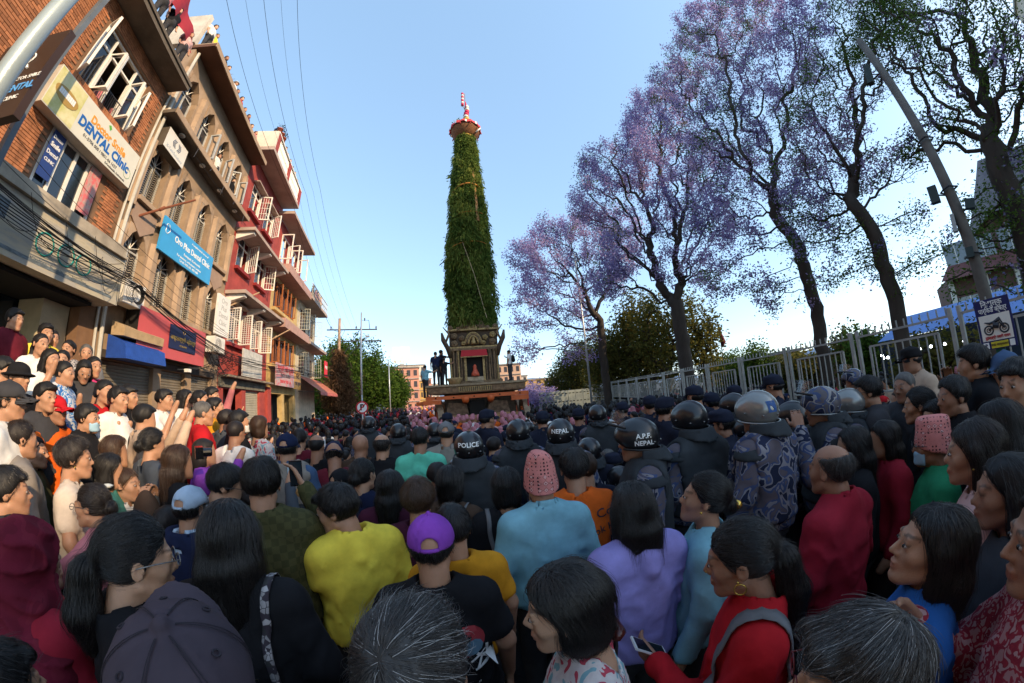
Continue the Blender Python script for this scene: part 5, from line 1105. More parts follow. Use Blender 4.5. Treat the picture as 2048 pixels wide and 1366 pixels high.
def head_tone(p,fem=False,brow=1.0):
    x=np.abs(p[:,0]); y=p[:,1]; z=p[:,2]; t=np.zeros(len(p))
    lip=np.exp(-((x/.022)**2)-(((z+.066)/.010)**2))*(y>.066); lp=np.clip(lip*1.4,0,1)*.8
    br=(np.abs(z-.026-.006*np.sin((x-.012)*60))<.0042)*(x>.012)*(x<.050)*(y>.045); t=np.maximum(t,.68*brow*br)
    ey=(((x-.031)/.0155)**2+((z-.007)/.0045)**2<1)*(y>.07); t=np.maximum(t,.75*ey)
    return np.stack([t,lp],1)
def hand_prims(w,d,nrm,curl=.5,s=1.0,side=1):
    """palm and five fingers: w wrist, d pointing direction, nrm palm normal (towards the inside)"""
    w=Vector(w); d=Vector(d).normalized(); nrm=Vector(nrm); nrm=(nrm-d*nrm.dot(d)).normalized(); a=d.cross(nrm).normalized()*side; pr=[]
    L=(.062,.068,.064,.052)
    for i in range(4):
        o=(i-1.5)*.019*s; k=w+d*.085*s+a*o; pr.append((w+a*o*.7+d*.01*s,k,.0135*s,.0115*s)); dd=d.copy(); p=k; l=L[i]*s
        for j,f_ in enumerate((.45,.32,.23)):
            ang=curl*(.55,.8,.5)[j]; dd=(dd*math.cos(ang)+nrm*math.sin(ang)).normalized() if True else dd
            q=p+dd*l*f_*1.15; pr.append((p,q,.0095*s-.0012*s*j,.0085*s-.0012*s*j)); 
            nrm2=nrm; p=q
    th=w+d*.02*s-a*.022*s; dd=(d*.7-a*.75+nrm*.25).normalized(); q=th+dd*.045*s; pr.append((w+d*.01*s,q,.015*s,.012*s)); dd=(d*.95-a*.15+nrm*.35*curl*2).normalized(); q2=q+dd*.032*s; pr.append((q,q2,.0105*s,.0095*s)); pr.append((q2,q2+dd*.024*s,.009*s,.0075*s))
    return [(tuple(a_),tuple(b_),r1,r2) for a_,b_,r1,r2 in pr]
POSES={ # side: shoulder elbow wrist (x is mirrored by side)
 'down':((.225,-.03,1.06),(.235,.05,.83)),'front':((.225,.02,1.07),(.07,.24,1.12)),'up':((.25,.15,1.14),(.13,.27,1.40)),'high':((.24,.13,1.28),(.15,.24,1.56)),
 'face':((.24,.12,1.08),(.10,.17,1.36)),'reach':((.34,.17,1.22),(.40,.40,1.30)),'clasp':((.20,.12,1.06),(.05,.27,1.24)),'head':((.30,.05,1.44),(.13,.04,1.66)),'chest':((.23,.06,1.08),(.0,.20,1.15))}
def torso(P,wd=1.0,belly=0.0):
    q=P/np.array((wd,wd,1),np.float32)
    d=el_(q,(0,-.012,1.13),(.158,.108,.20)); d=su(d,el_(q,(0,0,.97),(.145,.105+belly,.17)),.06); d=su(d,el_(q,(0,-.005,.87),(.165,.12,.13)),.06)
    for s in (-1,1):
        d=su(d,rc_(q,(0,-.035,1.335),(s*.145,-.03,1.275),.040,.042),.05); d=su(d,rc_(q,(s*.150,-.03,1.262),(s*.148,-.02,1.17),.048,.050),.04)
    return d
class Human: pass
def human_mesh(sp,h,nm=''):
    """meshes of one person: returns list of (name, mesh, parent name or None)"""
    fem=sp.get('fem',False); hy,hp,hr=sp.get('head',(0,0,0)); Rh=rotm(hy,hp,hr); wd=sp.get('wd',.93 if fem else 1.0); out=[]
    pr_,pl_=sp.get('arms',('down','down')); arms={}
    for s,k in ((1,pr_),(-1,pl_)):
        pos=POSES[k] if isinstance(k,str) else k; sh=(s*.160*wd,-.03,1.268); el=(s*pos[0][0]*wd,pos[0][1],pos[0][2]); wr=(s*pos[1][0],pos[1][1],pos[1][2]); arms[s]=(sh,el,wr,k)
    hands=[]
    if h<.0125:
        for s in (1,-1):
            sh,el,wr,k=arms[s]
            if k=='down' and h>.008: hands.append((wr,(wr[0],wr[1]+.03,wr[2]-.12),.03,.022)); continue
            d=Vector(wr)-Vector(el); hd=sp.get('hand%+d'%s)
            if hd: d=Vector(hd[0]); nr=Vector(hd[1]); cu=hd[2]
            else:
                nr=Vector((-s,0,0)); cu={'down':.35,'up':.9,'high':.9,'front':.8,'face':.6,'reach':.4,'clasp':.5,'head':.5,'chest':.6}.get(k,.5)
                if k in('up','high','face','head'): d=d.normalized()+Vector((-s*.3,0,.5))
            hands+=hand_prims(wr,d,nr,cu,side=s)
    else: hands=[(arms[s][2],tuple(np.array(arms[s][2])+np.array((0,.04,-.06 if arms[s][3]=='down' else .08))),.034,.024) for s in (1,-1)]
    hide_ears=sp.get('hair') in ('long','hijab') or sp.get('hat')=='helmet'
    def skin(P):
        p=headspace(P,Rh); d=head_sdf(p,fem,not hide_ears,h<.016)*HS_
        nb=np.array((0,-.035,-.075),np.float32); top=(Rh@nb)+(Rh@(HCN-NK))+NK
        d=su(d,rc_(P,tuple(top),(0,-.03,1.29),.047 if fem else .053,.056),.028)
        for s in (1,-1):
            sh,el,wr,k=arms[s]; d=su(d,rc_(P,(0,-.03,1.26),sh,.05,.042),.03); d=su(d,rc_(P,sh,el,.046,.036),.02); d=su(d,rc_(P,el,wr,.038,.026),.015)
        for a,b,r1,r2 in hands: d=su(d,rc_(P,a,b,r1,r2),.004)
        return d
    ext=[np.array(HCN)+(.16,.18,.2),np.array(HCN)-(.16,.18,.3)]+[np.array(p_) for s in (1,-1) for p_ in arms[s][:3]]+[np.array(b) for _,b,_,_ in hands]
    E_=np.stack(ext); lo=E_.min(0)-.06; hi=E_.max(0)+.06
    skm=smesh(skin,lo,hi,h,'body',sp['skinm'],tone=lambda V: head_tone(headspace(V.astype(np.float32),Rh),fem) if h<.016 else np.zeros((len(V),2)))
    out.append(('body',skm,None))
    # top
    ty=sp.get('top','tee'); th=.016 if ty in('tee','blouse') else .022; wr_a=sp.get('wr',.011); sd=sp.get('seed',1)*1.7
    if ty=='hoodie' or ty=='jacket': th=.028
    def topf(P):
        d=torso(P,wd)-th
        for s in (1,-1):
            sh,el,wr,k=arms[s]; v=np.array(sh)*.42+np.array(el)*.58
            if ty in('tee','blouse'): d=su(d,rc_(P,sh,tuple(v),.048+th*.6,.050+th*.5),.03)
            else: w2=np.array(wr)*.94+np.array(el)*.06; d=su(d,su(rc_(P,sh,el,.047+th*.7,.042+th*.6),rc_(P,el,tuple(w2),.043+th*.6,.033+th*.4),.02),.03)
        x,y,z=P[:,0],P[:,1],P[:,2]
        if h<.022:
            Q_=np.stack([x*7.5+sd,y*7.5,z*5.5],1); wp=perlin(Q_*.7+3.1); f1_=perlin(Q_+wp[:,None]*np.array((1.6,1.2,2.2),np.float32)); f2_=perlin(Q_*2.3+wp[:,None]*2.0+9.7)
            d=d-((1-np.abs(f1_)*2.6).clip(0,1)**2*1.25+(1-np.abs(f2_)*2.8).clip(0,1)**2*.5-.5)*wr_a*np.clip((1.33-z)*7,.15,1)
        if ty=='hoodie' or sp.get('hood'):
            g=rc_(P,(0,-.09,1.30),(0,-.11,1.26),.05,.04)
            d=su(d,g,.018)
        neck=rc_(P,(0,-.034,1.26),(0,-.02,1.56),.062,.070); d=ss(d,neck,.008)
        if sp.get('low'): d=ss(d,el_(P,(0,-.10,1.36),(.085,.10,.10)),.01)
        if ty in('tee','top','jacket') and h<.016:
            c=np.abs(rc_(P,(0,-.035,1.27),(0,-.025,1.37),.068,.064))-.006; c=np.maximum(c,np.maximum(P[:,2]-1.335+.30*P[:,1],1.27-P[:,2])); d=su(d,c,.004)
        if ty in('shirt','polo'):
            c=np.abs(rc_(P,(0,-.036,1.30),(0,-.026,1.39),.070,.063))-.007; c=np.maximum(c,np.maximum(P[:,2]-1.378+.25*P[:,1],1.30-P[:,2])); d=su(d,c,.006)
        d=si(d,.84-z,.01)
        return d
    lo2=np.array(lo); hi2=np.array(hi); lo2[2]=min(.80,lo[2]); lo2[:2]=np.minimum(lo2[:2]-.03,(-.30*wd,-.22)); hi2[:2]=np.maximum(hi2[:2]+.03,(.30*wd,.2)); hi2[2]=max(hi[2],1.44) if any(arms[s][3] in('high','up','head','face') for s in(1,-1)) else 1.45
    tm=smesh(topf,lo2,hi2,h*1.75 if h<.017 else h*1.15,'top',sp['topm']); out.append(({'tee':'t_shirt','blouse':'blouse','shirt':'shirt','polo':'polo_shirt','hoodie':'hoodie','jacket':'jacket'}.get(ty,'top'),tm,None))
    # trousers and shoes, coarse
    def legs(P):
        d=rc_(P,(0,0,.90),(0,0,.86),.15*wd,.15*wd)
        for s in (-1,1): d=su(d,su(rc_(P,(s*.085,0,.84),(s*.095,.015,.48),.092,.066),rc_(P,(s*.095,.015,.48),(s*.10,-.01,.08),.066,.050),.03),.03); d=su(d,rc_(P,(s*.10,-.02,.045),(s*.115,.13,.035),.045,.036),.02)
        return d
    key=round(wd,2)
    if ('legs',key) not in MATS: MATS[('legs',key)]=smesh(legs,(-.26,-.2,-.01),(.26,.24,1.1),.034,'trousers',CL['charcoal'])
    out.append(('trousers',MATS[('legs',key)],None))
    # hair
    hs=sp.get('hair','short'); Rt=Rh.T
    def toW(q): return q
    def hairf_local(p,smooth=False):
        cr=el_(p,(0,-.020,.033),(.0765,.0965,.0865))
        t={'buzz':.002,'bald':.004,'short':.009,'crop':.006,'curly':.015,'long':.007,'pony':.006,'bun':.006,'bob':.009,'under':.004}.get(hs,.01)
        d=cr-t
        if hs in('short','curly','bob'): d=su(d,el_(p,(0,-.01,.080),(.058,.074,.040)),.03)
        if hs in('short','crop','curly'): d=d+(t+.001)*.75*np.clip((.015-p[:,2])/.07,0,1)
        f1=pl(p,(0,.050 if hs!='bald' else .0,.048),(0,.80,-.60)); d=si(d,f1,.008)
        f2=pl(p,(0,.006,-.022),(0,.62,-.78)); d=si(d,f2,.008)
        nz=-.062 if not fem else -.095
        d=si(d,nz-p[:,2]+.25*np.maximum(p[:,1],0),.010)
        if hs=='bald': d=ss(d,el_(p,(0,-.01,.12),(.082,.10,.085)),.012)
        x,y,z=p[:,0],p[:,1],p[:,2]
        if hs in('short',) and sp.get('fringe',True): d=su(d,rc_(p,(-.035,.070,.075),(.035,.074,.072),.017,.015),.02)
        if hs=='long':
            L=sp.get('hl',.34); g=el_(p,(0,-.055,-.05),(.083,.060,.11)); g=su(g,rc_(p,(-.035,-.075,-.08),(-.045,-.095,-L),.052,.034),.04); g=su(g,rc_(p,(.035,-.075,-.08),(.045,-.095,-L),.052,.034),.04); g=su(g,rc_(p,(0,-.08,-.08),(0,-.105,-L-.02),.050,.032),.04)
            for s in (-1,1): g=su(g,rc_(p,(s*.076,-.005,.02),(s*.078,-.02,-.10),.016,.018),.03)
            d=su(d,g,.03)
        if hs=='bob':
            g=el_(p,(0,-.035,-.045),(.088,.075,.085)); g=ss(g,pl(p,(0,.012,0),(0,-1,0))*-1*-1,.005) if False else si(g,pl(p,(0,.018,0),(0,1,0)),.008); d=su(d,g,.025)
        if hs in('pony',):
            L=sp.get('hl',.26); g=rc_(p,(0,-.105,.020),(0,-.135,-.02),.022,.032); g=su(g,rc_(p,(0,-.135,-.02),(.01,-.150,-.13),.036,.040),.02); g=su(g,rc_(p,(.01,-.150,-.13),(.0,-.13,-L),.040,.016),.02); d=su(d,g,.012)
        if hs=='bun': d=su(d,el_(p,(0,-.120,-.010),(.042,.034,.040)),.010)
        if hs not in('buzz','bald'): d=d-.009*perlin(p*np.array((15,15,9),np.float32)+sd)
        if smooth: return d-.0015
        a=np.arctan2(x,-(y+.02)); 
        amp=.0011 if hs in('buzz','bald','crop') else .0024
        d=d+amp*np.sin(46*a+6*np.sin(20*z)+sd)+ (.0035*np.sin(9*a+14*z+sd)*np.sin(30*z+3*a) if hs not in('buzz','bald') else 0)
        if hatm in('cap','capb','topi','policecap','bucket','beanie'): d=np.maximum(d,p[:,2]-(.030 if hatm!='topi' else -.010))
        if hs=='curly': d=d+.006*np.sin(70*x+sd)*np.sin(75*y)*np.sin(68*z)
        return d
    hatm=sp.get('hat')
    def hairf(P): return hairf_local(headspace(P,Rh))*HS_
    hatm=sp.get('hat')
    if hs and hs not in('hijab','none') and hatm!='helmet':
        c=HCN.astype(float); L=(sp.get('hl',.34)+.12) if hs in('long','pony') else .16
        hm_=smesh(hairf,c-(.17,.25,L),c+(.17,.20,.17),min(max(h*1.05,.0055),.024),'hair',sp['hairm']); out.append(('hair',hm_,None))
        ns=sp.get('strands',0)
        if ns:
            rg_=np.random.default_rng(int(sd*10)); V=np.empty(len(hm_.vertices)*3,np.float32); hm_.vertices.foreach_get('co',V); V=V.reshape(-1,3)
            p=headspace(V,Rh); p=p[rg_.integers(0,len(p),ns)]+rg_.normal(0,.002,(ns,3)).astype(np.float32)
            tie=np.array((0,-.115,.02),np.float32); wh=np.array(sp.get('whorl',(0,-.045,.115)),np.float32)
            ST=sp.get('steps',9); Ls=sp.get('sl',.05 if hs in('short','curly','crop','bald') else (.13 if hs=='long' else .09)); pts=[p.copy()]; lift=np.where(rg_.uniform(0,1,ns)<.14,rg_.uniform(.005,.022,ns),rg_.uniform(.001,.004 if hs!='curly' else .012,ns)).astype(np.float32)
            pd=None; wv=rg_.normal(0,.13,(ns,3)).astype(np.float32)
            for k in range(ST):
                e=.002; f0=hairf_local(p,True); g=np.stack([hairf_local(p+np.eye(3,dtype=np.float32)[i]*e,True)-f0 for i in range(3)],1)/e; g/=np.linalg.norm(g,axis=1)[:,None]+1e-6
                if hs in('pony','bun') : dv=np.where((p[:,1:2]>-.10),tie-p,np.array((0,-.05,-1),np.float32))
                elif hs in('long','bob'): dv=np.concatenate([p[:,:1]*.4*(p[:,2:3]>.02),-.35*(p[:,2:3]>.0)+0*p[:,:1],-np.ones((ns,1),np.float32)],1)
                else: dv=(p-wh)*np.array((1,1,1),np.float32)+np.array(sp.get('comb',(0,.02,-.01)),np.float32)
                dv=dv/(np.linalg.norm(dv,axis=1)[:,None]+1e-6)+wv*(1 if hs!='curly' else 2.5); dv-=g*(dv*g).sum(1)[:,None]; dv/=np.linalg.norm(dv,axis=1)[:,None]+1e-6
                if pd is not None: dv=dv*.45+pd*.55
                pd=dv; p=p+dv*(Ls/ST); f1=hairf_local(p,True); p=p-g*(f1-lift*(k+1)/ST-.0006)[:,None]; pts.append(p.copy())
            Q=np.stack(pts,1).reshape(-1,3); Q=(Q*HS_+(HCN-NK))@Rh.T+NK
            hc=bpy.data.hair_curves.new('hair_strands'); hc.add_curves([ST+1]*ns); hc.points.foreach_set('position',Q.astype(np.float32).ravel())
            rad=np.tile(np.linspace(1,.25,ST+1),ns)*sp.get('sr',.00055); hc.points.foreach_set('radius',rad.astype(np.float32)); hc.materials.append(STM.get(sp['hairm'].name,sp['hairm']))
            out.append(('hair_strands',hc,'hair'))
            if sp.get('whites'):
                k=sp['whites']; sel=rg_.choice(ns,k,False); Q2=Q.reshape(ns,ST+1,3)[sel]+rg_.normal(0,.0006,(k,1,3)); hc=bpy.data.hair_curves.new('white_strands'); hc.add_curves([ST+1]*k); hc.points.foreach_set('position',Q2.astype(np.float32).ravel()); hc.points.foreach_set('radius',(np.tile(np.linspace(1,.3,ST+1),k)*.00032).astype(np.float32)); hc.materials.append(WH); out.append(('white_strands',hc,'hair'))
    c=HCN.astype(float)
    def hm2(f,nm,mat,lo_=(-.2,-.26,-.2),hi_=(.2,.28,.22),hh=None): out.append((nm,smesh(lambda P:f(headspace(P,Rh))*HS_,c+lo_,c+hi_,hh or min(max(h*1.0,.0055),.026),nm,mat),None))
    if hatm in('cap','capb','policecap'):
        sg=-1 if hatm=='capb' else 1
        def capf(p):
            q=p*np.array((1,sg,1),np.float32) if sg<0 else p
            hgt=.094 if hatm!='policecap' else .088
            d=el_(q,(0,-.012,.038),(.089,.108,hgt)); 
            if hatm=='policecap': d=su(d,el_(q,(0,.0,.095),(.082,.095,.030)),.02)
            a=np.arctan2(q[:,0],q[:,1]+.012); rr=np.sqrt(q[:,0]**2+(q[:,1]+.012)**2)
            seam=np.abs(((a+math.pi)%(math.pi/3))-math.pi/6); d=d+.0030*np.exp(-((seam*rr/.0030)**2))*(q[:,2]>.05)-.0022*np.exp(-(((seam*rr-.007)/.0025)**2))*(q[:,2]>.05)-.0008*np.sin(9*a+30*q[:,2])
            d=si(d,.028-q[:,2]+.10*q[:,1],.005)
            if hatm!='policecap': d=ss(d,rc_(q,(0,-.125,.045),(0,-.09,.045),.030,.030),.004)
            br=np.maximum(np.abs(q[:,2]-.034+.9*q[:,0]**2*8+.10*(q[:,1]-.09))-.0065,el_(q*np.array((1,1,0),np.float32),(0,.085,0),(.078,.105,1)))
            br=np.maximum(br,.04-q[:,1]); d=su(d,br,.006)
            d=su(d,rc_(q,(0,-.012,.133 if hatm!='policecap' else .128),(0,-.012,.134),.0115,.0125),.001)
            return d
        hm2(capf,'cap',sp['hatm'])
        if hatm!='policecap': 
            mb=MB(); arc=[(.075*math.sin(t)*1.0,-.012-.103*math.cos(t)*sg,.030) for t in np.linspace(-.42,.42,9)]
            pts_=[tuple(Rh@(np.array(a,np.float32)*HS_+(HCN-NK))+NK) for a in arc]; mb.tube(pts_,.008,6); out.append(('cap_strap',mb.mesh('cap_strap',sp['hatm'],True),'cap'))
    if hatm=='topi':
        def tf(p):
            x,y,z=p[:,0],p[:,1],p[:,2]; t=np.clip((z+.03)/.18,0,1); rx=.090-.034*t**1.8; ry=.110-.020*t; d=(np.sqrt((x/rx)**2+((y+.015)/ry)**2)-1)*np.minimum(rx,ry)*.8
            top=.150+.016*np.cos(x*30)-.25*(y+.03)**2*8*.2; d=si(d,z-top,.022); d=si(d,-.022-z+.22*y,.006); return d-.001*np.sin(60*z+30*x)
        hm2(tf,'topi_hat',sp['hatm'])
    if hatm=='bucket':
        def bf(p): d=su(el_(p,(0,-.01,.05),(.088,.105,.075)),el_(p,(0,-.01,.02),(.135,.15,.016)),.02); return d
        hm2(bf,'bucket_hat',sp['hatm'])
    if hatm=='beanie': hm2(lambda p:su(si(el_(p,(0,-.015,.045),(.090,.110,.10)),.018-p[:,2]+.15*p[:,1],.006),np.abs(el_(p,(0,-.012,.03),(.091,.108,.06)))*0+rc_(p,(0,0,9),(0,0,9),.01,.01),.01),'knit_hat',sp['hatm'])
    if hatm=='hijab':
        def hf(p):
            d=su(el_(p,(0,-.02,.03),(.093,.112,.100)),rc_(p,(0,-.04,-.05),(0,-.06,-.15),.098,.12),.05); d=su(d,el_(p,(0,-.08,-.25),(.235,.14,.13)),.06)
            x,y,z=p[:,0],p[:,1],p[:,2]; f_=perlin(np.stack([x*9,y*9+z*5,z*13+np.abs(x)*9],1)+3.3); d=d+.005*np.sin(42*(z+.6*np.abs(x))+8*y)*np.clip(-z*8+.6,0.2,1)-.016*((1-np.abs(f_)*2.6).clip(0,1)**2)+.006
            return ss(d,el_(p,(0,.11,-.02),(.056,.075,.080)),.01)
        hm2(hf,'head_scarf',sp['hatm'],(-.3,-.3,-.45),(.3,.25,.2),h)
    if hatm=='helmet':
        vz=sp.get('visor','none')
        def sf(p): d=su(el_(p,(0,-.012,.022),(.110,.132,.120)),el_(p,(0,.05,.03),(.098,.082,.085)),.02); d=si(d,-.035-p[:,2]+.12*p[:,1],.004); return ss(d,el_(p,(0,.11,-.06),(.092,.09,.085)),.008)
        hm2(sf,'helmet_shell',sp['hatm'])
        T=lambda q:tuple(Rh@(np.array(q,np.float32)*HS_+(HCN-NK))+NK)
        mb=MB(); mb.tube([T((.112*math.sin(t),-.012-.133*math.cos(t),-.036-.012*math.cos(t))) for t in np.linspace(-2.3,2.3,25)],.006,6); out.append(('helmet_rim',mb.mesh('helmet_rim',leather if sp.get('silver') is None else silv,True),'helmet_shell'))
        mb=MB(); n=14; rows_=5
        rv=.150; 
        if vz!='none':
            for i in range(n+1):
                t=-1.25+2.5*i/n
                for j in range(rows_+1):
                    u=j/rows_
                    if vz=='up': q=(.126*math.sin(t),-.0+(.135)*math.cos(t)*(1-.25*u)+.02,.085+.085*u+.035*math.cos(t))
                    else: q=(.128*math.sin(t),.0+.150*math.cos(t)+.01,.06-.14*u)
                    mb.v.append(T(q))
            for i in range(n):
                for j in range(rows_): a=i*(rows_+1)+j; mb.f.append((a,a+1,a+rows_+2,a+rows_+1)); mb.mi.append(0)
            out.append(('visor',mb.mesh('visor',visor,True),'helmet_shell'))
            mb=MB(); mb.tube([T((.126*math.sin(t),.02+.135*math.cos(t),.088+.035*math.cos(t))) for t in np.linspace(-1.3,1.3,15)],.007,6); out.append(('visor_frame',mb.mesh('visor_frame',leather,True),'helmet_shell'))
        def gf(p): d=np.abs(rc_(p,(0,-.02,-.0),(0,-.075,-.16),.10,.135))-.011; d=np.maximum(d,p[:,1]+.02); d=np.maximum(d,p[:,2]+.038); return np.maximum(d,-.125-p[:,2]+1.5*p[:,0]**2)
        out.append(('neck_guard',smesh(lambda P:gf(headspace(P,Rh))*HS_,c+(-.20,-.27,-.2),c+(.20,.05,.02),min(max(h*1.2,.010),.03),'neck_guard',CL['gunmetal']),None))
        for x,y,z in ((0,-.145,.0),(.080,-.103,.0),(-.080,-.103,.0),(.111,.0,.02),(-.111,.0,.02)): 
            mb=MB(); mb.lathe([(0,-.004),(.005,-.003),(.006,0),(.005,.003),(0,.004)],8,T((x,y,z))); out.append(('rivet',mb.mesh('rivet',silv,True),'helmet_shell'))
        if sp.get('htext'): out.append(('@text',sp['htext'],T((0,-.163,.035)),hy))
    if sp.get('mask'): 
        hm2(lambda p: np.maximum(head_sdf(p,fem,False,False)-.011,np.maximum(np.abs(p[:,2]+.062)-.040,.035-p[:,1])),'face_mask',sp['mask'],(-.1,.0,-.14),(.1,.14,.0))
    if sp.get('vest'):
        def vf(P):
            d=torso(P,wd)-(th+.016); d=ss(d,rc_(P,(0,-.03,1.26),(0,-.02,1.56),.078,.09),.01)
            for s in (1,-1): d=ss(d,rc_(P,(s*.215,-.03,1.33),(s*.215,-.03,1.05),.070,.070),.02)
            x,y,z=P[:,0],P[:,1],P[:,2]
            if sp.get('vest')=='puffer': d=d-.006*np.abs(np.sin(z*38))
            else: d=d-.004*(np.abs(((z*9)%1)-.5)>.08)
            return np.maximum(d,.90-z)
        out.append(('vest',smesh(vf,(-.3,-.25,.85),(.3,.25,1.5),h*1.8,'vest',sp['vestm']),None))
        if sp.get('pads'):
            for s in (1,-1):
                out.append(('shoulder_pad',smesh(lambda P:np.maximum(np.abs(el_(P,(s*.165,-.035,1.245),(.072,.085,.075)))-.012,1.25-P[:,2]),(s*.175-.12,-.16,1.15),(s*.175+.12,.1,1.40),min(max(h*1.2,.014),.03),'shoulder_pad',CL['gunmetal']),None))
    if sp.get('straps'):
        stm=sp['straps']
        for s in ((1,-1) if not sp.get('one') else (sp['one'],)):
            pts_=[(s*.09,-.125,1.0),(s*.105,-.15,1.15),(s*.11,-.13,1.26),(s*.105,-.055,1.34),(s*.11,.04,1.30),(s*.12,.10,1.22),(s*.13,.11,1.1)]
            mb=MB(); P_=[Vector(q) for q in pts_]
            f=lambda q: float(topf(np.array([q],np.float32))[0])
            Q=[]
            for a_,b_ in zip(P_,P_[1:]):
                for k in range(4): Q.append(a_.lerp(b_,k/4))
            Q.append(P_[-1])
            for it in range(4):
                for k,q in enumerate(Q):
                    dd=f(q)-.004; g=Vector([f(q+Vector([.003 if i==j else 0 for i in range(3)]))-f(q) for j in range(3)]); 
                    if g.length>1e-6: Q[k]=q-g.normalized()*dd
            for it in range(3): Q=[Q[0]]+[(Q[k-1]+Q[k]*2+Q[k+1])/4 for k in range(1,len(Q)-1)]+[Q[-1]]
            for k,q in enumerate(Q):
                dd=f(q)-.009; g=Vector([f(q+Vector([.004 if i==j else 0 for i in range(3)]))-f(q) for j in range(3)])
                if g.length>1e-6: Q[k]=q-g.normalized()*dd
            w_=sp.get('sw',.02)
            for q in Q: mb.v+= [tuple(q+Vector((-w_,0,0))),tuple(q+Vector((w_,0,0))),tuple(q+Vector((w_,0,.0))-Vector((0,q.y,0))*.06),tuple(q+Vector((-w_,0,0))-Vector((0,q.y,0))*.06)]
            for k in range(len(Q)-1):
                b=4*k
                for u,v in ((0,1),(1,2),(2,3),(3,0)): mb.f.append((b+u,b+v,b+4+v,b+4+u)); mb.mi.append(0)
            out.append(('shoulder_strap',mb.mesh('shoulder_strap',stm,True),None))
    if sp.get('pack'):
        out.append(('backpack',smesh(lambda P:su(el_(P,(0,-.21,1.12),(.14,.085,.20)),el_(P,(0,-.26,1.04),(.10,.06,.10)),.03)+.003*np.sin(40*P[:,2]),(-.2,-.38,.85),(.2,-.08,1.4),.012,'backpack',sp['pack']),None))
    T=lambda q:tuple(Rh@(np.array(q,np.float32)*HS_+(HCN-NK))+NK)
    if sp.get('eyes'):
        for s in (-1,1):
            mb=MB(); q=T((s*.031,.0782,.0025)); mb.lathe([(0,-.0070),(.005,-.006),(.0085,-.003),(.0098,0),(.0085,.003),(.005,.006),(0,.0070)],12,q); e=mb.mesh('eye',eyew,True); out.append(('eye',e,None))
            mb=MB(); q2=T((s*.031,.0842,.0025)); mb.lathe([(0,-.0055),(.0045,-.004),(.006,0),(.0045,.004),(0,.0055)],10,q2); out.append(('iris',mb.mesh('iris',eyeb,True),None))
    if sp.get('glasses'):
        gm_=sp['glasses']; mb=MB()
        for s in (-1,1): mb.tube([T((s*.031+.023*math.cos(t),.102,.003+.017*math.sin(t))) for t in np.linspace(0,6.28,17)],.0016,5,False); mb.tube([T((s*.054,.100,.008)),T((s*.078,.03,.010)),T((s*.083,-.02,.004))],.0018,5)
        mb.tube([T((-.008,.105,.008)),T((.008,.105,.008))],.0018,5); out.append(('spectacles',mb.mesh('spectacles',gm_,True),None))
    for j,(nm_,kind,q,r_) in enumerate(sp.get('jewel',[])):
        mb=MB(); q=T(q) if kind!='body' else q
        if kind=='ring': mb.tube([(q[0],q[1]+r_*math.cos(t),q[2]-r_+r_*math.sin(t)) for t in np.linspace(0,6.28,15)],.0022,6,False)
        else: mb.lathe([(0,-r_),(r_*.7,-r_*.7),(r_,0),(r_*.7,r_*.7),(0,r_)],8,q)
        out.append((nm_,mb.mesh(nm_,sp.get('jm',goldm),True),None))
    return out,arms
HUM=[]
def put_human(sp,label,pos,yaw,scale,h,group=None,name='person'):
    """builds one person from its description and stands it at pos facing yaw (degrees from the view direction, to the right)"""
    parts,arms=human_mesh(sp,h); root=empty(name,(0,0,0),-R_(yaw),label,'person',group); root.location=pos; root.scale=(scale,)*3
    made={}
    for it in parts:
        if it[0]=='@text':
            continue
        nm,me,par=it; o=link(nm,me,made.get(par,root) if par else root); made[nm]=o
        if nm in('hair_strands','white_strands'): o['kind']='stuff'
        if nm=='trousers': o.material_slots[0].link='OBJECT'; o.material_slots[0].material=sp.get('botm',CL['charcoal'])
    HUM.append((root,sp,arms)); return root,arms,made
# ------------------------------------------------------------------ the people the photograph singles out
from mathutils.bvhtree import BVHTree
SEED=[0]
def P_(px,py,dist,yaw,label,top='tee',col='black',skin=1,hair='short',hc='black',h=None,zmax=1.15,bot='charcoal',**k):
    el_a=math.asin(ray(px,py).z); k_=1.12
    if el_a<-.01 and dist<4: k_=min(max((CAMZ-1.60)/math.tan(-el_a)/dist,1.12),1.42 if k.get('hat') in('helmet','policecap') else 1.28)
    if dist<.6: k_=1.16
    dist*=k_ if dist<4 else 1.0
    SEED[0]+=1; q=at(px,py,dist); sc_=min(max(q.z/1.462,.80),zmax); sp=dict(skinm=SK[skin],topm=CL[col],top=top,hair=hair,hairm=HCOL[hc],seed=SEED[0],botm=CL[bot]); sp.update(k)
    for a in('hatm','vestm','straps','pack'):
        if isinstance(sp.get(a),str): sp[a]=CL[sp[a]]
    if sp['hair'] not in('none','hijab') and 'strands' not in sp and dist<3.6: sp['strands']=900 if dist<2.3 else 450; sp['sr']=.0007
    if h is None: h=min(max(.0068*dist+.0004,.0060),.0165 if not sp.get('eyes') else .0120)
    yr=R_(yaw); off=Vector((math.sin(yr)*.02*sc_,math.cos(yr)*.02*sc_,0))
    return put_human(sp,label,Vector((q.x,q.y,max(q.z-1.462*sc_,0.0)))-off,yaw,sc_,h)
NAMED=[]
def PP(*a,**k):
    r=P_(*a,**k); NAMED.append((r[0].location.x,r[0].location.y,a[4])); return r
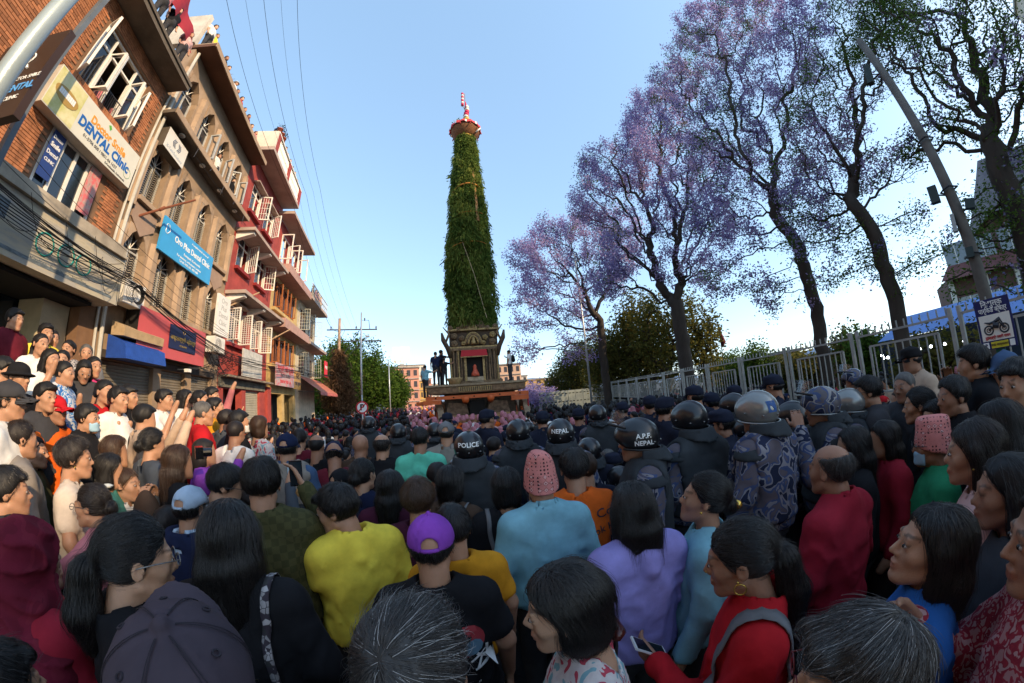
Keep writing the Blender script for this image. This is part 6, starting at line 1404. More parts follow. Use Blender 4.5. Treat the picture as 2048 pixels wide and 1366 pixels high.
def tmesh(s,size,off=0,sx=1):
    c=bpy.data.curves.new('l','FONT'); c.body=s; c.size=size; c.align_x='CENTER'; c.align_y='CENTER'; c.offset=off; c.resolution_u=2
    t=bpy.data.objects.new('t',c); C.objects.link(t); me=bpy.data.meshes.new_from_object(t.evaluated_get(bpy.context.evaluated_depsgraph_get())); bpy.data.objects.remove(t)
    import bmesh; bm=bmesh.new(); bm.from_mesh(me); bmesh.ops.triangulate(bm,faces=bm.faces); bmesh.ops.subdivide_edges(bm,edges=[e for e in bm.edges if e.calc_length()>size*.25],cuts=2); bmesh.ops.scale(bm,vec=(sx,1,1),verts=bm.verts); bm.to_mesh(me); bm.free(); return me
def on_back(made,part,s,size,mat,x,z,off=0,name='lettering',me=None,rot=0,ydir=1,sx=1):
    """print laid on the cloth: every point is dropped on to the garment from behind (ydir 1) or in front (-1)"""
    src=made[part].data; bv=BVHTree.FromPolygons([v.co[:] for v in src.vertices],[p.vertices[:] for p in src.polygons]); me=me or tmesh(s,size,off,sx)
    cr_,sr_=math.cos(rot),math.sin(rot)
    for v in me.vertices:
        u,w=v.co.x*cr_-v.co.y*sr_,v.co.x*sr_+v.co.y*cr_
        hit=bv.ray_cast(Vector((x+u*ydir,-2*ydir,z+w)),Vector((0,ydir,0)))[0]
        v.co=(x+u*ydir,(hit.y if hit else -.13*ydir)-.003*ydir,z+w)
    me.materials.clear(); me.materials.append(mat); return link(name,me,made[part])
def on_side(made,part,s,size,mat,org,ax,ay,dr,off=0):
    src=made[part].data; bv=BVHTree.FromPolygons([v.co[:] for v in src.vertices],[p.vertices[:] for p in src.polygons]); me=tmesh(s,size,off); org,ax,ay,dr=map(Vector,(org,ax,ay,dr))
    for v in me.vertices:
        o=org+ax*v.co.x+ay*v.co.y-dr*1.0; hit=bv.ray_cast(o,dr)[0]; v.co=(hit if hit else o+dr*.87)-dr*.002
    me.materials.clear(); me.materials.append(mat); return link('lettering',me,made[part])
def shape(pts):
    me=bpy.data.meshes.new('print'); me.from_pydata([(x,y,0) for x,y in pts],[],[tuple(range(len(pts)))])
    import bmesh; bm=bmesh.new(); bm.from_mesh(me); bmesh.ops.triangulate(bm,faces=bm.faces); bmesh.ops.subdivide_edges(bm,edges=bm.edges,cuts=3,use_grid_fill=False); bm.to_mesh(me); bm.free(); return me
def phone(label,root,arms,side,mat=phonem,tilt=.3,scale=1,dz=.06,yaw=0):
    """a telephone held in the hand: a thing of its own"""
    s=root.scale[0]; w_=Vector(arms[side][2])+Vector((-side*.035,.035,dz)); M_=Matrix.Rotation(root.rotation_euler.z,4,'Z'); p=root.location+(M_@(w_*s))
    o=empty('mobile_phone',p,root.rotation_euler.z+yaw,label,'phone'); o.rotation_euler=(tilt,0,root.rotation_euler.z+yaw)
    MB().box(-.037,.037,-.004,.004,-.075,.075).obj('case',mat,o); MB().box(-.033,.033,-.0055,-.0045,-.068,.068).obj('screen',phonem if mat is not phonem else M('phone_screen',(.02,.03,.04),.08,.2),o); return o
# --- nearest heads and backs
r,_,m=PP(375,1350,.53,-52,'person in a dark charcoal baseball cap with a cloth button, nearest at the bottom left','tee','black',hair='crop',hat='cap',hatm='capgrey',h=.0064,zmax=1.2,head=(0,16,0))
_R=rotm(0,16,0); _T=lambda q:tuple(_R@(np.array(q,np.float32)*HS_+(HCN-NK))+NK); mb=MB()
for k_ in range(6):
    a_=math.pi/6+k_*math.pi/3
    for w_ in (-.035,.035): mb.tube([_T((.0905*math.sin(a_+w_)*math.sin(t),-.012+.1095*math.cos(a_+w_)*math.sin(t),.038+.0957*math.cos(t))) for t in np.linspace(.17,1.5,12)],.0006,4)
tag(mb.obj('stitching',M('thread_dark',(.022,.017,.024),.8,.1),m['cap']),kind='stuff')
for k_ in range(6):
    a_=k_*math.pi/3; c_=Vector(_T((.0905*math.sin(a_)*.66,-.012+.1095*math.cos(a_)*.66,.038+.0957*.75))); n_=(c_-Vector(_T((0,-.012,.0)))).normalized(); u_=n_.orthogonal().normalized(); v_=n_.cross(u_)
    MB().tube([c_+(u_*math.cos(t)+v_*math.sin(t))*.0042 for t in np.linspace(0,6.28,11)],.0014,5,False).obj('eyelet',MATS['thread_dark'],m['cap'])
r,_,m=PP(828,1335,.47,-8,'person with thick black hair streaked grey and a reddish whorl, bottom centre','hoodie','slate',hair='short',hc='salt',strands=7500,whites=700,steps=12,sl=.085,sr=.00042,h=.0064,zmax=1.2,whorl=(-.02,-.075,.09))
r,_,m=PP(1140,1215,.70,-84,'woman in floral blouse seen in left profile with hair clipped at the nape','blouse','floral',0,'bob','black',fem=True,strands=6000,sl=.14,steps=12,sr=.0005,eyes=True,h=.0060,zmax=1.1,head=(0,-6,0),low=True,straps=leather,one=1)
MB().tube([(-.03,-.085,1.39),(0,-.10,1.375),(.03,-.085,1.39)],.014,8).obj('hair_clip',M('clip_brown',(.06,.012,.01),.15,.2),r,True)
r,a,m=PP(1492,1112,.88,-54,'woman in bright red top with curly black ponytail, gold earrings and grey strap','top','red',2,'pony','black',fem=True,strands=6000,hl=.34,sl=.13,steps=11,eyes=True,h=.0060,arms=('down',((.22,.05,1.02),(.02,.27,1.04))),straps='grey',one=-1,sw=.028,jewel=[('earring','ring',(-.088,-.005,-.036),.016),('earring','stud',(-.088,.002,-.030),.004),('nose_stud','stud',(-.013,.100,-.028),.003)],head=(0,-10,0))
phone('white framed phone held low by the woman in the red top',r,a,-1,phonew,-1.0,dz=.03,yaw=.6)
PP(1832,1095,.98,-26,'young woman with very long straight black hair over a blue shirt, chin raised','shirt','blue',1,'long','black',fem=True,strands=5000,hl=.60,sl=.22,steps=11,eyes=True,h=.0066,head=(-20,14,0))
PP(1705,1345,.56,-40,'elderly person with black hair full of white strands at the bottom right','tee','plum',0,'short','salt',strands=6000,whites=500,sl=.075,steps=10,h=.0066,zmax=1.15,glasses=M('spectacle_frame',(.15,.02,.025)),head=(-15,0,0))
r,a,m=PP(2112,1080,.85,-35,'woman at the right edge in red print scarf joining her hands, gold watch on wrist','top','floralred',2,'long','dark',fem=True,strands=1500,eyes=True,h=.006,arms=('clasp',((.30,.06,1.08),(.12,.27,1.20))))
MB().tube([(Vector(a[-1][2])+Vector((.03*math.cos(t),.0,.026*math.sin(t)))) for t in np.linspace(0,6.28,13)],.007,6,False).obj('wrist_watch',goldm,r,True)
PP(1945,905,1.45,-24,'woman in pale pink blouse with long loose dark hair, looking left','blouse','palepink',1,'long','dark',fem=True,strands=2500,hl=.45,sl=.18,eyes=True,jewel=[('earring','stud',(-.084,0,-.04),.006)])
PP(1862,890,2.05,-30,'older man in pink patterned topi and green shirt with a mask under his chin','shirt','green',2,'crop','grey',hat='topi',hatm='dhaka',mask=maskm,glasses=steel,eyes=True)
PP(1658,940,1.48,-12,'balding grey man in crimson polo shirt with white collar','polo','crimson',2,'bald','salt',strands=1800,sl=.035,eyes=False,h=.0075)
r_=NAMED and bpy.context.scene.objects
r,a,m=PP(1262,1018,1.15,-12,'woman in lavender hoodie with long straight black hair parted in the middle','hoodie','lavender',0,'long','black',fem=True,strands=5500,hl=.20,sl=.2,steps=11,h=.0072,wr=.009)
MB().tube([(0,.045,1.566),(0,-.03,1.572),(0,-.08,1.548)],[.0018,.0025,.0015],5).obj('hair_parting',SK[3],r,True)
PP(1392,1000,1.35,-58,'woman in pale teal scarf with yellow flower in her tied hair, looking up','top','sky',1,'bun','black',fem=True,strands=1500,eyes=True,head=(0,12,0),arms=('down','down'),jewel=[('hair_flower','stud',(.0,-.155,.0),.022),('earring','stud',(-.086,0,-.036),.006)])
r,a,m=PP(1148,938,1.66,0,'man in bright orange shirt with dark printed words on his back','tee','orange',1,'short','black',strands=1500,sl=.04,h=.0105)
on_back(m,'t_shirt','Mo Mok Hy',.062,ink,.07,1.13,.0006,rot=.18); on_back(m,'t_shirt','Co',.075,ink,.13,1.235,.0006,rot=.3)
r,a,m=PP(1080,962,1.44,-10,'man in salmon patterned topi hat and pale blue shirt, from behind','shirt','sky',1,'crop','black',hat='topi',hatm='dhaka',strands=700,sl=.02,h=.0085,wr=.008)
r,a,m=PP(864,1092,1.05,-12,'boy in purple cap and black printed tee shirt, from behind','tee','black',1,'crop','black',hat='cap',hatm='purple',strands=1200,sl=.02,h=.0070)
def arc(r_,n=18,a0=0,a1=6.28,sx=1): return [(r_*sx*math.cos(a0+(a1-a0)*i/n),r_*math.sin(a0+(a1-a0)*i/n)) for i in range(n)]
on_back(m,'t_shirt','',0,solid('print_red',(.36,.04,.05)),.085,1.15,me=shape(arc(.062)),name='red_disc_print')
o=on_back(m,'t_shirt','',0,solid('print_blue',(.12,.22,.30)),.10,1.125,me=shape(arc(.032,10,sx=1.2)),name='blue_print'); o.location.y=-.004
for i,(x,z,l,rt) in enumerate(((.115,1.08,.06,.5),(.135,1.065,.075,-.9),(.12,1.05,.05,1.2),(.15,1.09,.05,1.6),(.13,1.03,.06,.2),(.15,1.055,.05,-.4))):
    o=on_back(m,'t_shirt','',0,wht,x,z,me=shape([(-l/2,-.004),(l/2,-.006),(l/2+.004,.004),(-l/2,.006)]),rot=rt,name='brush_stroke'); o.location.y=-.006
on_back(m,'t_shirt','"MMD"',.03,wht,.07,.945,.0004)
PP(905,1058,1.32,-20,'person in mustard yellow shirt bending just beyond the purple cap','tee','mustard',1,'short','black',zmax=1.0,h=.0112)
r,a,m=PP(694,1012,1.42,-42,'young man in plain yellow hoodie turning his face to the left','hoodie','yellow',1,'short','black',strands=2600,sl=.06,eyes=True,h=.0085,wr=.011,head=(-58,-10,0),arms=('down','clasp'))
r,a,m=PP(525,968,1.46,-34,'young man in olive monogram jacket raising a phone in his right hand','jacket','monogram',1,'short','black',strands=2600,sl=.06,h=.0090,arms=(((.30,.12,1.14),(.17,.20,1.40)),'down'),wr=.012)
MB().tube([(.17+.033*math.cos(t),.185,1.375+.02*math.sin(t)) for t in np.linspace(0,6.28,13)],.011,6,False).obj('striped_cuff',M('cloth_cuff',(.36,.20,.07),.8,.4,30),r,True)
phone('black phone held up by the man in the olive monogram jacket',r,a,1,phonem,.1)
PP(462,1075,1.02,-25,'woman with very long black hair in a black coat beside the light blue cap','top','black',1,'long','black',fem=True,strands=5000,hl=.52,sl=.22,steps=11,h=.006,straps=CL['blackwhite'],one=1,sw=.012)
PP(385,1018,2.0,-8,'young man in pale blue backward cap, striped shirt and navy vest','shirt','paleblue',1,'crop','black',hat='cap',hatm='paleblue',vest='plain',vestm='navy')
r,a,m=PP(262,1118,.98,24,'woman with big black ponytail and thin silver glasses, face half hidden','top','black',0,'pony','black',fem=True,strands=5500,hl=.22,sl=.13,steps=11,eyes=True,glasses=silv,h=.0072,head=(0,-8,0))
PP(58,1118,1.25,-12,'woman in dark red head scarf and bright crimson dress','top','crimson',1,'hijab','black',hat='hijab',hatm='scarfred',fem=True,h=.0075)
r,a,m=PP(182,1012,2.05,-125,'woman in pink sweater with a white flower clip reaching forward','top','pink',1,'bun','dark',fem=True,strands=900,eyes=True,arms=('down',((.27,.18,1.14),(.16,.38,1.16))),glasses=steel)
MB().lathe([(0,0),(.03,.004),(.035,.012),(.02,.02),(0,.016)],6,(.06,-.05,1.545)).obj('flower_clip',M('clip_white',(.75,.72,.60),.5,.1),r)
PP(152,918,2.35,28,'woman in cream blouse with short curly hair and low back neckline','blouse','cream',1,'curly','dark',fem=True,strands=1200,low=True,eyes=True,jewel=[('earring','stud',(.085,0,-.038),.006)])
PP(44,880,2.6,2,'tall man in light grey hooded jacket at the left edge','hoodie','warmgrey',1,'crop','dark',h=.012,strands=900,sl=.02,wr=.010)
PP(5,1390,.80,-10,'person in lilac grey sleeve low in the bottom left corner','top','lilac',1,'short','black',strands=1500,zmax=.95,h=.007)
PP(222,945,2.5,30,'person in green teal sweatshirt beside the cream blouse','hoodie','teal',1,'bob','black',fem=True)
r,a,m=PP(292,838,3.1,22,'man in beige shirt with a patterned neck scarf and both hands raised','shirt','beige',1,'short','black',arms=(((.24,.20,1.16),(.14,.34,1.44)),((.22,.20,1.14),(.08,.34,1.46))),straps=leather,one=-1,sw=.012)
phone('phone held up by the man in the beige shirt',r,a,1,phonem,.1)
PP(232,905,2.8,18,'woman with wavy brown black hair in a maroon top','top','maroon',1,'bob','brown',fem=True)
PP(176,838,3.2,48,'man in black jacket and pale blue surgical mask','jacket','black',1,'short','black',mask=maskm,eyes=True)
PP(112,822,3.3,62,'man in bright red cap and orange shirt under an open dark jacket','tee','orange',2,'crop','black',hat='cap',hatm='red',eyes=True)
PP(308,888,2.7,12,'woman in grey green top with clipped up black hair','top','slate',1,'bun','black',fem=True,strands=700)
PP(360,925,2.35,20,'woman with loose light tipped brown hair in a black printed tee','tee','black',1,'long','brown',fem=True,strands=1500,hl=.25,pack='brown')
r,a,m=PP(412,905,2.9,35,'person in purple sleeves holding a camera at eye level','top','purple',1,'long','dark',fem=True,arms=('up','up'))
q=at(398,905,3.1); o=empty('camera',q,-R_(35),'black camera held up by the person in purple sleeves','camera'); MB().box(-.065,.065,-.03,.03,-.045,.045).obj('camera_body',phonem,o); MB().lathe([(.0,.03),(.035,.03),(.035,.09),(.03,.1),(0,.1)],14).obj('lens',phonem,o,rot=(-math.pi/2,0,0))
r,a,m=PP(576,898,2.5,-18,'man in navy cap with a white tick mark and grey quilted vest','shirt','denim',1,'crop','black',hat='cap',hatm='navy',vest='puffer',vestm='warmgrey',h=.012)
on_back(m,'cap','',0,wht,-.045,1.49,me=shape([(-.016,.004),(-.006,-.006),(.018,.008),(-.005,-.001)]),name='tick_mark')
PP(668,908,2.6,-30,'man in maroon tee and dark navy cap looking down','tee','maroon',2,'crop','dark',hat='capb',hatm='navy',head=(0,-18,0))
PP(722,893,2.75,-10,'shaven headed man in brown shirt, from behind','shirt','brown',2,'none','black')
PP(474,866,3.1,-2,'bald man in white tee shirt among dark heads','tee','white',2,'buzz','dark'); PP(455,842,3.5,5,'man in slate grey shirt with short cropped hair','shirt','slate',2,'short','dark')
PP(521,855,3.3,10,'woman with brown bob and floral white shirt','top','floral',1,'bob','brown',fem=True)
PP(635,893,2.95,-15,'man with shiny bald crown in black shirt','tee','black',2,'bald','black')
PP(600,878,3.3,-18,'woman in dark red top behind the navy cap with tick mark','top','maroon',1,'bun','dark',fem=True)
PP(840,880,2.6,-8,'man in mint green tee shirt with dark cropped hair','tee','mint',2,'crop','black',zmax=1.12,h=.011)
PP(893,868,2.9,-6,'man in grey cap and dusty pink shirt, from behind','shirt','warmgrey',1,'crop','black',hat='cap',hatm='grey')
PP(765,893,2.7,-12,'man with thinning dark hair in black jacket','jacket','black',1,'bald','dark')
# women behind the yellow and purple
PP(728,950,2.05,10,'woman with smooth dark bun showing her right cheek','top','navy',0,'bun','black',fem=True,strands=900,eyes=True)
PP(782,975,1.8,-5,'woman with long dark hair and dark maroon top left of the tousled brown hair','top','plum',1,'long','black',fem=True,strands=1500,hl=.25)
PP(838,1000,1.62,-5,'woman with tousled brown black hair gathered by a hair tie','top','plum',1,'curly','brown',fem=True,strands=2000,sl=.07)
PP(902,968,1.75,10,'woman with loosely tied wavy black hair and a grey shoulder strap','top','brown',1,'bob','black',fem=True,strands=1500,straps='grey',one=1,sw=.008)
PP(1012,975,1.75,-5,'woman with short black hair in a black ribbed top','top','black',1,'bob','black',fem=True,strands=1200,straps='grey',one=-1,sw=.012)
PP(440,968,1.85,20,'man with black hair and glasses looking down beside the phone holder','tee','navy',1,'short','black',strands=900,glasses=steel,head=(20,-15,0))
# --- riot police
def cop(px,py,dist,yaw,label,shell=gloss,visor_='none',top='camo',vest='gunmetal',txt=None,side=None,**k):
    r,a,m=PP(px,py,dist,yaw,label,'jacket',top,2,'none','black',hat='helmet',hatm=shell,vest='plain',vestm=vest,pads=True,visor=visor_,zmax=1.12,h=max(.0100,.0058*dist),**k); r['group']='riot police officers'
    if txt: on_back(m,'helmet_shell',txt,.042,wht,0,1.512,.0008)
    if side: 
        on_side(m,'helmet_shell',side[0],.036,wht,(-.12,-.02,1.50),(0,-1,0),(0,0,1),(1,0,0),.0008); on_side(m,'helmet_shell',side[1],.036,wht,(-.12,-.02,1.462),(0,-1,0),(0,0,1),(1,0,0),.0008)
    return m
cop(938,900,1.80,-8,'riot officer in glossy black helmet directly above the women with dark hair',txt='POLICE')
cop(1036,868,2.25,-5,'riot officer in camouflage with black helmet left of the white lettered one')
cop(1122,872,1.95,10,'riot officer whose black helmet reads NEPAL in white letters',txt='NEPAL')
cop(1272,882,1.50,-72,'riot officer with raised clear visor and white letters on the helmet side',side=('A.P.F.','NEPAL'),visor_='up')
cop(1378,842,1.75,-12,'riot officer in mirror black helmet behind the visor officer')
m=cop(1512,828,1.62,-16,'riot officer in olive grey helmet with blue square and camouflage back plate',shell=silv,silver=True,vest='camo')
on_back(m,'helmet_shell','',0,solid('flag_blue',(.02,.08,.25)),-.03,1.505,me=shape([(-.025,-.03),(.025,-.03),(.025,.03),(-.025,.03)]),name='blue_square')
on_back(m,'helmet_shell','',0,M('flag_pale',(.55,.56,.52),.4,.1),.045,1.51,me=shape([(-.03,-.035),(.03,-.035),(.03,.035),(-.03,.035)]),name='pale_square')
cop(1640,815,1.95,-50,'riot officer with camouflage helmet and raised scratched visor touching his chin',shell=camoh,silver=True,visor_='up',arms=('down','face'))
cop(1695,812,2.4,-35,'riot officer with blue banded helmet half hidden behind the camouflage helmet',shell=silv,silver=True)
cop(1583,838,2.2,-30,'riot officer with dark helmet between the two pale helmets'); cop(1195,832,3.0,0,'riot officer with small dark helmet just before the fence crowd')
cop(1465,815,2.6,-30,'riot officer in dark helmet left of the olive grey helmet'); cop(1705,762,3.4,-70,'distant riot officer with raised clear visor near the fence',shell=camoh,visor_='up')
cop(797,868,3.3,-10,'small riot helmet left of the mint tee shirt'); cop(738,850,3.9,-10,'far riot helmet at the left end of the police line'); cop(870,865,3.4,-8,'riot helmet just behind the mint tee shirt')
def officer(px,py,dist,yaw,label,**k):
    r,a,m=PP(px,py,dist,yaw,label,'shirt','police',2,'crop','black',hat='policecap',hatm='police',h=max(.0125,.0042*dist),**k); r['group']='officers in navy caps'; return m
for i,(px,py,d,yw,lb) in enumerate(((975,840,3.0,40,'navy capped officer turning right between two helmets'),(1085,842,3.2,5,'navy capped officer behind the black NEPAL helmet'),(1158,835,3.4,20,'navy capped officer right of the NEPAL helmet'),(1300,812,3.2,-5,'navy capped officer above the clear visor'),(1332,820,2.5,70,'navy capped officer facing right beside an orange vest'),(1422,808,3.0,-10,'navy capped officer right of the mirror black helmet'),(1440,850,2.2,-55,'navy capped officer with a pale face mask'),(1468,790,3.6,-20,'navy capped officer near the fence behind the olive helmet'),(1245,822,3.6,0,'navy capped officer behind the clear visor helmet'),(895,842,3.9,-5,'navy capped officer left of the glossy black helmet'),(1388,795,4.0,-20,'navy capped officer farthest along the fence'),(1545,775,4.0,-30,'navy capped officer by the fence right of the olive helmet'))):
    m=officer(px,py,d,yw,lb,**(dict(mask=maskm) if 'mask' in lb else {}))
r,a,m=PP(1178,905,2.3,-4,'officer with NEPAL POLICE in white on a navy back','shirt','police',2,'none','black',hat='helmet',hatm=gloss,zmax=1.05,h=.0112); on_back(m,'shirt','NEPAL',.07,wht,0,1.20,.0008); on_back(m,'shirt','POLICE',.07,wht,0,1.12,.0008)
# --- right hand crowd in the shade
PP(1765,880,2.3,-50,'woman in red kurta with dark shoulder length hair','top','crimson',1,'long','black',fem=True,strands=700,hl=.2)
PP(1702,895,1.95,-40,'woman with very long wavy black hair hanging over a dark dress','top','black',1,'long','black',fem=True,strands=2500,hl=.62,sl=.2)
PP(1735,785,2.7,-36,'young man with black hair and glasses in left profile','jacket','charcoal',1,'short','black',eyes=True,glasses=steel,h=.0112)
PP(1808,775,2.9,-85,'stern grey haired man looking back towards the viewer','shirt','charcoal',2,'buzz','grey',eyes=True,h=.0112)
PP(1836,812,2.5,-30,'woman in left profile with earring in front of the topi man','top','black',1,'bun','black',fem=True,eyes=True,h=.009,mask=None)
PP(1905,795,2.35,-55,'man with receding black hair facing left near the notice board','jacket','black',2,'short','black',eyes=True,fringe=False,h=.0112)
r,a,m=PP(1945,728,2.6,-25,'man with black hair holding a phone to his right ear','jacket','black',1,'short','black',arms=('face','down'),h=.0112)
phone('phone pressed to the ear near the notice board',r,a,1,phonem,.0)
PP(1822,722,4.4,-60,'man in tan cap and light brown shirt by the fence','shirt','beige',2,'crop','black',hat='policecap',hatm='black')
PP(1992,860,1.7,-20,'woman with black hair behind the pink blouse, head turned away','top','black',1,'long','black',fem=True,strands=900)
PP(2010,745,2.6,-60,'person in blue cap at the right edge below the notice board','tee','denim',1,'crop','black',hat='cap',hatm='denim')
PP(2035,770,2.0,-70,'man at the right edge with orange collar','jacket','black',1,'short','black',eyes=True)
PP(1870,840,2.4,-70,'woman with dark hair directly behind the patterned topi','top','black',1,'bob','black',fem=True)
PP(2010,985,1.25,-30,'woman in dark clothes between the pink blouse and the red scarf','top','charcoal',2,'long','black',fem=True,strands=900,hl=.4)
# --- the steps at the left
for (px,py,d,yw,lb,k) in ((30,640,5.6,60,'man in maroon hooded jacket with white shoulder stripe, highest on the steps',dict(top='hoodie',col='maroon')),
 (82,690,5.4,75,'girl in white dress standing on the steps',dict(top='tee',col='white',hair='pony',fem=True,bot='white')),(92,668,5.9,80,'child in yellow looking out over the girl in the white dress',dict(top='tee',col='yellow')),
 (105,680,6.1,90,'woman in cream top by the green shop glass',dict(top='blouse',col='cream',hair='bun',fem=True)),(136,700,6.0,140,'girl with centre parting in dark plaid top facing the road',dict(top='top',col='plaid',hair='bun',fem=True,eyes=True)),
 (124,722,5.5,120,'girl pointing sideways with her arm out',dict(top='tee',col='navy',hair='bun',fem=True,eyes=True,arms=('reach','down'))),(102,722,5.0,70,'girl in white top with purple waistband',dict(top='tee',col='white',hair='long',fem=True,arms=('face','down'))),
 (130,748,4.8,50,'boy in blue and white flowered shirt',dict(top='shirt',col='bluefloral',hair='crop')),(172,708,6.0,110,'old grey haired woman leaning on the shop corner',dict(top='top',col='grey',hair='bun',hc='grey',fem=True,eyes=True)),
 (166,738,5.2,100,'woman reading her phone on the steps',dict(top='top',col='charcoal',hair='long',fem=True,head=(0,-25,0),arms=('front','front'))),(188,735,5.3,85,'woman in dusky pink with bent arm',dict(top='tee',col='hotpink',hair='bun',fem=True)),
 (210,785,4.6,75,'woman in red tunic with gold trim on the steps',dict(top='tee',col='red',hair='bun',fem=True,eyes=True,arms=('front','front'))),(238,800,4.4,70,'boy in white tee shirt beside the red tunic',dict(top='tee',col='white')),
 (92,795,4.2,70,'boy in grey tee looking down below the girls',dict(top='tee',col='charcoal',eyes=True)),(38,755,4.3,60,'person in black bucket hat',dict(top='top',col='black',hat='bucket',hatm='black',hair='crop',eyes=True)),
 (8,745,3.9,40,'man in white shirt with backpack strap at the left edge',dict(top='tee',col='white',hair='short',pack='black')),(20,805,3.0,30,'man in dark cap and white shirt at the left edge',dict(top='tee',col='white',hair='crop',hat='cap',hatm='charcoal')),
 (235,833,3.6,70,'woman with glasses in green and pink shawl',dict(top='top',col='pink',hair='bun',fem=True,eyes=True,glasses=steel)),(258,795,4.6,60,'man in dark jacket behind the boy in white',dict(top='jacket',col='black')),
 (330,800,5.0,60,'man in white tee lifting a pale card to his face',dict(top='tee',col='white',arms=('face','down'))),(372,798,5.4,50,'woman in white saree with dark hair',dict(top='blouse',col='white',hair='long',fem=True)),
 (402,800,5.2,50,'woman in red with hands at her face',dict(top='top',col='red',hair='bun',fem=True,arms=('face','face'))),(425,792,5.8,60,'man in pink and white shirt with arm up by the red door',dict(top='shirt',col='pink',arms=('down','high'))),
 (408,828,4.2,30,'old man with grey hair in red sweater',dict(top='top',col='red',hair='crop',hc='grey')),(432,815,4.9,40,'woman in marigold saree',dict(top='blouse',col='mustard',hair='bun',fem=True)),
 (480,845,4.2,30,'man wearing a white face mask among dark heads',dict(top='jacket',col='black',mask=M('mask_white',(.68,.68,.66),.8,.08,9),eyes=True)),
 (20,985,2.1,20,'person in dark jacket behind the red head scarf',dict(top='jacket',col='charcoal')),(70,905,3.1,40,'woman in grey green scarf behind the hooded jacket',dict(top='top',col='olive',hair='bun',fem=True)),(255,970,2.5,60,'child with cropped brown hair holding up both hands',dict(top='tee',col='white',hair='buzz',hc='brown',arms=('face','face')))):
    k=dict(k); PP(px,py,d,yw,lb,h=.0138 if d>4.4 else .0122,**dict(dict(eyes=d<5.6),**k))
# people looking out of windows, on roofs, on the chariot
def stand(pos,yaw,label,group=None,sc_=1.0,h=.017,**k):
    SEED[0]+=1; sp=dict(skinm=SK[SEED[0]%3],topm=CL[k.pop('col','red')],top=k.pop('top','tee'),hair=k.pop('hair','short'),hairm=HCOL[k.pop('hc','black')],seed=SEED[0]); sp.update(k)
    if isinstance(sp.get('hatm'),str): sp['hatm']=CL[sp['hatm']]
    return put_human(sp,label,pos,yaw,sc_,h,group)
stand(FP(4.55,-.35,7.75),70,'child in red leaning on the brick building window rail',col='red',sc_=.72,eyes=True,h=.013)
stand(FP(5.1,-.4,7.6),70,'woman in pink at the brick building window',col='pink',hair='long',fem=True,sc_=.85,h=.014)
stand(FP(4.15,-.5,7.9),70,'person in crimson at the far left casement',col='crimson',sc_=.8)
stand(FP(5.7,-.35,7.55),70,'person in floral red behind the open right casement',col='floralred',sc_=.8)
CN=lambda c:{'palepink':'pale pink','hotpink':'hot pink','paleblue':'pale blue','sky':'light blue','floralred':'red print','police':'navy uniform'}.get(c,c)
ORD=['first','second','third','fourth','fifth','sixth','seventh','eighth','ninth','tenth','eleventh','twelfth']
ROOF=[(7.0,'white'),(7.35,'yellow'),(8.3,'black'),(8.75,'palepink'),(9.5,'white'),(9.9,'navy'),(10.3,'red'),(10.9,'cream'),(11.3,'maroon'),(11.9,'orange'),(12.35,'pink')]
for i,(s,c) in enumerate(ROOF): stand(FP(s,-.05-.06*(i%2),12.57),70,'spectator in '+CN(c)+' looking over the tan building cornice, '+ORD[i]+' from the near end','spectators on the tan building roof',col=c,hair=('short','bun','crop')[i%3],hc='dark',hat='bucket' if i==4 else None,hatm='white')
RB=[(12.9,'navy'),(13.4,'grey'),(13.9,'denim'),(14.4,'white'),(14.8,'grey'),(15.4,'black'),(15.9,'charcoal'),(16.5,'cream'),(17.1,'denim')]
for i,(s,c) in enumerate(RB): stand(FP(s,.72,13.35+.08*(i%2)),70,'spectator in '+CN(c)+' behind the white balustrade, '+ORD[i]+' from the near end','spectators on the red building roof',col=c,hair=('short','bun','crop')[i%3])
for i,(s,c) in enumerate(((25.3,'black'),(26.3,'crimson'),(26.9,'maroon'),(27.4,'red'),(28.1,'pink'))): stand(FP(s,.4,9.6),60,'spectator in '+CN(c)+' at the cream building balcony rail','spectators on the corner balcony',col=c,hair=('short','bun')[i%2])
for i,(s,q,c,lb) in enumerate(((3.2,.35,'cream','figure under the crimson cloth on the brick roof'),(4.6,.3,'pink','person in pink on the brick building roof edge'),(5.2,.25,'black','person in black on the brick building roof edge'),(6.0,.3,'palepink','person in pale pink by the crimson cloth'))): stand(FP(s,q,10.5),80,lb,col=c,hair='bun' if i%2 else 'short')
for s,z,c,lb in ((10.4,9.55,'white','man leaning from a tan building top window'),(11.9,9.5,'black','man in black at the last tan building top window'),(14.2,10.2,'red','woman in red at the red building upper window'),(25.0,4.0,'pink','person at the cream building lower window'),(14.0,.35,'pink','woman in pink raising a phone in the red doorway')): stand(FP(s,-.15 if z>1 else .3,z),70,lb,col=c,arms=('high','down') if 'phone' in lb else ('down','down'))
CM=Matrix.Translation((CH[0],CH[1],DZ))@Matrix.Rotation(R_(6.9),4,'Z')
for (x,y,z,yw,c,lb,sc_) in ((-1.62,-.9,2.58,-90+90,'navy','man in navy climbing on the left of the chariot platform',.9),(-1.45,-.3,2.58,60,'police','officer standing at the left side of the shrine',1.0),(-2.05,-1.1,2.1,30,'sky','man in light blue perched on the left end of the platform',.85),(1.45,-1.0,2.58,-60,'white','man in white shirt with a black bag on the right of the platform',.82),(-1.25,-1.15,2.58,20,'black','crouching dark figure against the shrine left corner',.7)):
    p=CM@Vector((x,y,z)); stand(p,yw-7,lb,col=c,sc_=sc_,h=.016,pack=CL['black'] if 'bag' in lb else None,arms=('reach','down'))
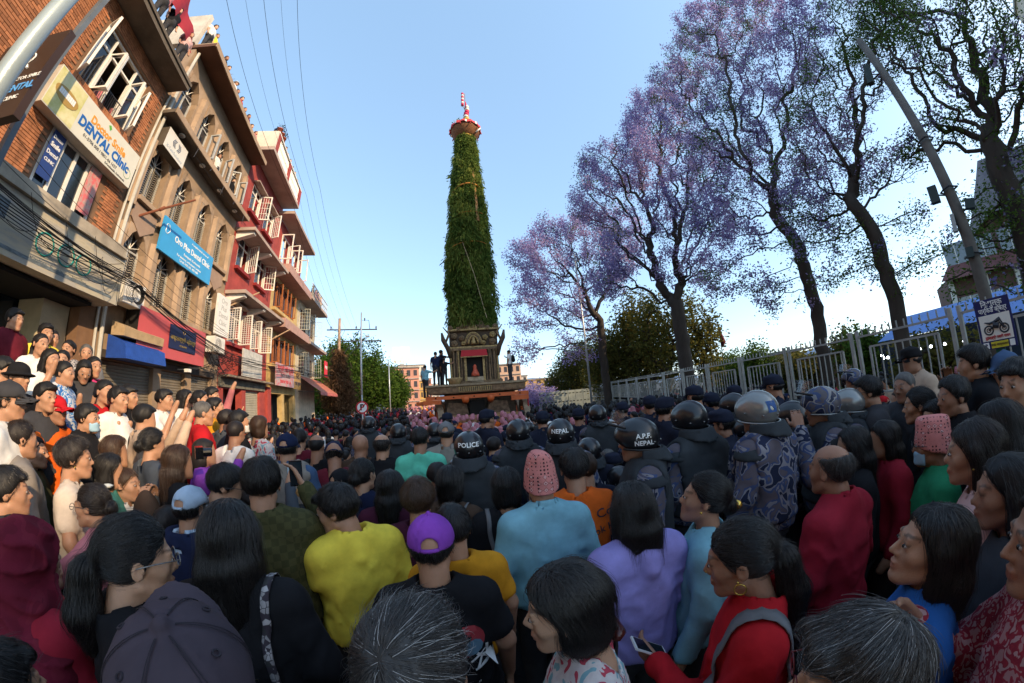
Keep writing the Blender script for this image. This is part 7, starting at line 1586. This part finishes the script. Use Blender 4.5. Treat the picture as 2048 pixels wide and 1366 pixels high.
# ------------------------------------------------------------------ the rest of the crowd: shared bodies, single people
CR=random.Random(99)
TPL={}
def template(key,h,**k):
    sp=dict(skinm=SK[1],topm=CL['black'],top='tee',hair='short',hairm=HB,seed=len(TPL)+50); sp.update(k); TPL[key]=[(nm,me,par) for nm,me,par in human_mesh(sp,h)[0]]
for hh,sfx in ((.0135,'n'),(.024,'f'),(.048,'x')):
    template('m'+sfx,hh,hair='short'); template('c'+sfx,hh,hair='crop',top='shirt',head=(25,0,0)); template('w'+sfx,hh,hair='long',fem=True,top='top',head=(-15,5,0)); template('b'+sfx,hh,hair='bun',fem=True,top='top',head=(20,0,0)); template('s'+sfx,hh,hair='curly',fem=True,top='top')
    template('k'+sfx,hh,hair='crop',hat='cap',hatm=CL['navy'],top='top'); template('p'+sfx,hh,hair='crop',hat='policecap',hatm=CL['police'],top='shirt'); template('t'+sfx,hh,hair='crop',hat='topi',hatm=CL['dhakafar'],top='shirt'); template('u'+sfx,hh,hair='short',arms=('high','up'),top='top',head=(0,5,0)); template('r'+sfx,hh,hair='none',hat='helmet',hatm=gloss,top='jacket')
WHAT={'m':'dark haired man','c':'man with cropped hair','w':'long haired woman','b':'woman with hair in a bun','s':'woman with curly dark hair','k':'person in a cap','p':'officer in a navy cap','t':'man in a pink patterned topi','u':'person holding both hands up','r':'officer in a black helmet'}
DARK=['black','charcoal','navy','slate','maroon','plum','brown','grey','olive','denim','crimson','teal']; BRIGHT=['red','white','pink','yellow','orange','cream','palepink','mustard','sky','hotpink','crimson','green','paleblue','beige','floral','lavender']+DARK[:6]
def zone(p):
    sd=NDIR.dot(p); q=7-sd
    x,y=p.x,p.y; az=math.degrees(math.atan2(x,y)); d=math.hypot(x,y)
    if q<3.1: return 'left'
    if d>6.2 and -19<az<1: return 'hats'
    if d<6.5 and -14<az<52 and (x-0)*0+d>2.0: return 'police'
    if az>5: return 'right'
    return 'mid'
ZN={'left':'in the sunlit row along the shop fronts','hats':'in the packed rows before the chariot','police':'in the police line','right':'in the shaded rows by the fence','mid':'in the middle of the road'}
def lab(t,col,p,z_):
    a=min(NAMED,key=lambda n:(n[0]-p.x)**2+(n[1]-p.y)**2); dx=p.x-a[0]; dy=p.y-a[1]; rel='just behind' if abs(dy)<abs(dx)*.4 and False else ('beyond' if dy>abs(dx) else ('before' if -dy>abs(dx) else ('right of' if dx>0 else 'left of')))
    w_=[x for x in a[2].replace(',','').split()]; k=15-len((WHAT[t]+' in '+CN(col)+' '+rel+' the').split()); k=min(k,8)
    while w_[:k][-1] in('in','and','with','a','the','of','at','his','her','to','by','on','from','whose','between'): k-=1
    return (WHAT[t]+' in '+CN(col)+' '+rel+' the '+' '.join(w_[:k])) if t not in 'pr' else (WHAT[t]+' '+rel+' the '+' '.join(w_[:k]))
pts=[]; tries=0
def ok(p,mind):
    for a,b,_l in NAMED:
        if (a-p.x)**2+(b-p.y)**2<mind*mind: return False
    for a in pts:
        if (a.x-p.x)**2+(a.y-p.y)**2<mind*mind: return False
    return True
cand=[]
while tries<42000:
    tries+=1; d=2.35+13.1*CR.random()**1.25; az=CR.uniform(-78,80); p=Vector((d*math.sin(R_(az)),d*math.cos(R_(az)),0))
    if NDIR.dot(p)>6.6 or FN.dot(p)>6.15: continue
    cl=CM.inverted()@p
    if -2.3<cl.x<2.3 and -2.0<cl.y<2.6: continue
    mind=.33 if d<5 else .37
    if 7-NDIR.dot(p)<3.1: mind=.30
    if d<2.4 and tries<0: continue
    if ok(p,mind): pts.append(p)
pts.sort(key=lambda p:p.length)
SINGLE=[p for p in pts if p.length<9][:175]; REST=[p for p in pts if p not in SINGLE]
for i,p in enumerate(SINGLE):
    z_=zone(p); d=p.length; sfx='n' if d<5.2 else 'f'
    if z_=='hats': t=CR.choice('ttttttmkc'); cols=['white','palepink','orange','maroon','beige','white']
    elif z_=='police': t=CR.choice('pprrpmck'); cols=['police','police','navy','charcoal']
    elif z_=='left': t=CR.choice('mwbscuwkmu'); cols=BRIGHT[:16]+['red','crimson','white']+DARK[:3]
    elif z_=='right': t=CR.choice('mcwbmsmkt' if d>4 else 'mcwbmcs'); cols=DARK+['white','paleblue','red','palepink']
    else: t=CR.choice('mcwbmsukcu'); cols=DARK+['white','red','beige','paleblue','pink','yellow','white']
    col=CR.choice(cols); q=NDIR.dot(p); base=0.0
    if 7-q<2.6: base=.30+(2.6-(7-q))*(.32 if p.length<11 else .2)
    sc_=CR.uniform(.87,1.05)*(1.05 if z_=='police' else 1)
    tgt=Vector((CH[0],CH[1],0))-p; yaw=math.degrees(math.atan2(tgt.x,tgt.y))+CR.gauss(0,22); yaw=max(-95,min(95,yaw))
    root=empty('person',(p.x,p.y,base),-R_(yaw),lab(t,col,p,z_),'person','people packed '+ZN[z_]); root.scale=(sc_,)*3; made={}
    for nm,me,par in TPL[t+sfx]:
        o=link(nm,me,made.get(par,root) if par else root); made[nm]=o
        ov=None
        if nm in('t_shirt','shirt','top','jacket'): ov=CL[col]
        elif nm=='body': ov=CR.choice(SK[:3])
        elif nm=='trousers': ov=CL[CR.choice(['charcoal','navy','black','denim'])]
        elif nm=='hair': ov=CR.choice([HB,HB,HM,HBr,HM]) if not CR.random()<.06 else HG
        elif nm=='cap' and t=='k': ov=CL[CR.choice(['navy','black','grey','red','white','charcoal'])]
        if ov is not None and o.material_slots: o.material_slots[0].link='OBJECT'; o.material_slots[0].material=ov
    if t=='u':
        M_=Matrix.Rotation(-R_(yaw),4,'Z'); o=empty('mobile_phone',root.location+(M_@(Vector((.13,.30,1.60))*sc_)),-R_(yaw),'phone held up by the person '+' '.join(root['label'].split()[5:15]),'phone','phones held up in the crowd')
        if 'phc' not in MATS: MATS['phc']=MB().box(-.037,.037,-.004,.004,-.075,.075).mesh('case',phonem); MATS['phs']=MB().box(-.033,.033,-.0055,-.0045,-.068,.068).mesh('screen',M('screen_lit',(.10,.14,.18),.2,.5,20,emit=.4))
        link('case',MATS['phc'],o); link('screen',MATS['phs'],o)
# the far mass, one object: small simple figures
P2=list(REST); 
for i in range(2600):
    s=CR.uniform(13,48); q=CR.uniform(.4,14+s*.12); p=FP(s,q,-DZ); d=p.length
    if d<13.2: continue
    cl=CM.inverted()@p
    if -2.4<cl.x<2.4 and -2.0<cl.y<2.6: continue
    if FN.dot(p)>6.2 or len(P2)>1250: continue
    P2.append(p)
for i in range(170):
    P2.append(QP(CR.uniform(-1,30),CR.uniform(.8,4),0))
fm_=[CL[c] for c in ('black','navy','maroon','white','red','palepink','orange','slate','crimson','beige')]+[HB,SK[1],CL['dhakafar'],M('far_skin',(.30,.15,.09))]
mb=MB()
hp=[(0,-.115),(.045,-.09),(.066,-.04),(.074,.02),(.06,.08),(.03,.108),(0,.115)]
def arr(me):
    v=np.empty(len(me.vertices)*3,np.float32); me.vertices.foreach_get('co',v); f=[tuple(q.vertices) for q in me.polygons]; return v.reshape(-1,3),f
MID=[p for p in P2 if p.length<10.5]; FAR=[p for p in P2 if p.length>=10.5]
MI={c:i for i,c in enumerate(('black','navy','maroon','white','red','palepink','orange','slate','crimson','beige'))}
AR={}
for k_ in [k for k in TPL if k[-1]=='x']: AR[k_]=[(nm,)+arr(me) for nm,me,par in TPL[k_] if nm not in('trousers','helmet_rim','rivet','visor_frame','cap_strap')]
for p in MID:
    z_=zone(p); t=CR.choice({'hats':'tttttmkt','police':'pprkm','left':'mwbscuw','right':'mcwbmkt','mid':'mcwbmsu'}[z_]); ci=MI[CR.choice({'hats':['white','palepink','orange','beige'],'left':['red','white','palepink','beige','crimson','navy','orange']}.get(z_,['black','navy','slate','red','maroon','white','beige']))]
    tg=Vector((CH[0],CH[1],0))-p; a_=-math.atan2(tg.x,tg.y)+CR.gauss(0,.4); c_,s_=math.cos(a_),math.sin(a_); k=CR.uniform(.88,1.0)
    for nm,v,f in AR[t+'x']:
        mb.cur={'body':11,'hair':10,'cap':1,'topi_hat':12}.get(nm,0 if nm in('helmet_shell','vest','neck_guard','visor','shoulder_pad') else ci)
        w_=np.stack([v[:,0]*c_-v[:,1]*s_,v[:,0]*s_+v[:,1]*c_,v[:,2]],1)*k+np.array(p); b_=len(mb.v); mb.v+=w_.tolist(); mb.f+=[tuple(i+b_ for i in q) for q in f]; mb.mi+=[mb.cur]*len(f)
for p in FAR:
    z_=zone(p); hz=CR.uniform(1.36,1.52); k=6; mb.cur=CR.choice([0,1,2,7,8,0,1] if z_ in('right','police','mid') else range(10)) if z_!='hats' else CR.choice([3,5,6,3,2])
    b=(p.x,p.y,0); mb.lathe([(.17,.75),(.20,1.0),(.21,hz-.26),(.15,hz-.19),(.05,hz-.13)],7,b,1.0,.7)
    mb.cur=13; mb.lathe([(r,z*1.0) for r,z in hp],8,(p.x,p.y,hz)); hat=z_=='hats' and CR.random()<.85
    mb.cur=12 if hat else 10; o=.012 if not hat else .02; c=(p.x,p.y-.0,hz)
    mb.lathe([(.074+o,.00),(.076+o,.03),(.064+o,.085),(.03+(0 if not hat else .02),.118+o+(.03 if hat else 0)),(0,.122+o+(.03 if hat else 0))],8,c) if CR.random()<.97 else 0
    if not hat: mb.lathe([(.03,-.10),(.06,-.07),(.072,.01)],8,(c[0]-p.normalized().x*.022,c[1]-p.normalized().y*.022,c[2]))
tag(mb.obj('crowd',fm_,None,True),'distant mass of people filling the street beyond the nearer rows','crowd',None,'stuff')
